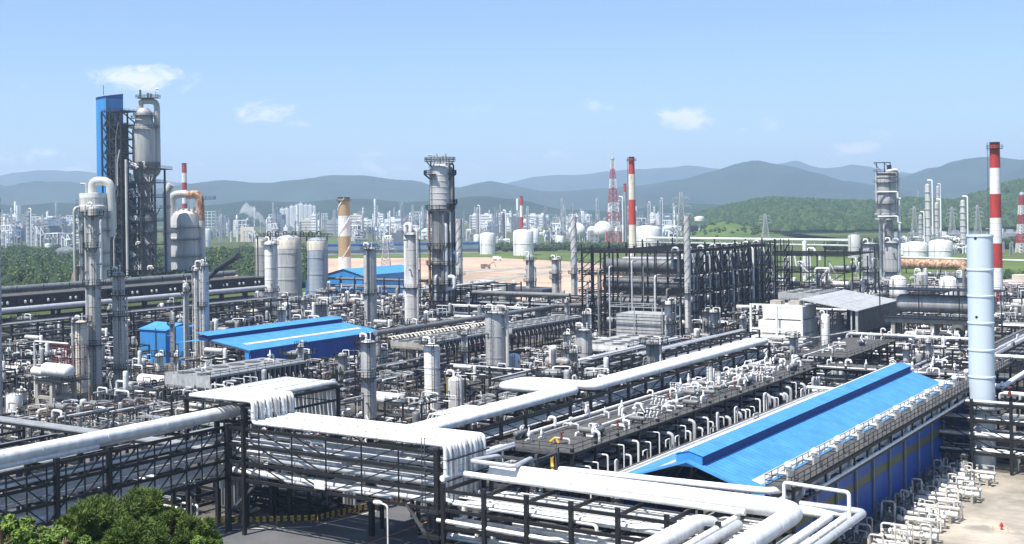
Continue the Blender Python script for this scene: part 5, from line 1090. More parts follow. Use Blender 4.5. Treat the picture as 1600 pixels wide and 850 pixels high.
    # dark framed unit right of it
    e=thing('process_structure','open dark frame unit with white vessels right of the black reactor frame','steel frame',(-150,425,0)); b=MB('dark_steel')
    for z in (5,11,17,23):
        for i in range(5): t=418+i*9; b.beam((-172,t,z),(-134,t,z),.35)
        for s in (-172,-153,-134): b.beam((s,418,z),(s,454,z),.35); 
        b.rail([(-172,418,z),(-134,418,z),(-134,454,z)],1.1,.11,2.5)
    for i in range(5):
        for s in (-172,-153,-134): b.beam((s,418+i*9,0),(s,418+i*9,25-(i%2)*3),.4)
    for i in range(4): b.beam((-134,418+i*9,5),(-134,427+i*9,11),.2); b.beam((-172+i*9.5,418,11),(-162.5+i*9.5,418,17),.2)
    b.build('frame',e)
    for i in range(16):
        x=rng.uniform(-170,-137); t=rng.uniform(419,450); z=rng.choice([5,11,17]); b=MB(rng.choice(['cladding_pale','white_paint','grey_pipe','cladding','dark_pipe']))
        if i%2: b.drum((x,t,z+.6),(x,t,z+4.6),rng.uniform(.8,1.3),14)
        else: b.drum((x,t,z+1.6),(x+5,t,z+1.6),rng.uniform(.8,1.2),14)
        b.build('vessel',e)
    for i in range(14): b=MB(rng.choice(['white_pipe','silver_pipe','grey_pipe'])); x=rng.uniform(-170,-137); t=rng.uniform(417,430); z=rng.uniform(2,18); b.tube([(x,t,z),(x,t,z+5),(x+rng.uniform(-5,5),t,z+5),(x+2,t,z+1)],rng.uniform(.2,.45)); b.build('pipe',e)
    for i in range(10): b=MB(rng.choice(['white_pipe','silver_pipe','grey_pipe'])); t=rng.uniform(419,450); z=rng.uniform(2,18); b.tube([(-133.4,t,z),(-133.4,t,z+5),(-133.4,t+rng.uniform(-5,5),z+5),(-135,t+2,z+1)],rng.uniform(.2,.4)); b.build('pipe',e)
def cooler(label,s0,s1,t0,t1,z,h,m='fan_grey',front='pale_steel',bays=6,red=True,group=None,fans=True):
    e=thing('air_cooler',label,'air cooler',((s0+s1)/2,t0,0),group=group)
    b=MB(m); b.box(s0,s1,t0,t1,z+h-.45,z+h); b.m('dark_steel'); b.box(s0+.8,s1-.8,t0+.2,t1-.2,z+.1,z+h-.5); b.m(m)  # dark inner box stands in for the shade inside the open bays
    for i in range(int((t1-t0)/1.5)): b.box(s1-.5,s1-.05,t0+i*1.5,t0+i*1.5+.22,z,z+h-.45)
    b.box(s0,s1,t0,t1,z-.1,z+.05); b.build('fan_box',e)
    b=MB(front); b.box(s0+.1,s1-.1,t0-.06,t0-.0,z+.1,z+h-.1); b.build('end_panel',e)
    b=MB('dark_steel'); n=int((t1-t0)/3)
    for i in range(n+1):
        t=t0+(t1-t0)*i/n
        for s in (s0+.2,s1-.2): b.beam((s,t,0),(s,t,z),.28); b.beam((s,t,z),(s+(.15 if s>s0+1 else -.15),t,z+h),.12)
    b.rail([(s1+.9,t0-.9,z-.6),(s1+.9,t1,z-.6)],1.1,.07,2); b.box(s1,s1+1,t0-1,t1,z-.72,z-.6); b.box(s0,s1,t0-1,t0-.1,z-.72,z-.6); b.rail([(s0,t0-.95,z-.6),(s1+.9,t0-.95,z-.6)],1.1,.07,2)
    b.rail([(s0+.1,t0+.1,z+h),(s1-.1,t0+.1,z+h),(s1-.1,t1-.1,z+h)],1.0,.06,2.4); b.build('legs_and_railing',e)
    if red: b=MB('red_dull'); b.beam((s1+.35,t0,z-1.1),(s1+.35,t1,z-1.1),.3,.4); b.beam((s1+.2,t0,z+.2),(s1+.2,t1,z+.2),.15,.35); b.build('red_beam',e)
    b=MB('grating'); k=int((t1-t0)/4.2)
    for i in range(k):
        t=t0+(t1-t0)*(i+.5)/k
        for s in ((s0*2+s1)/3-.6,(s0+s1*2)/3+.6): b.lathe([(1.75,0),(1.75,.12),(1.55,.12)],(s,t,z+h),'z',14)
    b.build('fan_rings',e)
    b=MB('silver_pipe'); b.tube([(s1-.9,t0+1,z+h+.4),(s1-.9,t1-1,z+h+.4)],.16); 
    for i in range(int((t1-t0)/2.2)): t=t0+1+i*2.2; b.tube([(s1+.35,t,z+h*.3),(s1+.7,t,z-.3),(s1+.7,t,z-2.3)],.12)
    b.build('header_pipes',e); return e
def buildings():
    cooler('grey air cooler behind the raised white pipe shelf',-195,-181.5,169,197,6.4,2.6,red=True)
    cooler('long grey air cooler bank in mid plant, near half',-194,-183,241,279,6.6,1.6,front='concrete')
    cooler('long grey air cooler bank in mid plant, far half',-194,-183,281,322,6.6,1.6)
    cooler('pale louvred cooler in front of the black frame',-163,-148,283,308,3.2,1.8,m='pale_steel',red=False,front='white_paint')
    cooler('flat grey cooler on the dark framed unit at right',-141,-127,372,392,11,2.2,red=False)
    # second cooler block upper storey
    e=thing('louvred_unit','pale slatted box unit inside a grey frame before the black structure','building',(-172,322,0)); b=MB('pale_steel')
    for i in range(9): b.box(-170.5,-156,318,328,1.5+i*.95,2.25+i*.95)
    b.build('louvres',e); b=MB('pale_steel')
    for s in (-172,-164,-155):
        for t in (317,329): b.beam((s,t,0),(s,t,12),.25)
    for z in (5,8.5,12):
        for t in (317,329): b.beam((-172,t,z),(-155,t,z),.2)
        for s in (-172,-164,-155): b.beam((s,317,z),(s,329,z),.2)
    b.rail([(-172,317,12),(-155,317,12),(-155,329,12)],1.1,.08,2); b.build('frame',e)
    # blue-roofed lean-to
    s1=-210; e=thing('blue_shelter','low blue roofed shelter with open dark gable in left middle','building',(s1,208,0)); t0,t1=208,256
    b=MB('blue_roof'); b.quad((s1+.5,t0-.5,8.7),(s1+.5,t1+.5,8.7),(-223,t1+.5,10.6),(-223,t0-.5,10.6)); b.quad((s1+.5,t0-.5,8.5),(-223,t0-.5,10.4),(-223,t1+.5,10.4),(s1+.5,t1+.5,8.5)); b.quad((s1+.5,t0-.5,8.5),(s1+.5,t0-.5,8.7),(-223,t0-.5,10.6),(-223,t0-.5,10.4)); b.quad((s1+.5,t0-.5,8.5),(s1+.5,t1+.5,8.5),(s1+.5,t1+.5,8.7),(s1+.5,t0-.5,8.7))
    b.quad((-236,t0-.5,9.2),(-223.4,t0-.5,10.4),(-223.4,t1+.5,10.4),(-236,t1+.5,9.2)); b.build('roof',e)
    b=MB('blue_roof'); b.quad((-222.6,t0-1.5,11.6),(-226.6,t0-1.5,12.2),(-226.6,t1+.5,12.2),(-222.6,t1+.5,11.6)); b.m('blue_vent_shade'); b.box(-226.3,-223,t0-1,t1,10.3,11.5); b.build('ridge_vent',e)
    b=MB('skylight'); b.quad((-214.2,t0+3,9.42),(-214.2,t1-2,9.42),(-215.6,t1-2,9.62),(-215.6,t0+3,9.62)); b.build('skylight_strip',e)
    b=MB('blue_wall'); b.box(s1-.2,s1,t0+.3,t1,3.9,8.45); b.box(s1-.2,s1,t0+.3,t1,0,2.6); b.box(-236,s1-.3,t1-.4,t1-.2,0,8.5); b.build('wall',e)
    b=MB('olive_panel'); b.box(s1-.2,s1-.02,t0+.3,t1,2.6,3.9); b.build('translucent_band',e)
    b=MB('blue_shed'); b.box(s1-1.6,s1-.25,t0-.1,t0+.25,0,8.4); b.build('corner_panel',e)
    b=MB('pale_steel'); b.beam((s1,t0,8.2),(-223,t0,10.1),.3)
    for s in (-223,-235): b.beam((s,t0,0),(s,t0,9.8 if s==-223 else 9),.3)
    b.build('gable_frame',e)
    # bright blue box shed
    s,t=st(*G(240,566)); e=thing('blue_shed','bright blue box shed behind the thin bundled columns','shed',(s,t,0)); b=MB('blue_shed'); b.box(s-5.5,s+5,t,t+12,0,9.2); b.box(s+5.8,s+9,t+3,t+9,0,9.8); b.build('wall',e)
    b=MB('blue_roof'); b.quad((s-6,t-.4,9.0),(s+5.4,t-.4,9.0),(s+5.4,t+6,10.6),(s-6,t+6,10.6)); b.quad((s-6,t+6,10.6),(s+5.4,t+6,10.6),(s+5.4,t+12.4,9),(s-6,t+12.4,9)); b.quad((s-5.5,t-.02,9),(s-5.5,t+12,9),(s-5.5,t+6,10.5)); b.quad((s+5,t,9),(s+5,t+12,9),(s+5,t+6,10.5)); b.build('roof',e)
    b=MB('grey_steel'); b.beam((s+1.2,t-.2,0),(s+1.2,t-.2,9.5),.2); b.build('drain_pipe',e)
    # blue barn
    X,D=G(535,470); s,t=st(X,D); e=thing('blue_barn','light blue roofed barn in front of the beige spiral chimney','building',(s,t,0))
    A=P(515,432,D)[2]; k=D/F; hw=22; a,c=s-10,s+12; d0,d1=t,t+42; zr=P(560,420,D)[2]; ze=zr-2.6
    b=MB('blue_shed'); b.box(a,c,d0,d1,0,ze); b.quad((a,d0,ze),(c,d0,ze),((a+c)/2,d0,zr)); b.quad((a,d1,ze),(c,d1,ze),((a+c)/2,d1,zr)); b.build('wall',e)
    b=MB('blue_roof'); m_=(a+c)/2; b.quad((a-.6,d0-.6,ze-.1),(m_,d0-.6,zr+.1),(m_,d1,zr+.1),(a-.6,d1,ze-.1)); b.quad((m_,d0-.6,zr+.1),(c+.6,d0-.6,ze-.1),(c+.6,d1,ze-.1),(m_,d1,zr+.1)); b.build('roof',e)
    b=MB('blue_shed'); b.box(a-14,a-.5,d0+2,d0+20,0,ze-3); b.build('annex',e)
    # grey equipment building with roof unit, dark sheds behind
    X,D=G(757,488); s,t=st(X,D); e=thing('equipment_building','grey windowless equipment building with white roof unit','building',(s,t,0)); b=MB('concrete_grey'); b.box(s-10,s+3,t,t+18,0,P(757,448,D)[2]); b.build('wall',e); zz=P(757,448,D)[2]
    b=MB('white_paint'); b.box(s-5,s-2,t+3,t+6,zz,zz+2.2); b.box(s-1.6,s+1.4,t+3,t+6,zz,zz+2.2); b.m('glass_dark'); b.box(s-4.6,s-2.4,t+2.94,t+3,zz+.4,zz+1.8); b.box(s-1.2,s+1.0,t+2.94,t+3,zz+.4,zz+1.8); b.build('roof_unit',e)
    b=MB('cladding'); b.drum((s+5,t,1),(s+5,t,11),1.8,18); b.drum((s+9,t,1),(s+9,t,11.5),1.8,18); b.build('twin_drums',e)
    X,D=G(815,482); s,t=st(X,D); e=thing('louvred_shed','low dark louvred shed with row of pale elbows','building',(s,t,0)); b=MB('grey_steel'); b.box(s-10,s+10,t,t+14,5,8); b.m('dark_steel'); b.box(s-10.1,s+10,t-.1,t,5.6,6.4); b.build('housing',e); b=MB('dark_steel')
    for i in range(9): b.beam((s-10+i*2.5,t-.3,0),(s-10+i*2.5,t-.3,5),.25); b.beam((s+10.2,t+i*1.7,0),(s+10.2,t+i*1.7,5),.2)
    b.build('legs',e)
    for i in range(9): b=MB('cream_paint'); b.tube([(s-9+i*2.2,t-1.4,4.6),(s-9+i*2.2,t-2.4,3.2),(s-9+i*2.2,t-1.2,1.8),(s-9+i*2.2,t-2.6,.6)],.3,8); b.build('elbow_pipe',e)
    X,D=G(855,487); s,t=st(X,D); e=thing('low_wall_building','low beige walled building beside the bare field columns','building',(s,t,0)); b=MB('beige_wall'); b.box(s-8,s+16,t+4,t+5,0,3.2); b.box(s+10,s+22,t+6,t+12,0,4.2); b.box(s-8,s-7,t+5,t+16,0,3.2); b.build('wall',e)
    # boiler house
    s0,s1,t0,t1=-121.5,-108.5,303,316; zb=14.5; e=thing('boiler_house','white panelled boiler house at right of the white pipeline','building',(-115,303,0))
    b=MB('white_paint')
    for i in range(4): za=zb*i/4+.6; zc=zb*(i+1)/4+.3; ins=max(0,i-1)*.9; b.prism([(s0+ins,t0+ins),(s1-ins*.3,t0+ins),(s1-ins*.3,t1),(s0+ins,t1)],za,zc)
    b.build('casing',e); b=MB('white_pipe')
    for x in (s0-.6,(s0+s1)/2,s1+.3): b.beam((x,t0-.5,0),(x,t0-.5,zb+1),.5)
    for z in (5,9,zb+.8): b.beam((s0-.6,t0-.5,z),(s1+.3,t0-.5,z),.4)
    b.build('frame',e); b=MB('concrete'); b.box(s0+3,s0+6,t0+4,t0+7,zb,zb+1.6); b.box(s1-5,s1-2,t0+4,t0+7,zb,zb+1.6); b.build('roof_vent',e)
    b=MB('white_pipe'); b.tube([(s0-4,t0-2,7),(s1+2,t0-2,7)],.5); b.tube([(s0-2,t0-3,4.6),(s1+3,t0-3,4.6),(s1+3,t0-3,0)],.5); b.tube([(s0-1,t0-4,.5),(s0-1,t0-4,4),(s0+2,t0-4,4)],.9); b.build('duct_pipes',e)
    # grey shed
    s0,s1,t0,t1=-110,-96,309,345; e=thing('grey_shed','tall grey sheet roofed shed with open left side','shed',(-103,309,0)); b=MB('fan_grey'); b.m('cladding')
    b.quad((s0-1,t0-1,16.6),(s1+.6,t0-1,14.0),(s1+.6,t1+1,14.0),(s0-1,t1+1,16.6)); b.quad((s0-1,t0-1,16.4),(s0-1,t1+1,16.4),(s1+.6,t1+1,13.8),(s1+.6,t0-1,13.8)); b.quad((s0-1,t0-1,16.4),(s1+.6,t0-1,13.8),(s1+.6,t0-1,14.0),(s0-1,t0-1,16.6)); b.build('roof',e)
    b=MB('grey_steel'); b.box(s1,s1+.2,t0,t1,8,13.8); b.build('side_wall',e); b=MB('dark_steel'); b.box(s1-.4,s1-.2,t0,t1,0,7.9); b.box(s0,s1,t1-.3,t1,0,14)
    for i in range(8): t=t0+i*5.1; b.beam((s1+.1,t,0),(s1+.1,t,8),.3); 
    for z in (2,4.5,7): b.beam((s1+.3,t0,z),(s1+.3,t1,z),.25)
    b.build('lower_frame',e); b=MB('pale_steel'); b.beam((s1,t0,0),(s1,t0,14),.6); b.beam((s1-1.4,t0,0),(s1-1.4,t0,14.2),.35); b.beam((s0,t0,0),(s0,t0,16),.4); b.beam((s0,t0,6),(s1,t0,9),.3); b.build('front_posts',e)
    b=MB('concrete_grey'); b.lathe([(3,0),(3,8),(1,10),(1,12)],((s0+s1)/2,t0+8,0),'z',18); b.build('furnace',e)
    # big drum on concrete frame
    sL,t=-88.5,323; e=thing('drum_structure','long grey drum on a concrete and steel frame left of blue stack','drum',(-78,323,0)); b=MB('cladding_stained'); b.drum((sL,t,15.2),(-66,t,15.2),2.35,24); b.build('drum',e)
    b=MB('concrete')
    for s in (-90,-80,-70): b.box(s-.5,s+.5,t-3,t-2,0,10.3); b.box(s-.5,s+.5,t+2,t+3,0,10.3)
    b.box(-92,-64,t-3.2,t-2.1,10.3,11.4); b.box(-92,-64,t+2.1,t+3.2,10.3,11.4); b.build('concrete_frame',e)
    b=MB('dark_steel'); 
    for z in (11.7,19): b.box(-93,-63,t-4,t+4,z-.15,z); b.rail([(-93,t+4,z),(-93,t-4,z),(-63,t-4,z)],1.1,.1,2)
    for s in (-93,-83,-73,-63): b.beam((s,t-4,11.6),(s,t-4,19),.25)
    b.build('deck',e)
    rng=random.Random(3)
    for i in range(12): b=MB(rng.choice(['white_pipe','silver_pipe','cladding_pale'])); x=-90+i*2.1; zz=rng.uniform(5,9); b.tube([(x,t-5,zz),(x,t-6,zz),(x,t-6,zz-2.8),(x+rng.uniform(-2,2.5),t-8,zz-4.5)],rng.choice([.3,.4,.5])); b.build('pipe',e)
    rack('pipe deck in front of the long grey drum',-96,-64,308,316,[7.6,5.2,3],bay=6,along='s',pipes=[5,8,8],seed=61,rmax=.45)
    for (a,c,lab) in (((-93,306,8),(-86,301,0.5),'left slanting silver pipe before the long drum'),((-82,306,8),(-76,299,.5),'right slanting silver pipe before the long drum'),((-74,306,7.5),(-72,300,.5),'steep slanting silver pipe before the long drum')): pipeline([(a[0],a[1]+5,a[2]),a,c],.45,'silver_pipe',lab,joints=40)
    pipeline([(-97,304,1),(-97,304,8.6),(-74,304,8.6)],.45,'silver_pipe','silver arch pipe before the long grey drum',joints=8)
    X,D=G(1455,428); s,t=st(X,D); z0=P(1455,413,D)[2]; k=D/F; e=thing('rusty_duct','long rusty horizontal duct above the white tanks at right','duct',(s,t,0)); b=MB('rusty'); L=48*k; b.tube([(s-L,t,z0),(s+L,t,z0),(s+L,t,2)],8*k,18); b.build('duct',e); b=MB('dark_steel')
    for q in (-.8,-.3,.3,.8): b.beam((s+L*q,t,0),(s+L*q,t,z0),.5)
    b.build('supports',e)
    for i in range(7): X,D=G(1448+i*8.5,455); s,t=st(X,D); e=thing('filter_drum','%s of seven slim grey drums under the rusty duct'%['leftmost','second','third','middle','fifth','sixth','rightmost'][i],'drum',(s,t,0),group='slim drums under the rusty duct'); b=MB('grey_pipe'); b.drum((s,t,1),(s,t,P(1448,424,D)[2]-1),3.6*D/F,14); b.build('shell',e)
    # rusty ducts left, behind the left rack
    X,D=G(350,452); s,t=st(X,D); z0=P(350,436,D)[2]; e=thing('rusty_duct','rusty horizontal duct left of the silos','duct',(s,t,0)); b=MB('rusty'); b.tube([(s-20,t-4,z0),(s+2,t-4,z0),(s+12,t-4,z0-1.5)],2.3,16); b.tube([(s-12,t+2,z0+1),(s+14,t+2,z0)],2.0,16); b.build('duct',e); b=MB('dark_steel')
    for q in (-18,-6,6,14): b.beam((s+q,t-4,0),(s+q,t-4,z0),.5); b.beam((s+q,t-4,2),(s+q+8,t-4,z0-2),.35)
    b.build('supports',e)
    pipeline([GP(296,462,16),GP(340,420,24),GP(372,400,30)],.8,'dark_pipe','dark slanting conveyor pipe left of the silos',joints=60)
    # drum on concrete legs, left
    s,t=st(*G(72,662)); e=thing('drum_on_legs','white drum on a tall concrete leg frame near left edge','drum',(s,t,0)); b=MB('concrete')
    for (x,y) in ((-2.4,0),(2.2,0),(-2.4,5),(2.2,5)): b.beam((s+x,t+y,0),(s+x,t+y,8.4),.8)
    for z in (8.2,5.2): b.beam((s-2.4,t,z),(s+2.2,t,z),.6); b.beam((s-2.4,t+5,z),(s+2.2,t+5,z),.6); b.beam((s-2.4,t,z),(s-2.4,t+5,z),.6); b.beam((s+2.2,t,z),(s+2.2,t+5,z),.6)
    b.build('concrete_legs',e); b=MB('white_paint'); b.drum((s-1.6,t+1.4,10.6),(s+5.4,t+1.4,10.6),1.35,20); b.build('drum',e); b=MB('white_paint'); b.drum((s-5.5,t+1.4,10.0),(s-2.4,t+1.4,10.0),.9,16); b.build('small_drum',e)
    b=MB('red_dull'); 
    for q in range(5): b.beam((s-2+q*1.6,t+3,8.5),(s-2+q*1.6,t+3,15.4),.13); b.beam((s-2+q*1.6,t+6,8.5),(s-2+q*1.6,t+6,15.4),.13)
    for z in (12.4,15.3): b.rail([(s-2,t+3,z-1),(s+5,t+3,z-1),(s+5,t+6,z-1)],1.1,.08,1.4)
    b.build('red_cage',e); b=MB('dark_steel'); b.box(s-3.4,s+6,t-.8,t+6,8.5,8.65); b.rail([(s-3.4,t-.8,8.6),(s+6,t-.8,8.6),(s+6,t+6,8.6)],1.1,.07,1.6); b.build('deck',e)
    b=MB('grey_pipe'); b.drum((s-1.6,t+2,3.6),(s+4,t+2,3.6),1.0,16); b.build('lower_drum',e); b=MB('white_pipe'); b.tube([(s-9,t+4,4),(s-9,t+4,15.6),(s+2,t+4,15.6)],.18); b.tube([(s+4,t-1,0),(s+4,t-1,5.5)],.15); b.build('pipe',e); b=MB('yellow_paint'); b.beam((s+1,t-1,.2),(s-.6,t-1,3.2),.25,.1); b.build('yellow_stair',e)
    # horizontal white drums left middle
    for (x,y,L,z,lab) in ((600,627,9,3,'white horizontal drum right of the ladder tower column'),(240,598,8,4,'white horizontal drum left of the grey air cooler'),(1010,545,7,3,'white horizontal drum in the pipework left of louvred unit'),(385,478,9,8,'beige horizontal drum below the rusty duct')):
        s,t=st(*G(x,y+z*6,0)); e=thing('horizontal_drum',lab,'drum',(s,t,0),group='horizontal drums'); b=MB('white_paint' if z!=8 else 'cream_paint'); b.drum((s-L/2,t,z),(s+L/2,t,z),1.25,18); b.build('shell',e); b=MB('concrete'); b.box(s-L*.3,s-L*.3+.5,t-1,t+1,0,z-.9); b.box(s+L*.3,s+L*.3+.5,t-1,t+1,0,z-.9); b.build('pier',e)
    # pink building at far right
    X,D=G(1588,470); s,t=st(X,D); e=thing('pink_building','low pink building at the right edge behind the chimney','building',(X,D,0),'w'); b=MB('pink_wall'); b.box(X-10,X+40,D,D+14,0,P(1588,440,D)[2]); z=P(1588,440,D)[2]; b.m('beige_wall'); b.box(X+2,X+12,D+2,D+9,z,z+2.5); b.build('wall',e)
    for i in range(5): b=MB('glass_dark'); b.box(X-7+i*6,X-3+i*6,D-.06,D,z*.45,z*.75); b.build('window',e)
    # white tank at right edge with lettering
    X,D=G(1597,500); e=thing('lettered_tank','white tank cut by the right edge with black letters','tank',(X,D,0),'w'); b=MB('white_paint'); zz=P(1597,470,D)[2]; b.lathe([(3.6,0),(3.6,zz),(.2,zz+.4)],(X+1.5,D+3,0),'z',28); b.build('shell',e)
    cu=bpy.data.curves.new('letters','FONT'); cu.body='G('; cu.size=2.2; cu.extrude=.02; cu.materials.append(MATS['dark_steel']); tmp=bpy.data.objects.new('letters',cu); C.objects.link(tmp); bpy.context.view_layer.update(); me=bpy.data.meshes.new_from_object(tmp); bpy.data.objects.remove(tmp); me.materials.clear(); me.materials.append(MATS['dark_steel']); ob=bpy.data.objects.new('letters',me); C.objects.link(ob); ob.parent=e; ob.location=(-1.2,-.75,zz-2.9); ob.rotation_euler=(PI/2,0,0)
def stacks():
    # pale blue banded stack
    X,D=G(1536,728); s,t=st(X,D); k=D/F; r=19.3*k; zt=P(1536,366,D)[2]; e=thing('banded_stack','pale blue fat stack with raised rings at right','chimney',(s,t,0)); b=MB('light_blue_paint'); n=7; pr=[(r,0)]
    pr+=[(r,zt),(r*.93,zt),(r*.9,zt-3)]; b.lathe(pr,(s,t,0),'z',40,False); b.build('flue',e)
    for y in (419,460,502,544,586,640,366.6): b=MB('light_blue_paint'); z=P(1536,y,D)[2]-.35; b.lathe([(r,0),(r*1.055,.06),(r*1.055,.26),(r,.32)],(s,t,z),'z',40,False); b.build('ring',e)
    b=MB('grey_steel'); z=P(1536,636,D)[2]; b.ringdeck(s,t,z,r,r+1.3,0,2*PI,18); b.ladder(s-r-.2,t-.4,.5,z+1,ang=PI/2); b.build('platform',e)
    for (y,a) in ((372,-1.7),(494,-1.7)): b=MB('dark_steel'); b.lathe([(.22,0),(.22,.1)],(s+math.cos(a)*r,t+math.sin(a)*(r+.03),P(1536,y,D)[2]),'y',10); b.build('port',e)
    banded_chimney(1556,500,222,20,'tall red and white banded chimney at right',[(222,262,'red_paint'),(262,303,'white_paint'),(303,340,'red_paint'),(340,380,'white_paint'),(380,418,'red_paint'),(418,455,'white_paint'),(455,500,'red_paint')],D=423,wt=15)
    banded_chimney(988,440,245,13.5,'slim red and white banded chimney in centre right',[(245,272,'red_paint'),(272,312,'cream_paint'),(312,351,'red_paint'),(351,440,'cream_paint')],D=700,wt=9)
    banded_chimney(538,426,308,20,'beige and white chimney wound by a spiral stair',[(308,337,'tan_paint'),(337,369,'white_paint'),(369,401,'tan_paint'),(401,426,'white_paint')],D=806,wt=18,helix=True)
    X=P(538,400,806)[0]; s,t=st(X,806)
    banded_chimney(289,440,255,8.5,'red and white chimney behind the rusty arched duct',[(255,270,'red_paint'),(270,285,'white_paint'),(285,300,'red_paint'),(300,318,'white_paint'),(318,440,'red_paint')],D=900,wt=7.5,plat=False)
    banded_chimney(815,385,307,6,'small distant red and white chimney above white tanks',[(307,321,'red_paint'),(321,339,'white_paint'),(339,358,'red_paint'),(358,385,'white_paint')],D=1300,wt=4.5,plat=False)
    banded_chimney(977,385,287,6,'distant red topped stack left of the slim chimney',[(287,300,'red_paint'),(300,385,'far_grey')],D=1300,wt=4.5,plat=False)
    for (x,yt,w0,w1,D,lab,n) in ((957,250,17,3.5,1250,'red and white lattice flare tower in the distance',9),(1597,306,9,4,950,'red and white lattice mast at the right edge',6)):
        X,Y,z1=P(x,yt,D); e=thing('lattice_tower',lab,'tower',(X,Y,0),'w'); b=MB('white_paint'); lattice(b,X,Y,0,z1,w0*.9,w1*.8,18,.5,['red_paint','white_paint']*4 if n==9 else ['white_paint','red_paint']*3); b.m('far_grey'); b.tube([(X,Y,0),(X,Y,z1+2)],1.1,10); b.lathe([(1.6,0),(2.2,2),(1.4,4)],(X,Y,z1-1),'z',10); b.build('lattice',e)
def right_side():
    rack('dark multi level rack right of the pale blue stack',-49,-26,196,212,[10.6,8,5.4,3],bay=5.6,along='s',pipes=[4,9,9,8],seed=70,postw=.45,truss=1,sides=(0,))
    rack('long rack running back from the pale blue stack with black pipes',-39,-27,213,330,[8.6,6.2,3.8],bay=7,pipes=[12,11,10],seed=71,mats=['dark_pipe','grey_pipe','dark_pipe','silver_pipe'])
    pipeline([(-53,211,11.3),(-41.5,211,11.3),(-41.5,255,11.3)],.42,'white_pipe','white pipe wrapping the foot of the pale blue stack',joints=7,bend=1.2)
    pipeline([(-40.2,204,11.2),(-29,204,11.2),(-29,250,11.2)],.4,'white_pipe','white pipe bending right at the lower right rack',joints=7,bend=1.2)
    pipeline([(-58,262,10),(-38,262,10),(-38,330,10)],.4,'white_pipe','white pipe behind the pale blue stack going back right',joints=8)
    e=thing('control_hut','low concrete hut with posts under the right rack','hut',(-40,204,0)); b=MB('concrete_grey'); b.box(-42,-33,206,210,0,4.4); b.build('wall',e); b=MB('glass_dark'); b.box(-40.6,-39.2,205.94,206,.2,2.4); b.box(-37.8,-36.2,205.94,206,1.6,2.6); b.build('door_and_window',e)
    e=thing('concrete_posts','row of pale concrete posts under the right rack','posts',(-44,203,0)); b=MB('concrete')
    for i in range(5): b.beam((-45+i*3.3,203.2,0),(-45+i*3.3,203.2,8),.5)
    b.beam((-45,203.2,7.6),(-31,203.2,7.6),.5); b.build('posts',e)
    tank(1502,748,720,22,'cladding','short grey tank at the far end of the exchanger row',dome=.05,ringn=1)
    rack('brown piped rack behind the blue roof to the pale stack',-66,-50,226,262,[9,6.6,4.2],bay=6,pipes=[6,10,10],seed=72)
    rack('low pipe rack with white pipes right of black frame',-128,-108,380,470,[9,6.5],bay=7,pipes=[10,12],seed=73)
    rack('dark rack below the grey shed',-95,-84,262,300,[7.5,5,2.8],bay=6,pipes=[7,9,9],seed=74,deck=8)
    rack('mid pipe rack behind the long grey drum',-90,-60,335,347,[9,6],bay=6,along='s',pipes=[9,9],seed=75)
    rack('far right rack with dark pipes',-62,-44,280,360,[8,5],bay=7,pipes=[10,10],seed=76)
def cross_racks():
    for i,(lab,a) in enumerate((('rack running back left of the white column',(-176,-168,200,236,[6.4,4.6,2.8])),('rack running back right of the white column and stained drum',(-144,-136,212,300,[5.6,3.8,2.2])),('short rack running back near the louvred unit',(-126,-118,242,298,[8.6,6.4,4.2])))):
        rack(lab,*a,bay=6.5,pipes=[6,8,8],seed=120+i,rmax=.28,mats=['white_pipe','silver_pipe','grey_pipe','silver_pipe','dark_pipe'])
    for i,(lab,a) in enumerate((('cross rack in front of the fat grey column',(-166,-110,226,232,[5.4,3.6])),('cross rack behind the boiler house',(-128,-98,350,357,[10,7.5])),('cross rack between the grey columns at centre left',(-240,-206,322,330,[9.5,7,4.5])))):
        rack(lab,*a,bay=6.5,along='s',pipes=[5,6,6],seed=140+i,rmax=.28)
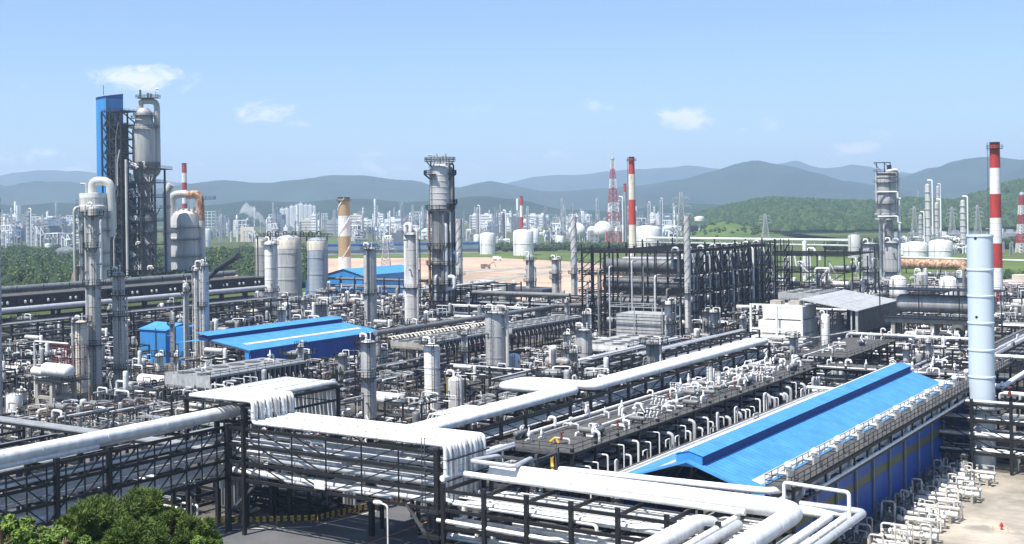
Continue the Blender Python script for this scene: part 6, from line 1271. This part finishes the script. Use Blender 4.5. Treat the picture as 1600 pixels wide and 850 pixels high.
def left_side():
    # long racks at far left
    rack('long two level pipe rack from left edge toward the regenerator',-336,-323,190,330,[15.5,12.2,9,6.2,3.4],bay=12,pipes=[8,12,12,12,12],seed=80,postw=.9,rmax=.6,mats=['grey_pipe','dark_pipe','cladding_stained','grey_pipe','silver_pipe'])
    pipeline([(-320.5,190,13.3),(-320.5,332,13.3)],.85,'silver_pipe','big silver pipe along the front of the long left rack',joints=12)
    pipeline([(-341,190,18),(-341,330,18)],1.1,'grey_pipe','big grey pipe along the back of the long left rack',joints=14)
    e=thing('walkway','dusty grey deck with pale lamps along the long left rack','walkway',(-330,190,15)); b=MB('grating'); b.box(-336,-325,190,330,16.9,17.1); b.build('deck',e); 
    for i in range(34): t=195+(i//2)*8+(i%2)*2; b=MB('pale_steel'); b.lathe([(.12,0),(.4,.3),(.4,.8),(.1,1.1)],(-322.8,t,14.7),'z',8); b.build('lamp',e); b=MB('dark_steel'); b.box(-323.6,-323.3,190,330,13.9,16.9)
    for i in range(14): b.beam((-336,195+i*9.6,17),(-336,195+i*9.6,19.2),.2)
    b.build('fascia',e)
    rack('dark rack between blue box shed and the long left rack',-296,-285,196,300,[12,9,6.2,3.5],bay=8,pipes=[7,9,9,9],seed=81,mats=['grey_pipe','dark_pipe','silver_pipe','dark_pipe'])
    rack('dark crowded rack left of the blue barn',-262,-246,335,384,[13,10,7,4],bay=9,pipes=[8,10,10,9],seed=82,mats=['grey_pipe','dark_pipe','silver_pipe','white_pipe'])
    rack('dark rack between silo yard and tallest tower',-352,-296,394,404,[12,9,6],bay=8,along='s',pipes=[6,8,8],seed=83,mats=['dark_pipe','grey_pipe','silver_pipe'])
    rack('rack across the picture behind the grey columns',-262,-198,352,364,[11,8,5],bay=8,along='s',pipes=[6,8,8],seed=84,mats=['white_pipe','grey_pipe','dark_pipe','silver_pipe'])
    pipeline([(-262,350,12),(-205,350,12)],.7,'grey_pipe','thick grey pipe behind the long air cooler bank',joints=9)
    pipeline([(-198,240,10.2),(-198,330,10.2),(-190,340,10.2)],.7,'grey_pipe','thick grey pipe along the top of the long air cooler bank',joints=9)
    e=thing('header_pipe','ribbed pale header above the air cooler bank','pipe',(-196,240,9)); b=MB('cream_paint')
    for i in range(30): b.tube([(-195.4,242+i*1.6,9),(-194.6,242+i*1.6,9.3),(-193.8,242+i*1.6,8.5)],.22,6)
    b.build('nozzle_row',e)
    # grey flat walkway and light racks, lower left
    e=thing('walkway','flat grey walkway crossing behind the long left white pipe','walkway',(-156,122,0)); b=MB('fan_grey'); b.box(-190,-127,121,123.6,7.9,8.1); b.build('deck',e); b=MB('dark_steel')
    for i in range(11): b.beam((-188+i*6,122.3,0),(-188+i*6,122.3,7.9),.35)
    b.beam((-190,121,7.7),(-127,121,7.7),.2,.35); b.build('frame',e)
    e=thing('walkway','short grey walkway right of the tall left columns','walkway',(-160,140,0)); b=MB('fan_grey'); b.box(-172,-150,143,145,5.9,6.1); b.box(-152,-150,124,143,5.9,6.1); b.build('deck',e); b=MB('dark_steel')
    for i in range(5): b.beam((-171+i*5,144,0),(-171+i*5,144,5.9),.3)
    b.rail([(-172,143,6.1),(-152,143,6.1),(-152,124,6.1)],1.0,.06,2); b.build('frame',e)
    for i,(s,lab) in enumerate(((-178,'left of three open dark racks at the lower left'),(-160,'middle of three open dark racks at the lower left'),(-143,'right of three open dark racks at the lower left'))):
        rack(lab,s-5,s+5,84,121,[7.2,5.2,3.4],bay=6.2,pipes=[2,7,8],seed=90+i,postw=.35,mats=['white_pipe','silver_pipe','silver_pipe','grey_pipe'])
    
    pipeline([(-149,150,7),(-128,150,7),(-128,140,7)],.16,'red_dull','thin brown red pipe at left in the red piped yard',joints=40)
    pipeline([(-180,165,6),(-166,165,6),(-166,165,3)],.3,'red_dull','brown red pipe with bend left of air cooler',joints=40)
    pipeline([(-170,150,0),(-170,150,6.5),(-152,150,6.5)],.24,'cream_paint','pale goalpost pipe left of the white pipe shelf',joints=40)
    pipeline([(-150,205,0),(-150,205,6.4),(-149.4,205,6.4),(-149.4,205,3)],.13,'yellow_paint','yellow vertical pipe left of the white column',joints=40)
# ================================================================= DENSE PROCESS UNITS between the big things
def modules():
    def proto(k):
        rng=random.Random(300+k); t=thing('process_unit','proto_unit%d'%k,'x',(0,0,0),'w'); w=8.5; d=8; kind=k%6
        PM=['white_pipe','silver_pipe','cladding_pale','grey_pipe','grey_pipe','dark_pipe','dark_pipe','white_pipe','rust_brown']
        b=MB('dark_steel' if k%3 else 'grey_steel'); lv={0:[3.2,6.4],1:[4,7.5],2:[3],3:[5],4:[2.6,5.2,7.8],5:[4.2]}[kind]
        zt=lv[-1]
        for x in (0,w/2,w):
            for y in (0,d): b.beam((x,y,0),(x,y,zt+.2),.28)
        for z in lv:
            for y in (0,d): b.beam((0,y,z),(w,y,z),.2,.3)
            for x in (0,w/2,w): b.beam((x,0,z),(x,d,z),.2,.3)
        b.beam((0,0,0),(w/2,0,lv[0]),.14); b.beam((w,0,0),(w,d,lv[0]),.14)
        b.build('steel_frame',t)
        if kind in (0,1,4): b=MB('grating'); b.box(.2,w-.2,.2,d-.2,lv[0]+.16,lv[0]+.22) if kind!=4 else b.box(.2,w-.2,.2,d-.2,lv[1]+.16,lv[1]+.22); b.m('grey_steel'); z=(lv[0] if kind!=4 else lv[1])+.2; b.rail([(0,d,z),(0,0,z),(w,0,z),(w,d,z)],1.1,.06,1.7); b.build('deck',t)
        for i in range(rng.randint(1,3)):                            # vessels
            m=rng.choice(['white_paint','cladding','cladding_pale','cladding_stained','grey_pipe','white_paint']); r=rng.uniform(.35,.75); b=MB(m); z=rng.choice([0]+lv)
            if rng.random()<.5: x=rng.uniform(1.2,w-1.2); y=rng.uniform(1.2,d-1.2); b.drum((x,y,z+.6),(x,y,z+rng.uniform(2.2,4.5)),r,14)
            else: y=rng.uniform(1,d-1); b.drum((.8,y,z+1.3),(rng.uniform(5,w-.4),y,z+1.3),r,14)
            b.build('vessel',t)
        for i in range(9):                                           # looping pipes
            b=MB(rng.choice(PM)); r=rng.choice([.06,.08,.1,.13,.18,.24]); 
            for q in range(4 if i<7 else 7):
                x=rng.uniform(-.6,w+.6); y=rng.uniform(-.8,d+.4); z0=rng.choice([0,0,rng.choice(lv)]); h=rng.uniform(1.2,3.6) if z0==0 else rng.uniform(.6,1.7); dx=rng.choice([-1,1])*rng.uniform(.5,4); dy=rng.uniform(-.8,2)
                if rng.random()<.5: b.tube([(x,y,z0),(x,y,z0+h),(x+dx,y,z0+h),(x+dx,y,max(0,z0+h-rng.uniform(1,3)))],r)
                else: b.tube([(x,y,z0+.3),(x,y,z0+h),(x,y+dy+1,z0+h),(x+dx,y+dy+1,z0+h)],r)
            b.build('pipe',t)
        for i in range(6): x=rng.uniform(0,w); y=rng.uniform(-.5,d); b=MB(rng.choice(PM)); b.tube([(x,y,0),(x,y,zt+rng.uniform(.5,2.6)),(x+.5,y,zt+rng.uniform(.4,.6))] if i%2 else [(x,y,0),(x,y,zt+rng.uniform(.3,2))],rng.choice([.06,.09,.13]),bend=.2); b.build('upright_pipe',t)
        for i in range(9):                                           # straight runs through the frame
            b=MB(rng.choice(PM)); z=rng.choice(lv)+.3; r=rng.choice([.07,.1,.14,.2])
            if i%2: x=rng.uniform(.3,w-.3); b.tube([(x,-1.8,z),(x,d+1.8,z)],r)
            else: y=rng.uniform(.3,d-.3); b.tube([(-1.8,y,z-.5),(w+1.8,y,z-.5)],r)
            b.build('pipe_run',t)
        b=MB('white_paint')                                          # pumps, valves, exchangers ends
        for i in range(18):
            x=rng.uniform(-.5,w+.5); y=rng.uniform(-1.4,d); z=rng.choice([0,0,lv[0]]); b.m(rng.choice(['white_paint','grey_pipe','cladding_pale','red_dull','cladding','white_paint','concrete'])); 
            b.lathe([(.12,0),(.12,.3),(.22,.4),(.22,.65),(.08,.75),(.08,1.2),(.2,1.22),(.2,1.3)],(x,y,z),'z',8)
        b.build('valves',t)
        del USED['proto_unit%d'%k]; return keep(t)
    PRT=[proto(k) for k in range(14)]
    ex=[(-177,-167,185,237),(-145,-135,211,301),(-127,-117,241,299),(-167,-109,225,233),(-129,-97,349,358),(-241,-205,321,331),(-153,-128,111,123),(-132,-107,122,161),(-124.5,-81,40,139),(-83,-35,90,122.5),(-102.5,-94.8,122,249),(-95,-80.5,139,249),(-80,-66,138,235),(-82,-42,233,246),(-68,-43,120,212),(-113,-101,164,177),(-50,-24,194,332),(-112,-99,62,240) if False else (-109.5,-88,40,140),
        (-195,-178,334,415),(-195,-178,165,199),(-196,-181,238,324),(-240,-208,205,258),(-164,-147,281,310),(-173,-154,315,331),(-192,-156,332,414),(-173,-133,416,456),(-123,-107,300,318),(-112,-94,306,347),(-97,-62,305,330),
        (-47,60,90,204),(-345,-319,185,335),(-190,-126,119.5,125),(-186,-129,82,124),(-119,-102,127,166),(-260,-130,40,106),(-67,-49,225,263),(-129,-107,378,472),(-96,-83,261,301),(-91,-59,334,348),(-63,-43,279,361),(-297,-283,194,302),(-263,-244,334,386),(-353,-295,393,405),(-263,-197,350,366),(-145,-127,371,393),(-28,10,60,600),(-173,-149,142,146),(-112,-66,-10,120)]
    pts=[]                                                            # keep clear of the columns and drums already standing
    for o in bpy.data.objects:
        if o.type=='EMPTY' and o.parent is None and o.get('category') in ('column','drum','chimney','tower','reactor','tank','duct','building','ladder tower','shed'):
            s,t=st(o.location.x,o.location.y); rr=3.0
            if o['category'] in ('tank','chimney'): rr=7
            if o['category']=='reactor': rr=16
            pts.append((s,t,rr,o['category']))
    keyc=[wd(a,p) for (a,p,r,_c) in pts if _c in ('column','drum')]
    rng=random.Random(11); used=set(); cnt=0; t=124
    while t<575:
        s=-345
        while s<-26:
            s+=11.2; S=s+rng.uniform(-.8,.8); T=t+rng.uniform(-.8,.8); cx,cy=S+4.2,T+4
            X,Y=wd(cx,cy); x,y=pix(X,Y,3)
            if x<-25 or x>1625 or Y<100 or Y>545: continue
            if x<330 and Y>470: continue
            if 500<x<900 and Y>(445 if x>740 else 500): continue
            if 900<x<1180 and Y>470: continue
            if any(a-9.2<S<c+.8 and p-8.6<T<q+.8 for (a,c,p,q) in ex): continue
            if any(abs(cx-a)<4.2+r and abs(cy-p)<4+r for (a,p,r,_c) in pts): continue
            if any(-3<(a-cx)*1.0+0*r<9 and False for (a,p,r,_c) in pts): continue
            i=rng.randrange(14); p=PRT[i]; sc=rng.uniform(.85,1.15); hs=rng.uniform(.7,1.2)
            if -183<S<-135 and 215<T<335: hs=rng.uniform(.42,.65)
            if any(5<p2-cy2<24 and abs(a2-cx2)<4.5 for (a2,p2) in keyc for (cx2,cy2) in (((cx*ct+cy*sn),(-cx*sn+cy*ct)),)): hs=min(hs,.42)
            desc={0:'two level steel frame with small drums',1:'tall railed frame with looping pipes',2:'low framed tangle of pipes and valves',3:'open frame with overhead pipe runs',4:'three level pipe frame with deck',5:'single level frame with vessels and pipes'}[i%6]
            lab=auto(desc,X,Y,3)
            if i not in used: used.add(i); Xa,Ya=wd(S,T); p.location=(Xa,Ya,0); p.rotation_euler=(0,0,-TH); props(p,lab,'process unit','small process units filling the plant')
            else: Xa,Ya=wd(S,T); dup(p,(Xa,Ya,0),-TH,lab,'process unit','small process units filling the plant',scale=(sc,sc,hs))
            cnt+=1
        t+=10.6
    TP=[]
    for k,(m,h,rr) in enumerate((('cladding',11,.75),('cladding_pale',14,.6),('white_paint',9,.95),('cladding_stained',12,1.1))):
        e=thing('small_column','proto_t%d'%k,'column',(0,0,0),'w'); b=MB(m); pr=[(rr,0)]
        for q in range(1,5): z=h*q/5; pr+=[(rr,z),(rr+.05,z),(rr+.05,z+.15),(rr,z+.15)]
        pr+=[(rr,h-.5),(rr*.7,h-.15),(.1,h)]; b.lathe(pr,(0,0,0),'z',16); b.build('shell',e)
        for z in (h*.55,h*.93): b=MB('dark_steel'); b.ringdeck(0,0,z,rr,rr+.9,-PI if z>h*.8 else -2.5,PI if z>h*.8 else .3,10); b.build('platform',e)
        b=MB('grey_steel'); b.ladder(.2,-rr-.3,.3,h+.8); b.build('ladder',e)
        for (a,q,mm) in ((-.6,.12,'white_pipe'),(-2.4,.16,'grey_pipe')): b=MB(mm); x,y=math.cos(a)*(rr+.4),math.sin(a)*(rr+.4); b.tube([(x+.8,y-.6,.8),(x,y,.8),(x,y,h+.6),(0,0,h+.6),(0,0,h-.1)] if a>-1 else [(x,y,.3),(x,y,h*.7),(x*.5,y*.5,h*.7)],q); b.build('riser_pipe',e)
        del USED['proto_t%d'%k]; TP.append(keep(e))
    rng=random.Random(8); tu=set(); n=0
    pts2=[wd(a,p) for (a,p,r,_c) in pts]
    while n<92:
        S=rng.uniform(-335,-40); T=rng.uniform(150,520); X,Y=wd(S,T); x,y=pix(X,Y,3)
        if x<5 or x>1590 or Y>500 or (x<330 and Y>440) or (500<x<900 and Y>430) or (900<x<1200 and Y>420): continue
        if any(a-2<S<c+2 and p-2<T<q+2 for (a,c,p,q) in ex): continue
        if any((X-a)**2+(Y-p)**2<30 for (a,p) in pts2): continue
        if any(abs(x-pix(a,p,3)[0])<20 and 0<p-Y<40 for (a,p) in pts2): continue
        pts2.append((X,Y)); i=rng.randrange(4); n+=1; sz=(rng.uniform(.8,1.2) if n%3 else rng.uniform(1.5,2.2),)*2+(rng.uniform(.55,1.1),)
        lab=auto(['slim grey small column','pale thin small column','short white small column','stained stout small column'][i],X,Y,6)
        if i not in tu: tu.add(i); TP[i].location=(X,Y,0); props(TP[i],lab,'column','small columns among the process units')
        else: dup(TP[i],(X,Y,0),rng.uniform(-.6,.6),lab,'column','small columns among the process units',scale=sz)
    for i,p in enumerate(PRT):
        if i not in used:
            for ch in KIDS[p.name]: bpy.data.objects.remove(ch)
            bpy.data.objects.remove(p)
    print('modules',cnt)
    # gear on rack tops to break the lines
    for (s0,s1,t0,t1,z,n) in ((-64,-52,228,260,9,8),(-194,-182,170,196,9.1,4),(-92,-66,308,315,7.8,8),(-48,-28,197,210,10.7,8),(-94,-86,264,298,8.1,8),(-116,-104,130,162,6.7,6),(-89,-62,336,346,9.1,6)):
        for i in range(n): PUT[0](rng.randrange(9),rng.uniform(s0,s1),rng.uniform(t0,t1),z)
# ================================================================= THE FAR REFINERIES, TANKS AND TOWN
def far():
    rng=random.Random(21)
    G_=dict(c='columns of the far refineries',b='buildings of the far refineries',t='white tanks beyond the fields')
    def where(x):
        for a,n in ((140,'far left'),(270,'behind the left towers'),(400,'left of the apartment blocks'),(540,'below the apartment blocks'),(680,'between spiral chimney and tallest tower'),(800,'just right of the tallest tower'),(950,'in the centre distance'),(1070,'around the slim red and white chimney'),(1400,'right of centre'),(1700,'at the far right')):
            if x<a: return n
    def fcol(x,yt,D,w,m,top=None,name='far_column',z0=0):
        X,Y,zt=P(x,yt,D); r=w*D/F/2; z0=z0; key=where(x); kind={'far_white':'white','far_grey':'grey','far_dark':'dark grey','red_paint':'red','far_blue':'blue','tan_paint':'tan'}[m]
        lab='slender %s column %s, among its like'%(kind,key); grp='%s far columns %s'%(kind,key)
        b=MB(m); r2=r*rng.uniform(.7,1); zs=z0+(zt-z0)*rng.uniform(.4,.7); b.lathe([(r,z0),(r,zs),(r2,zs+2),(r2,zt-r2),(r2*.5,zt)],(X,Y,0),'z',10)
        b.m('far_grey'); 
        for q in range(3): z=z0+(zt-z0)*rng.uniform(.3,1); b.lathe([(r*1.35,0),(r*1.35,.4)],(X,Y,z),'z',8)
        b.tube([(X+r*1.5,Y-r,z0),(X+r*1.5,Y-r,zt+r),(X,Y,zt+r)],max(.3,r*.25),6); b.beam((X-r*1.3,Y-r,z0),(X-r*1.3,Y-r,zt),.4)
        single(b,name,lab,'column',(X,Y,z0),'w',grp)
    def fblock(x,yt,D,w,m,dep=14):
        X,Y,zt=P(x,yt,D); hw=w*D/F/2; key=where(x); kind={'far_white':'white','far_grey':'grey','far_dark':'dark','far_blue':'blue','beige_wall':'beige','pink_wall':'pink'}[m]
        b=MB(m); zt=max(zt,4)
        st_=rng.random()
        if st_<.38: 
            b.box(X-hw,X+hw,Y,Y+dep,0,zt); b.m('far_dark')
            for q in range(max(1,int(zt/5))): b.box(X-hw*.94,X+hw*.94,Y-.08,Y-.01,2+q*5,3.4+q*5)
            b.m(m); b.box(X-hw*.4,X+hw*.2,Y+2,Y+dep-3,zt,zt+3)
        else:
            for q in range(max(2,int(zt/6))):
                z=zt*(q+1)/max(2,int(zt/6)); b.box(X-hw,X+hw,Y,Y+dep,z-.8,z)
            for xx in (-1,-.33,.33,1): b.beam((X+hw*xx,Y,0),(X+hw*xx,Y,zt),.9)
            b.m(rng.choice(['far_white','far_grey'])); 
            for q in range(4): b.lathe([(1.8,0),(1.8,6),(.5,7)],(X+rng.uniform(-hw,hw),Y+4,rng.uniform(0,max(1,zt-6))),'z',8)
            for q in range(4): xx=X+rng.uniform(-hw,hw); b.tube([(xx,Y-1,0),(xx,Y-1,zt*rng.uniform(.5,1.1)),(xx+4,Y-1,zt*.6)],.5,6)
        single(b,'far_building','%s plant building or frame %s, among its like'%(kind,key),'building',(X,Y,0),'w','%s far buildings %s'%(kind,key))
    cm=['far_white','far_white','far_grey','far_grey','far_dark']
    for i in range(270):
        x=rng.choice([rng.uniform(-10,130),rng.uniform(330,680),rng.uniform(560,680),rng.uniform(720,960),rng.uniform(720,960),rng.uniform(940,1060)])
        D=rng.uniform(1500,2500); y0=CY+H*F/D; fcol(x,y0-rng.choice([8,14,22,30,38])*rng.uniform(.7,1.25),D,rng.uniform(1.2,3.6),rng.choice(cm))
    for i in range(230):
        x=rng.choice([rng.uniform(-10,130),rng.uniform(315,700),rng.uniform(540,700),rng.uniform(720,1060),rng.uniform(720,1060)])
        D=rng.uniform(1350,2700); y0=CY+H*F/D; fblock(x,y0-rng.uniform(4,24),D,rng.uniform(6,26),rng.choice(['far_white','far_white','far_grey','far_dark','far_blue','far_white','beige_wall']),dep=rng.uniform(12,40))
    for i in range(95):
        x=rng.uniform(1395,1640); D=rng.uniform(900,1150); fcol(x,CY+H*F/D-7-rng.choice([10,18,30])*rng.uniform(.6,1.2),D,rng.uniform(1.5,4),rng.choice(['far_grey','far_grey','far_white','far_dark']))
    for i in range(60): x=rng.uniform(1395,1640); D=rng.uniform(950,1200); fblock(x,CY+H*F/D-8-rng.uniform(4,26),D,rng.uniform(8,22),rng.choice(['far_white','far_grey','far_grey','far_blue']))
    # particular far things
    for (x,yt,D,w,m,lab) in ((1449,287,980,9,'cladding_pale','tallest far grey column right of the tall right tower'),(1463,316,980,8,'cladding_pale','far grey looped column right of the tallest far one'),(1438,335,980,7,'cladding','short far grey column left of the tallest far one'),(1504,312,980,9,'cladding_pale','far grey column left of the pale blue stack head'),(1465,290,1100,5,'cladding_pale','thin far column beside tallest far one at right'),(45,330,1500,7,'far_grey','tallest grey stack of the far left refinery'),(746,324,1500,5,'far_grey','tall thin grey stack behind white tanks'),(786,332,1500,6,'far_dark','dark stack behind the white tanks'),(823,325,1500,3,'far_grey','thin stack right of the small distant chimney'),(967,312,1300,8,'far_grey','grey tower left of the slim chimney'),(857,360,1400,4,'far_dark','dark pole tower among the white tanks'),(1013,318,1400,4,'far_grey','grey needle stack right of slim chimney'),(1032,312,1400,4,'far_grey','pale needle stack left of the near pylon'),(1200,0,0,0,'','')):
        if D==0: continue
        X,Y,zt=P(x,yt,D); r=w*D/F/2; e=thing('far_tower',lab,'tower',(X,Y,0),'w'); b=MB(m); pr=[(r,0)]
        for q in range(1,8): z=zt*q/8; pr+=[(r*(1-.02*q),z),(r*1.12,z),(r*1.12,z+.4),(r*(1-.02*q),z+.4)]
        pr+=[(r*.8,zt-1),(.2,zt)]; b.lathe(pr,(X,Y,0),'z',14); b.build('shell',e); b=MB('far_white'); b.tube([(X+r*1.3,Y-r,0),(X+r*1.3,Y-r,zt+r*1.2),(X,Y,zt+r*1.2)],r*.25,6); b.build('overhead_pipe',e)
    def ftank(x,yb,yt,w,lab,m='far_white',cone=True,D=None):
        if D is None: X,D=G(x,yb)
        tank(x,yb,yt,w,m,lab,D=D,dome=.14,parts=True,ringn=1)
    ftank(762,397,363,24,'white cone roofed tank left of two across the field','white_paint')
    ftank(818,399,358,32,'biggest white tank right of two across the field','white_paint')
    ftank(835,386,357,16,'white tank behind the biggest white tank'); ftank(875,387,368,14,'small white tank right of the biggest white tank')
    ftank(1012,394,352,42,'broad white domed tank right of the slim red and white chimney','white_paint'); ftank(1335,403,366,19,'pale grey tank standing alone before the green hill','cladding_pale')
    ftank(322,391,357,16,'white tank right of the rusty arched duct'); ftank(110,399,374,44,'wide dark sided tank at left before the woods','far_dark',D=1020); ftank(75,402,380,10,'row tank left of the wide dark sided tank','far_white')
    ftank(1431,402,377,38,'left white dome tank at far right','white_paint'); ftank(1470,404,374,36,'right white dome tank at far right','white_paint'); ftank(1412,398,380,20,'small white dome behind the far right tanks','white_paint')
    ftank(745,386,366,10,'narrow white tank left of the cone roofed tank'); ftank(995,386,345,14,'grey tall tank behind the broad domed tank','far_grey')
    for i,(x,y,w) in enumerate([(902,369,27),(942,368,30),(970,371,20),(925,372,15),(1042,372,16)]):
        D=[1330,1310,1400,1500,1450][i]; X,Y,z=P(x,y,D); r=w*D/F/2; e=thing('sphere_tank',['white sphere tank left of the straked stack top','largest white sphere tank left of the slim chimney','smaller white sphere right behind the largest sphere','smallest white sphere between the two big spheres','white sphere right of the broad domed tank'][i],'tank',(X,Y,0),'w',group='white sphere tanks'); z=r+4
        b=MB('white_paint'); b.lathe([(max(.05,r*math.cos(a)),r*math.sin(a)) for a in [(-PI/2+PI*k/16) for k in range(17)]],(X,Y,z),'z',28); b.build('sphere',e); b=MB('far_grey')
        for k in range(8): a=k*PI/4+.2; b.beam((X+math.cos(a)*r*.97,Y+math.sin(a)*r*.97,0),(X+math.cos(a)*r*.97,Y+math.sin(a)*r*.97,z),.8)
        b.build('legs',e)
    # apartments
    for i,(x,yt,w) in enumerate([(440,326,6),(447,325,6),(455,322,6),(462,321,6),(469,318,7),(477,320,6),(484,320,6),(490,322,5)]):
        D=3000+40*(i%3); X,Y,zt=P(x,yt,D); hw=w*D/F/2; e=thing('apartment_block','%s of eight pale apartment blocks below the mountains'%['leftmost','second from left','third from left','fourth from left','fourth from right','third from right','second from right','rightmost'][i],'building',(X,Y,0),'w',group='apartment blocks below the mountains')
        b=MB('far_white'); b.box(X-hw,X+hw,Y,Y+14,0,zt); b.build('wall',e); b=MB('far_grey')
        for q in range(3): b.box(X-hw+hw*.66*q+hw*.15,X-hw+hw*.66*q+hw*.4,Y-.3,Y-.02,3,zt-3)
        b.box(X-hw*.3,X+hw*.3,Y+3,Y+10,zt,zt+4); b.build('window_bands',e)
    X,Y,zt=P(485,346,2600); b=MB('far_white'); b.box(X-26,X+18,Y,Y+20,0,zt); b.m('far_dark'); b.box(X-24,X+16,Y-.2,Y-.01,zt*.6,zt*.75); single(b,'low_block','wide white low block in front of the apartment blocks','building',(X,Y,0),'w')
    X,Y,zt=P(386,355,1600); b=MB('beige_wall'); b.box(X-9,X+9,Y,Y+14,0,zt); b.m('far_white'); b.tube([(X-13,Y,0),(X-13,Y,zt*.8)],1,8); single(b,'cream_tower','cream coloured block tower left of the silos','building',(X,Y,0),'w')
    X,Y=G(640,397); b=MB('far_blue'); b.box(X-78,X+62,Y,Y+12,4,9); b.m('far_grey'); b.box(X-78,X+62,Y+1,Y+11,0,4); b.m('blue_wall'); b.box(X-78.5,X+62.5,Y-.5,Y+12.5,9,10); single(b,'long_blue_shed','very long low blue shed behind the spiral chimney','building',(X,Y,0),'w')
    # pipelines and fence along the far field edge
    for (dz,r,m,lab) in ((13,.9,'far_white','upper long pale pipeline along the foot of the green hill'),(9,.7,'cladding_pale','lower long pale pipeline along the foot of the green hill')):
        A=G(1010,395); B=G(1345,403); e=thing('pipeline',lab,'pipe',(*A,0),'w'); b=MB(m); b.tube([(*A,dz),(*B,dz)],r,8); b.build('pipe_run',e); b=MB('far_grey')
        for i in range(22): p=Vector(A).lerp(Vector(B),i/21); b.beam((p.x,p.y,0),(p.x,p.y,dz-.5),.5)
        b.build('supports',e)
    A=G(1330,412); B=G(1640,425); e=thing('pipeline','low pale pipe crossing the grass field at right','pipe',(*A,0),'w'); b=MB('far_white'); b.tube([(*A,1.2),(*G(1400,404),1.2),(*G(1640,411),1.2)],.5,8); b.build('pipe_run',e)
    pylon(1065,399,300,900,'biggest lattice pylon right of the broad white tank'); pylon(1196,378,334,1300,'lattice pylon on the grassy slope',8)
    for (x,yb,yt,D,lab) in ((1429,385,322,1300,'lattice pylon left of the tallest far column'),(1488,388,323,1300,'lattice pylon between the far grey columns'),(1528,390,320,1250,'lattice pylon left of the tall red chimney'),(1435,350,298,2400,'smallest lattice pylon on the hill crest'),(95,400,335,1700,'lattice pylon over the far left refinery'),(300,345,300,3000,'faint pylon beyond the rusty duct'),(603,420,372,800,'thin lattice mast right of the spiral chimney')): pylon(x,yb,yt,D,lab,7)
    X,Y,z=P(1093,349,1520); e=thing('water_tower','small white water tower on the grassy slope','tower',(X,Y,z-14),'w'); b=MB('white_paint'); b.lathe([(1.2,z-14),(1.2,z),(6,z+3),(6.4,z+6),(6,z+8),(1,z+9)],(X,Y,0),'z',18); b.build('bowl',e)
    for (x,y,lab) in ((642,0,0),): pass
    for (x,y,lab) in ((777,407,'pale truck parked on the grass strip'),(759,420,'brown digger on the bare earth')):
        X,Y=G(x,y); e=thing('truck' if 'truck' in lab else 'digger',lab,'vehicle',(X,Y,0),'w'); b=MB('far_white' if 'truck' in lab else 'rust_brown'); b.box(X-3.5,X+1.2,Y,Y+2.4,.9,3.2); b.build('body',e); b=MB('far_white' if 'truck' in lab else 'rust_brown'); b.box(X+1.3,X+3.2,Y,Y+2.4,.7,2.7); b.build('cab',e); b=MB('dark_steel')
        for xx in (-2.5,-1.2,2.3): b.lathe([(.55,0),(.55,2.4)],(X+xx,Y,.55),'y',10)
        b.build('wheels',e)
        if 'digger' in lab: b=MB('rust_brown'); b.beam((X+2,Y+1,2.5),(X+5.5,Y+1,4.4),.4); b.beam((X+5.5,Y+1,4.4),(X+7,Y+1,.6),.35); b.build('arm',e)
    # a steam plume
    m=bpy.data.materials.new('steam'); m.use_nodes=True; nt=m.node_tree; nt.nodes.remove(nt.nodes['Principled BSDF']); v=nt.nodes.new('ShaderNodeVolumePrincipled'); v.inputs['Color'].default_value=(1,1,1,1); v.inputs['Density'].default_value=.045; nt.links.new(v.outputs[0],nt.nodes['Material Output'].inputs['Volume']); MATS['steam']=m
    b=MB('steam'); rng=random.Random(2); import mathutils
    D=2000; A=Vector(P(417,350,D)); B=Vector(P(378,325,D)); 
    n=26; pts=[]; 
    for i in range(n+1):
        u=i/n; c=A.lerp(B,u)+Vector((0,0,3*math.sin(u*3))); r=3.5+u*7; r*=1+.45*mathutils.noise.noise(Vector((u*9,0,3))); pts.append((c,r*(1 if 0<i<n else .2)))
    base=len(b.v); d=(B-A).normalized(); a1=Vector((0,1,0)); a2=d.cross(a1)
    for (c,r) in pts:
        for k in range(16): an=2*PI*k/16; f=1+.5*mathutils.noise.noise(Vector((c.x*.12,an*1.3,c.z*.12))); b.v.append(tuple(c+(a1*math.cos(an)+a2*math.sin(an))*r*f))
    for i in range(n):
        for k in range(16): k2=(k+1)%16; b.face((base+i*16+k,base+i*16+k2,base+(i+1)*16+k2,base+(i+1)*16+k),True)
    b.face(tuple(base+k for k in reversed(range(16)))); b.face(tuple(base+n*16+k for k in range(16)))
    setting(b,'steam_plume','stuff',label='white steam plume drifting left of the apartment blocks',cat='steam')
def haze():
    m=bpy.data.materials.new('haze_air'); m.use_nodes=True; nt=m.node_tree; nt.nodes.remove(nt.nodes['Principled BSDF'])
    v=nt.nodes.new('ShaderNodeVolumePrincipled'); v.inputs['Color'].default_value=(.60,.76,1,1); v.inputs['Density'].default_value=HAZE; v.inputs['Anisotropy'].default_value=.1
    nt.links.new(v.outputs[0],nt.nodes['Material Output'].inputs['Volume']); MATS['haze_air']=m
    b=MB('haze_air'); b.box(-9500,9500,-400,12000,-3,520); setting(b,'haze','stuff',label='thin blue summer haze over the whole plain',cat='haze')
HAZE=.00012
terrain(); hills(); foreground(); middle(); blue_building(); columns(); tall_towers(); reactors(); buildings(); stacks(); right_side(); left_side(); cross_racks(); far(); modules(); near_green(); woods(); haze()
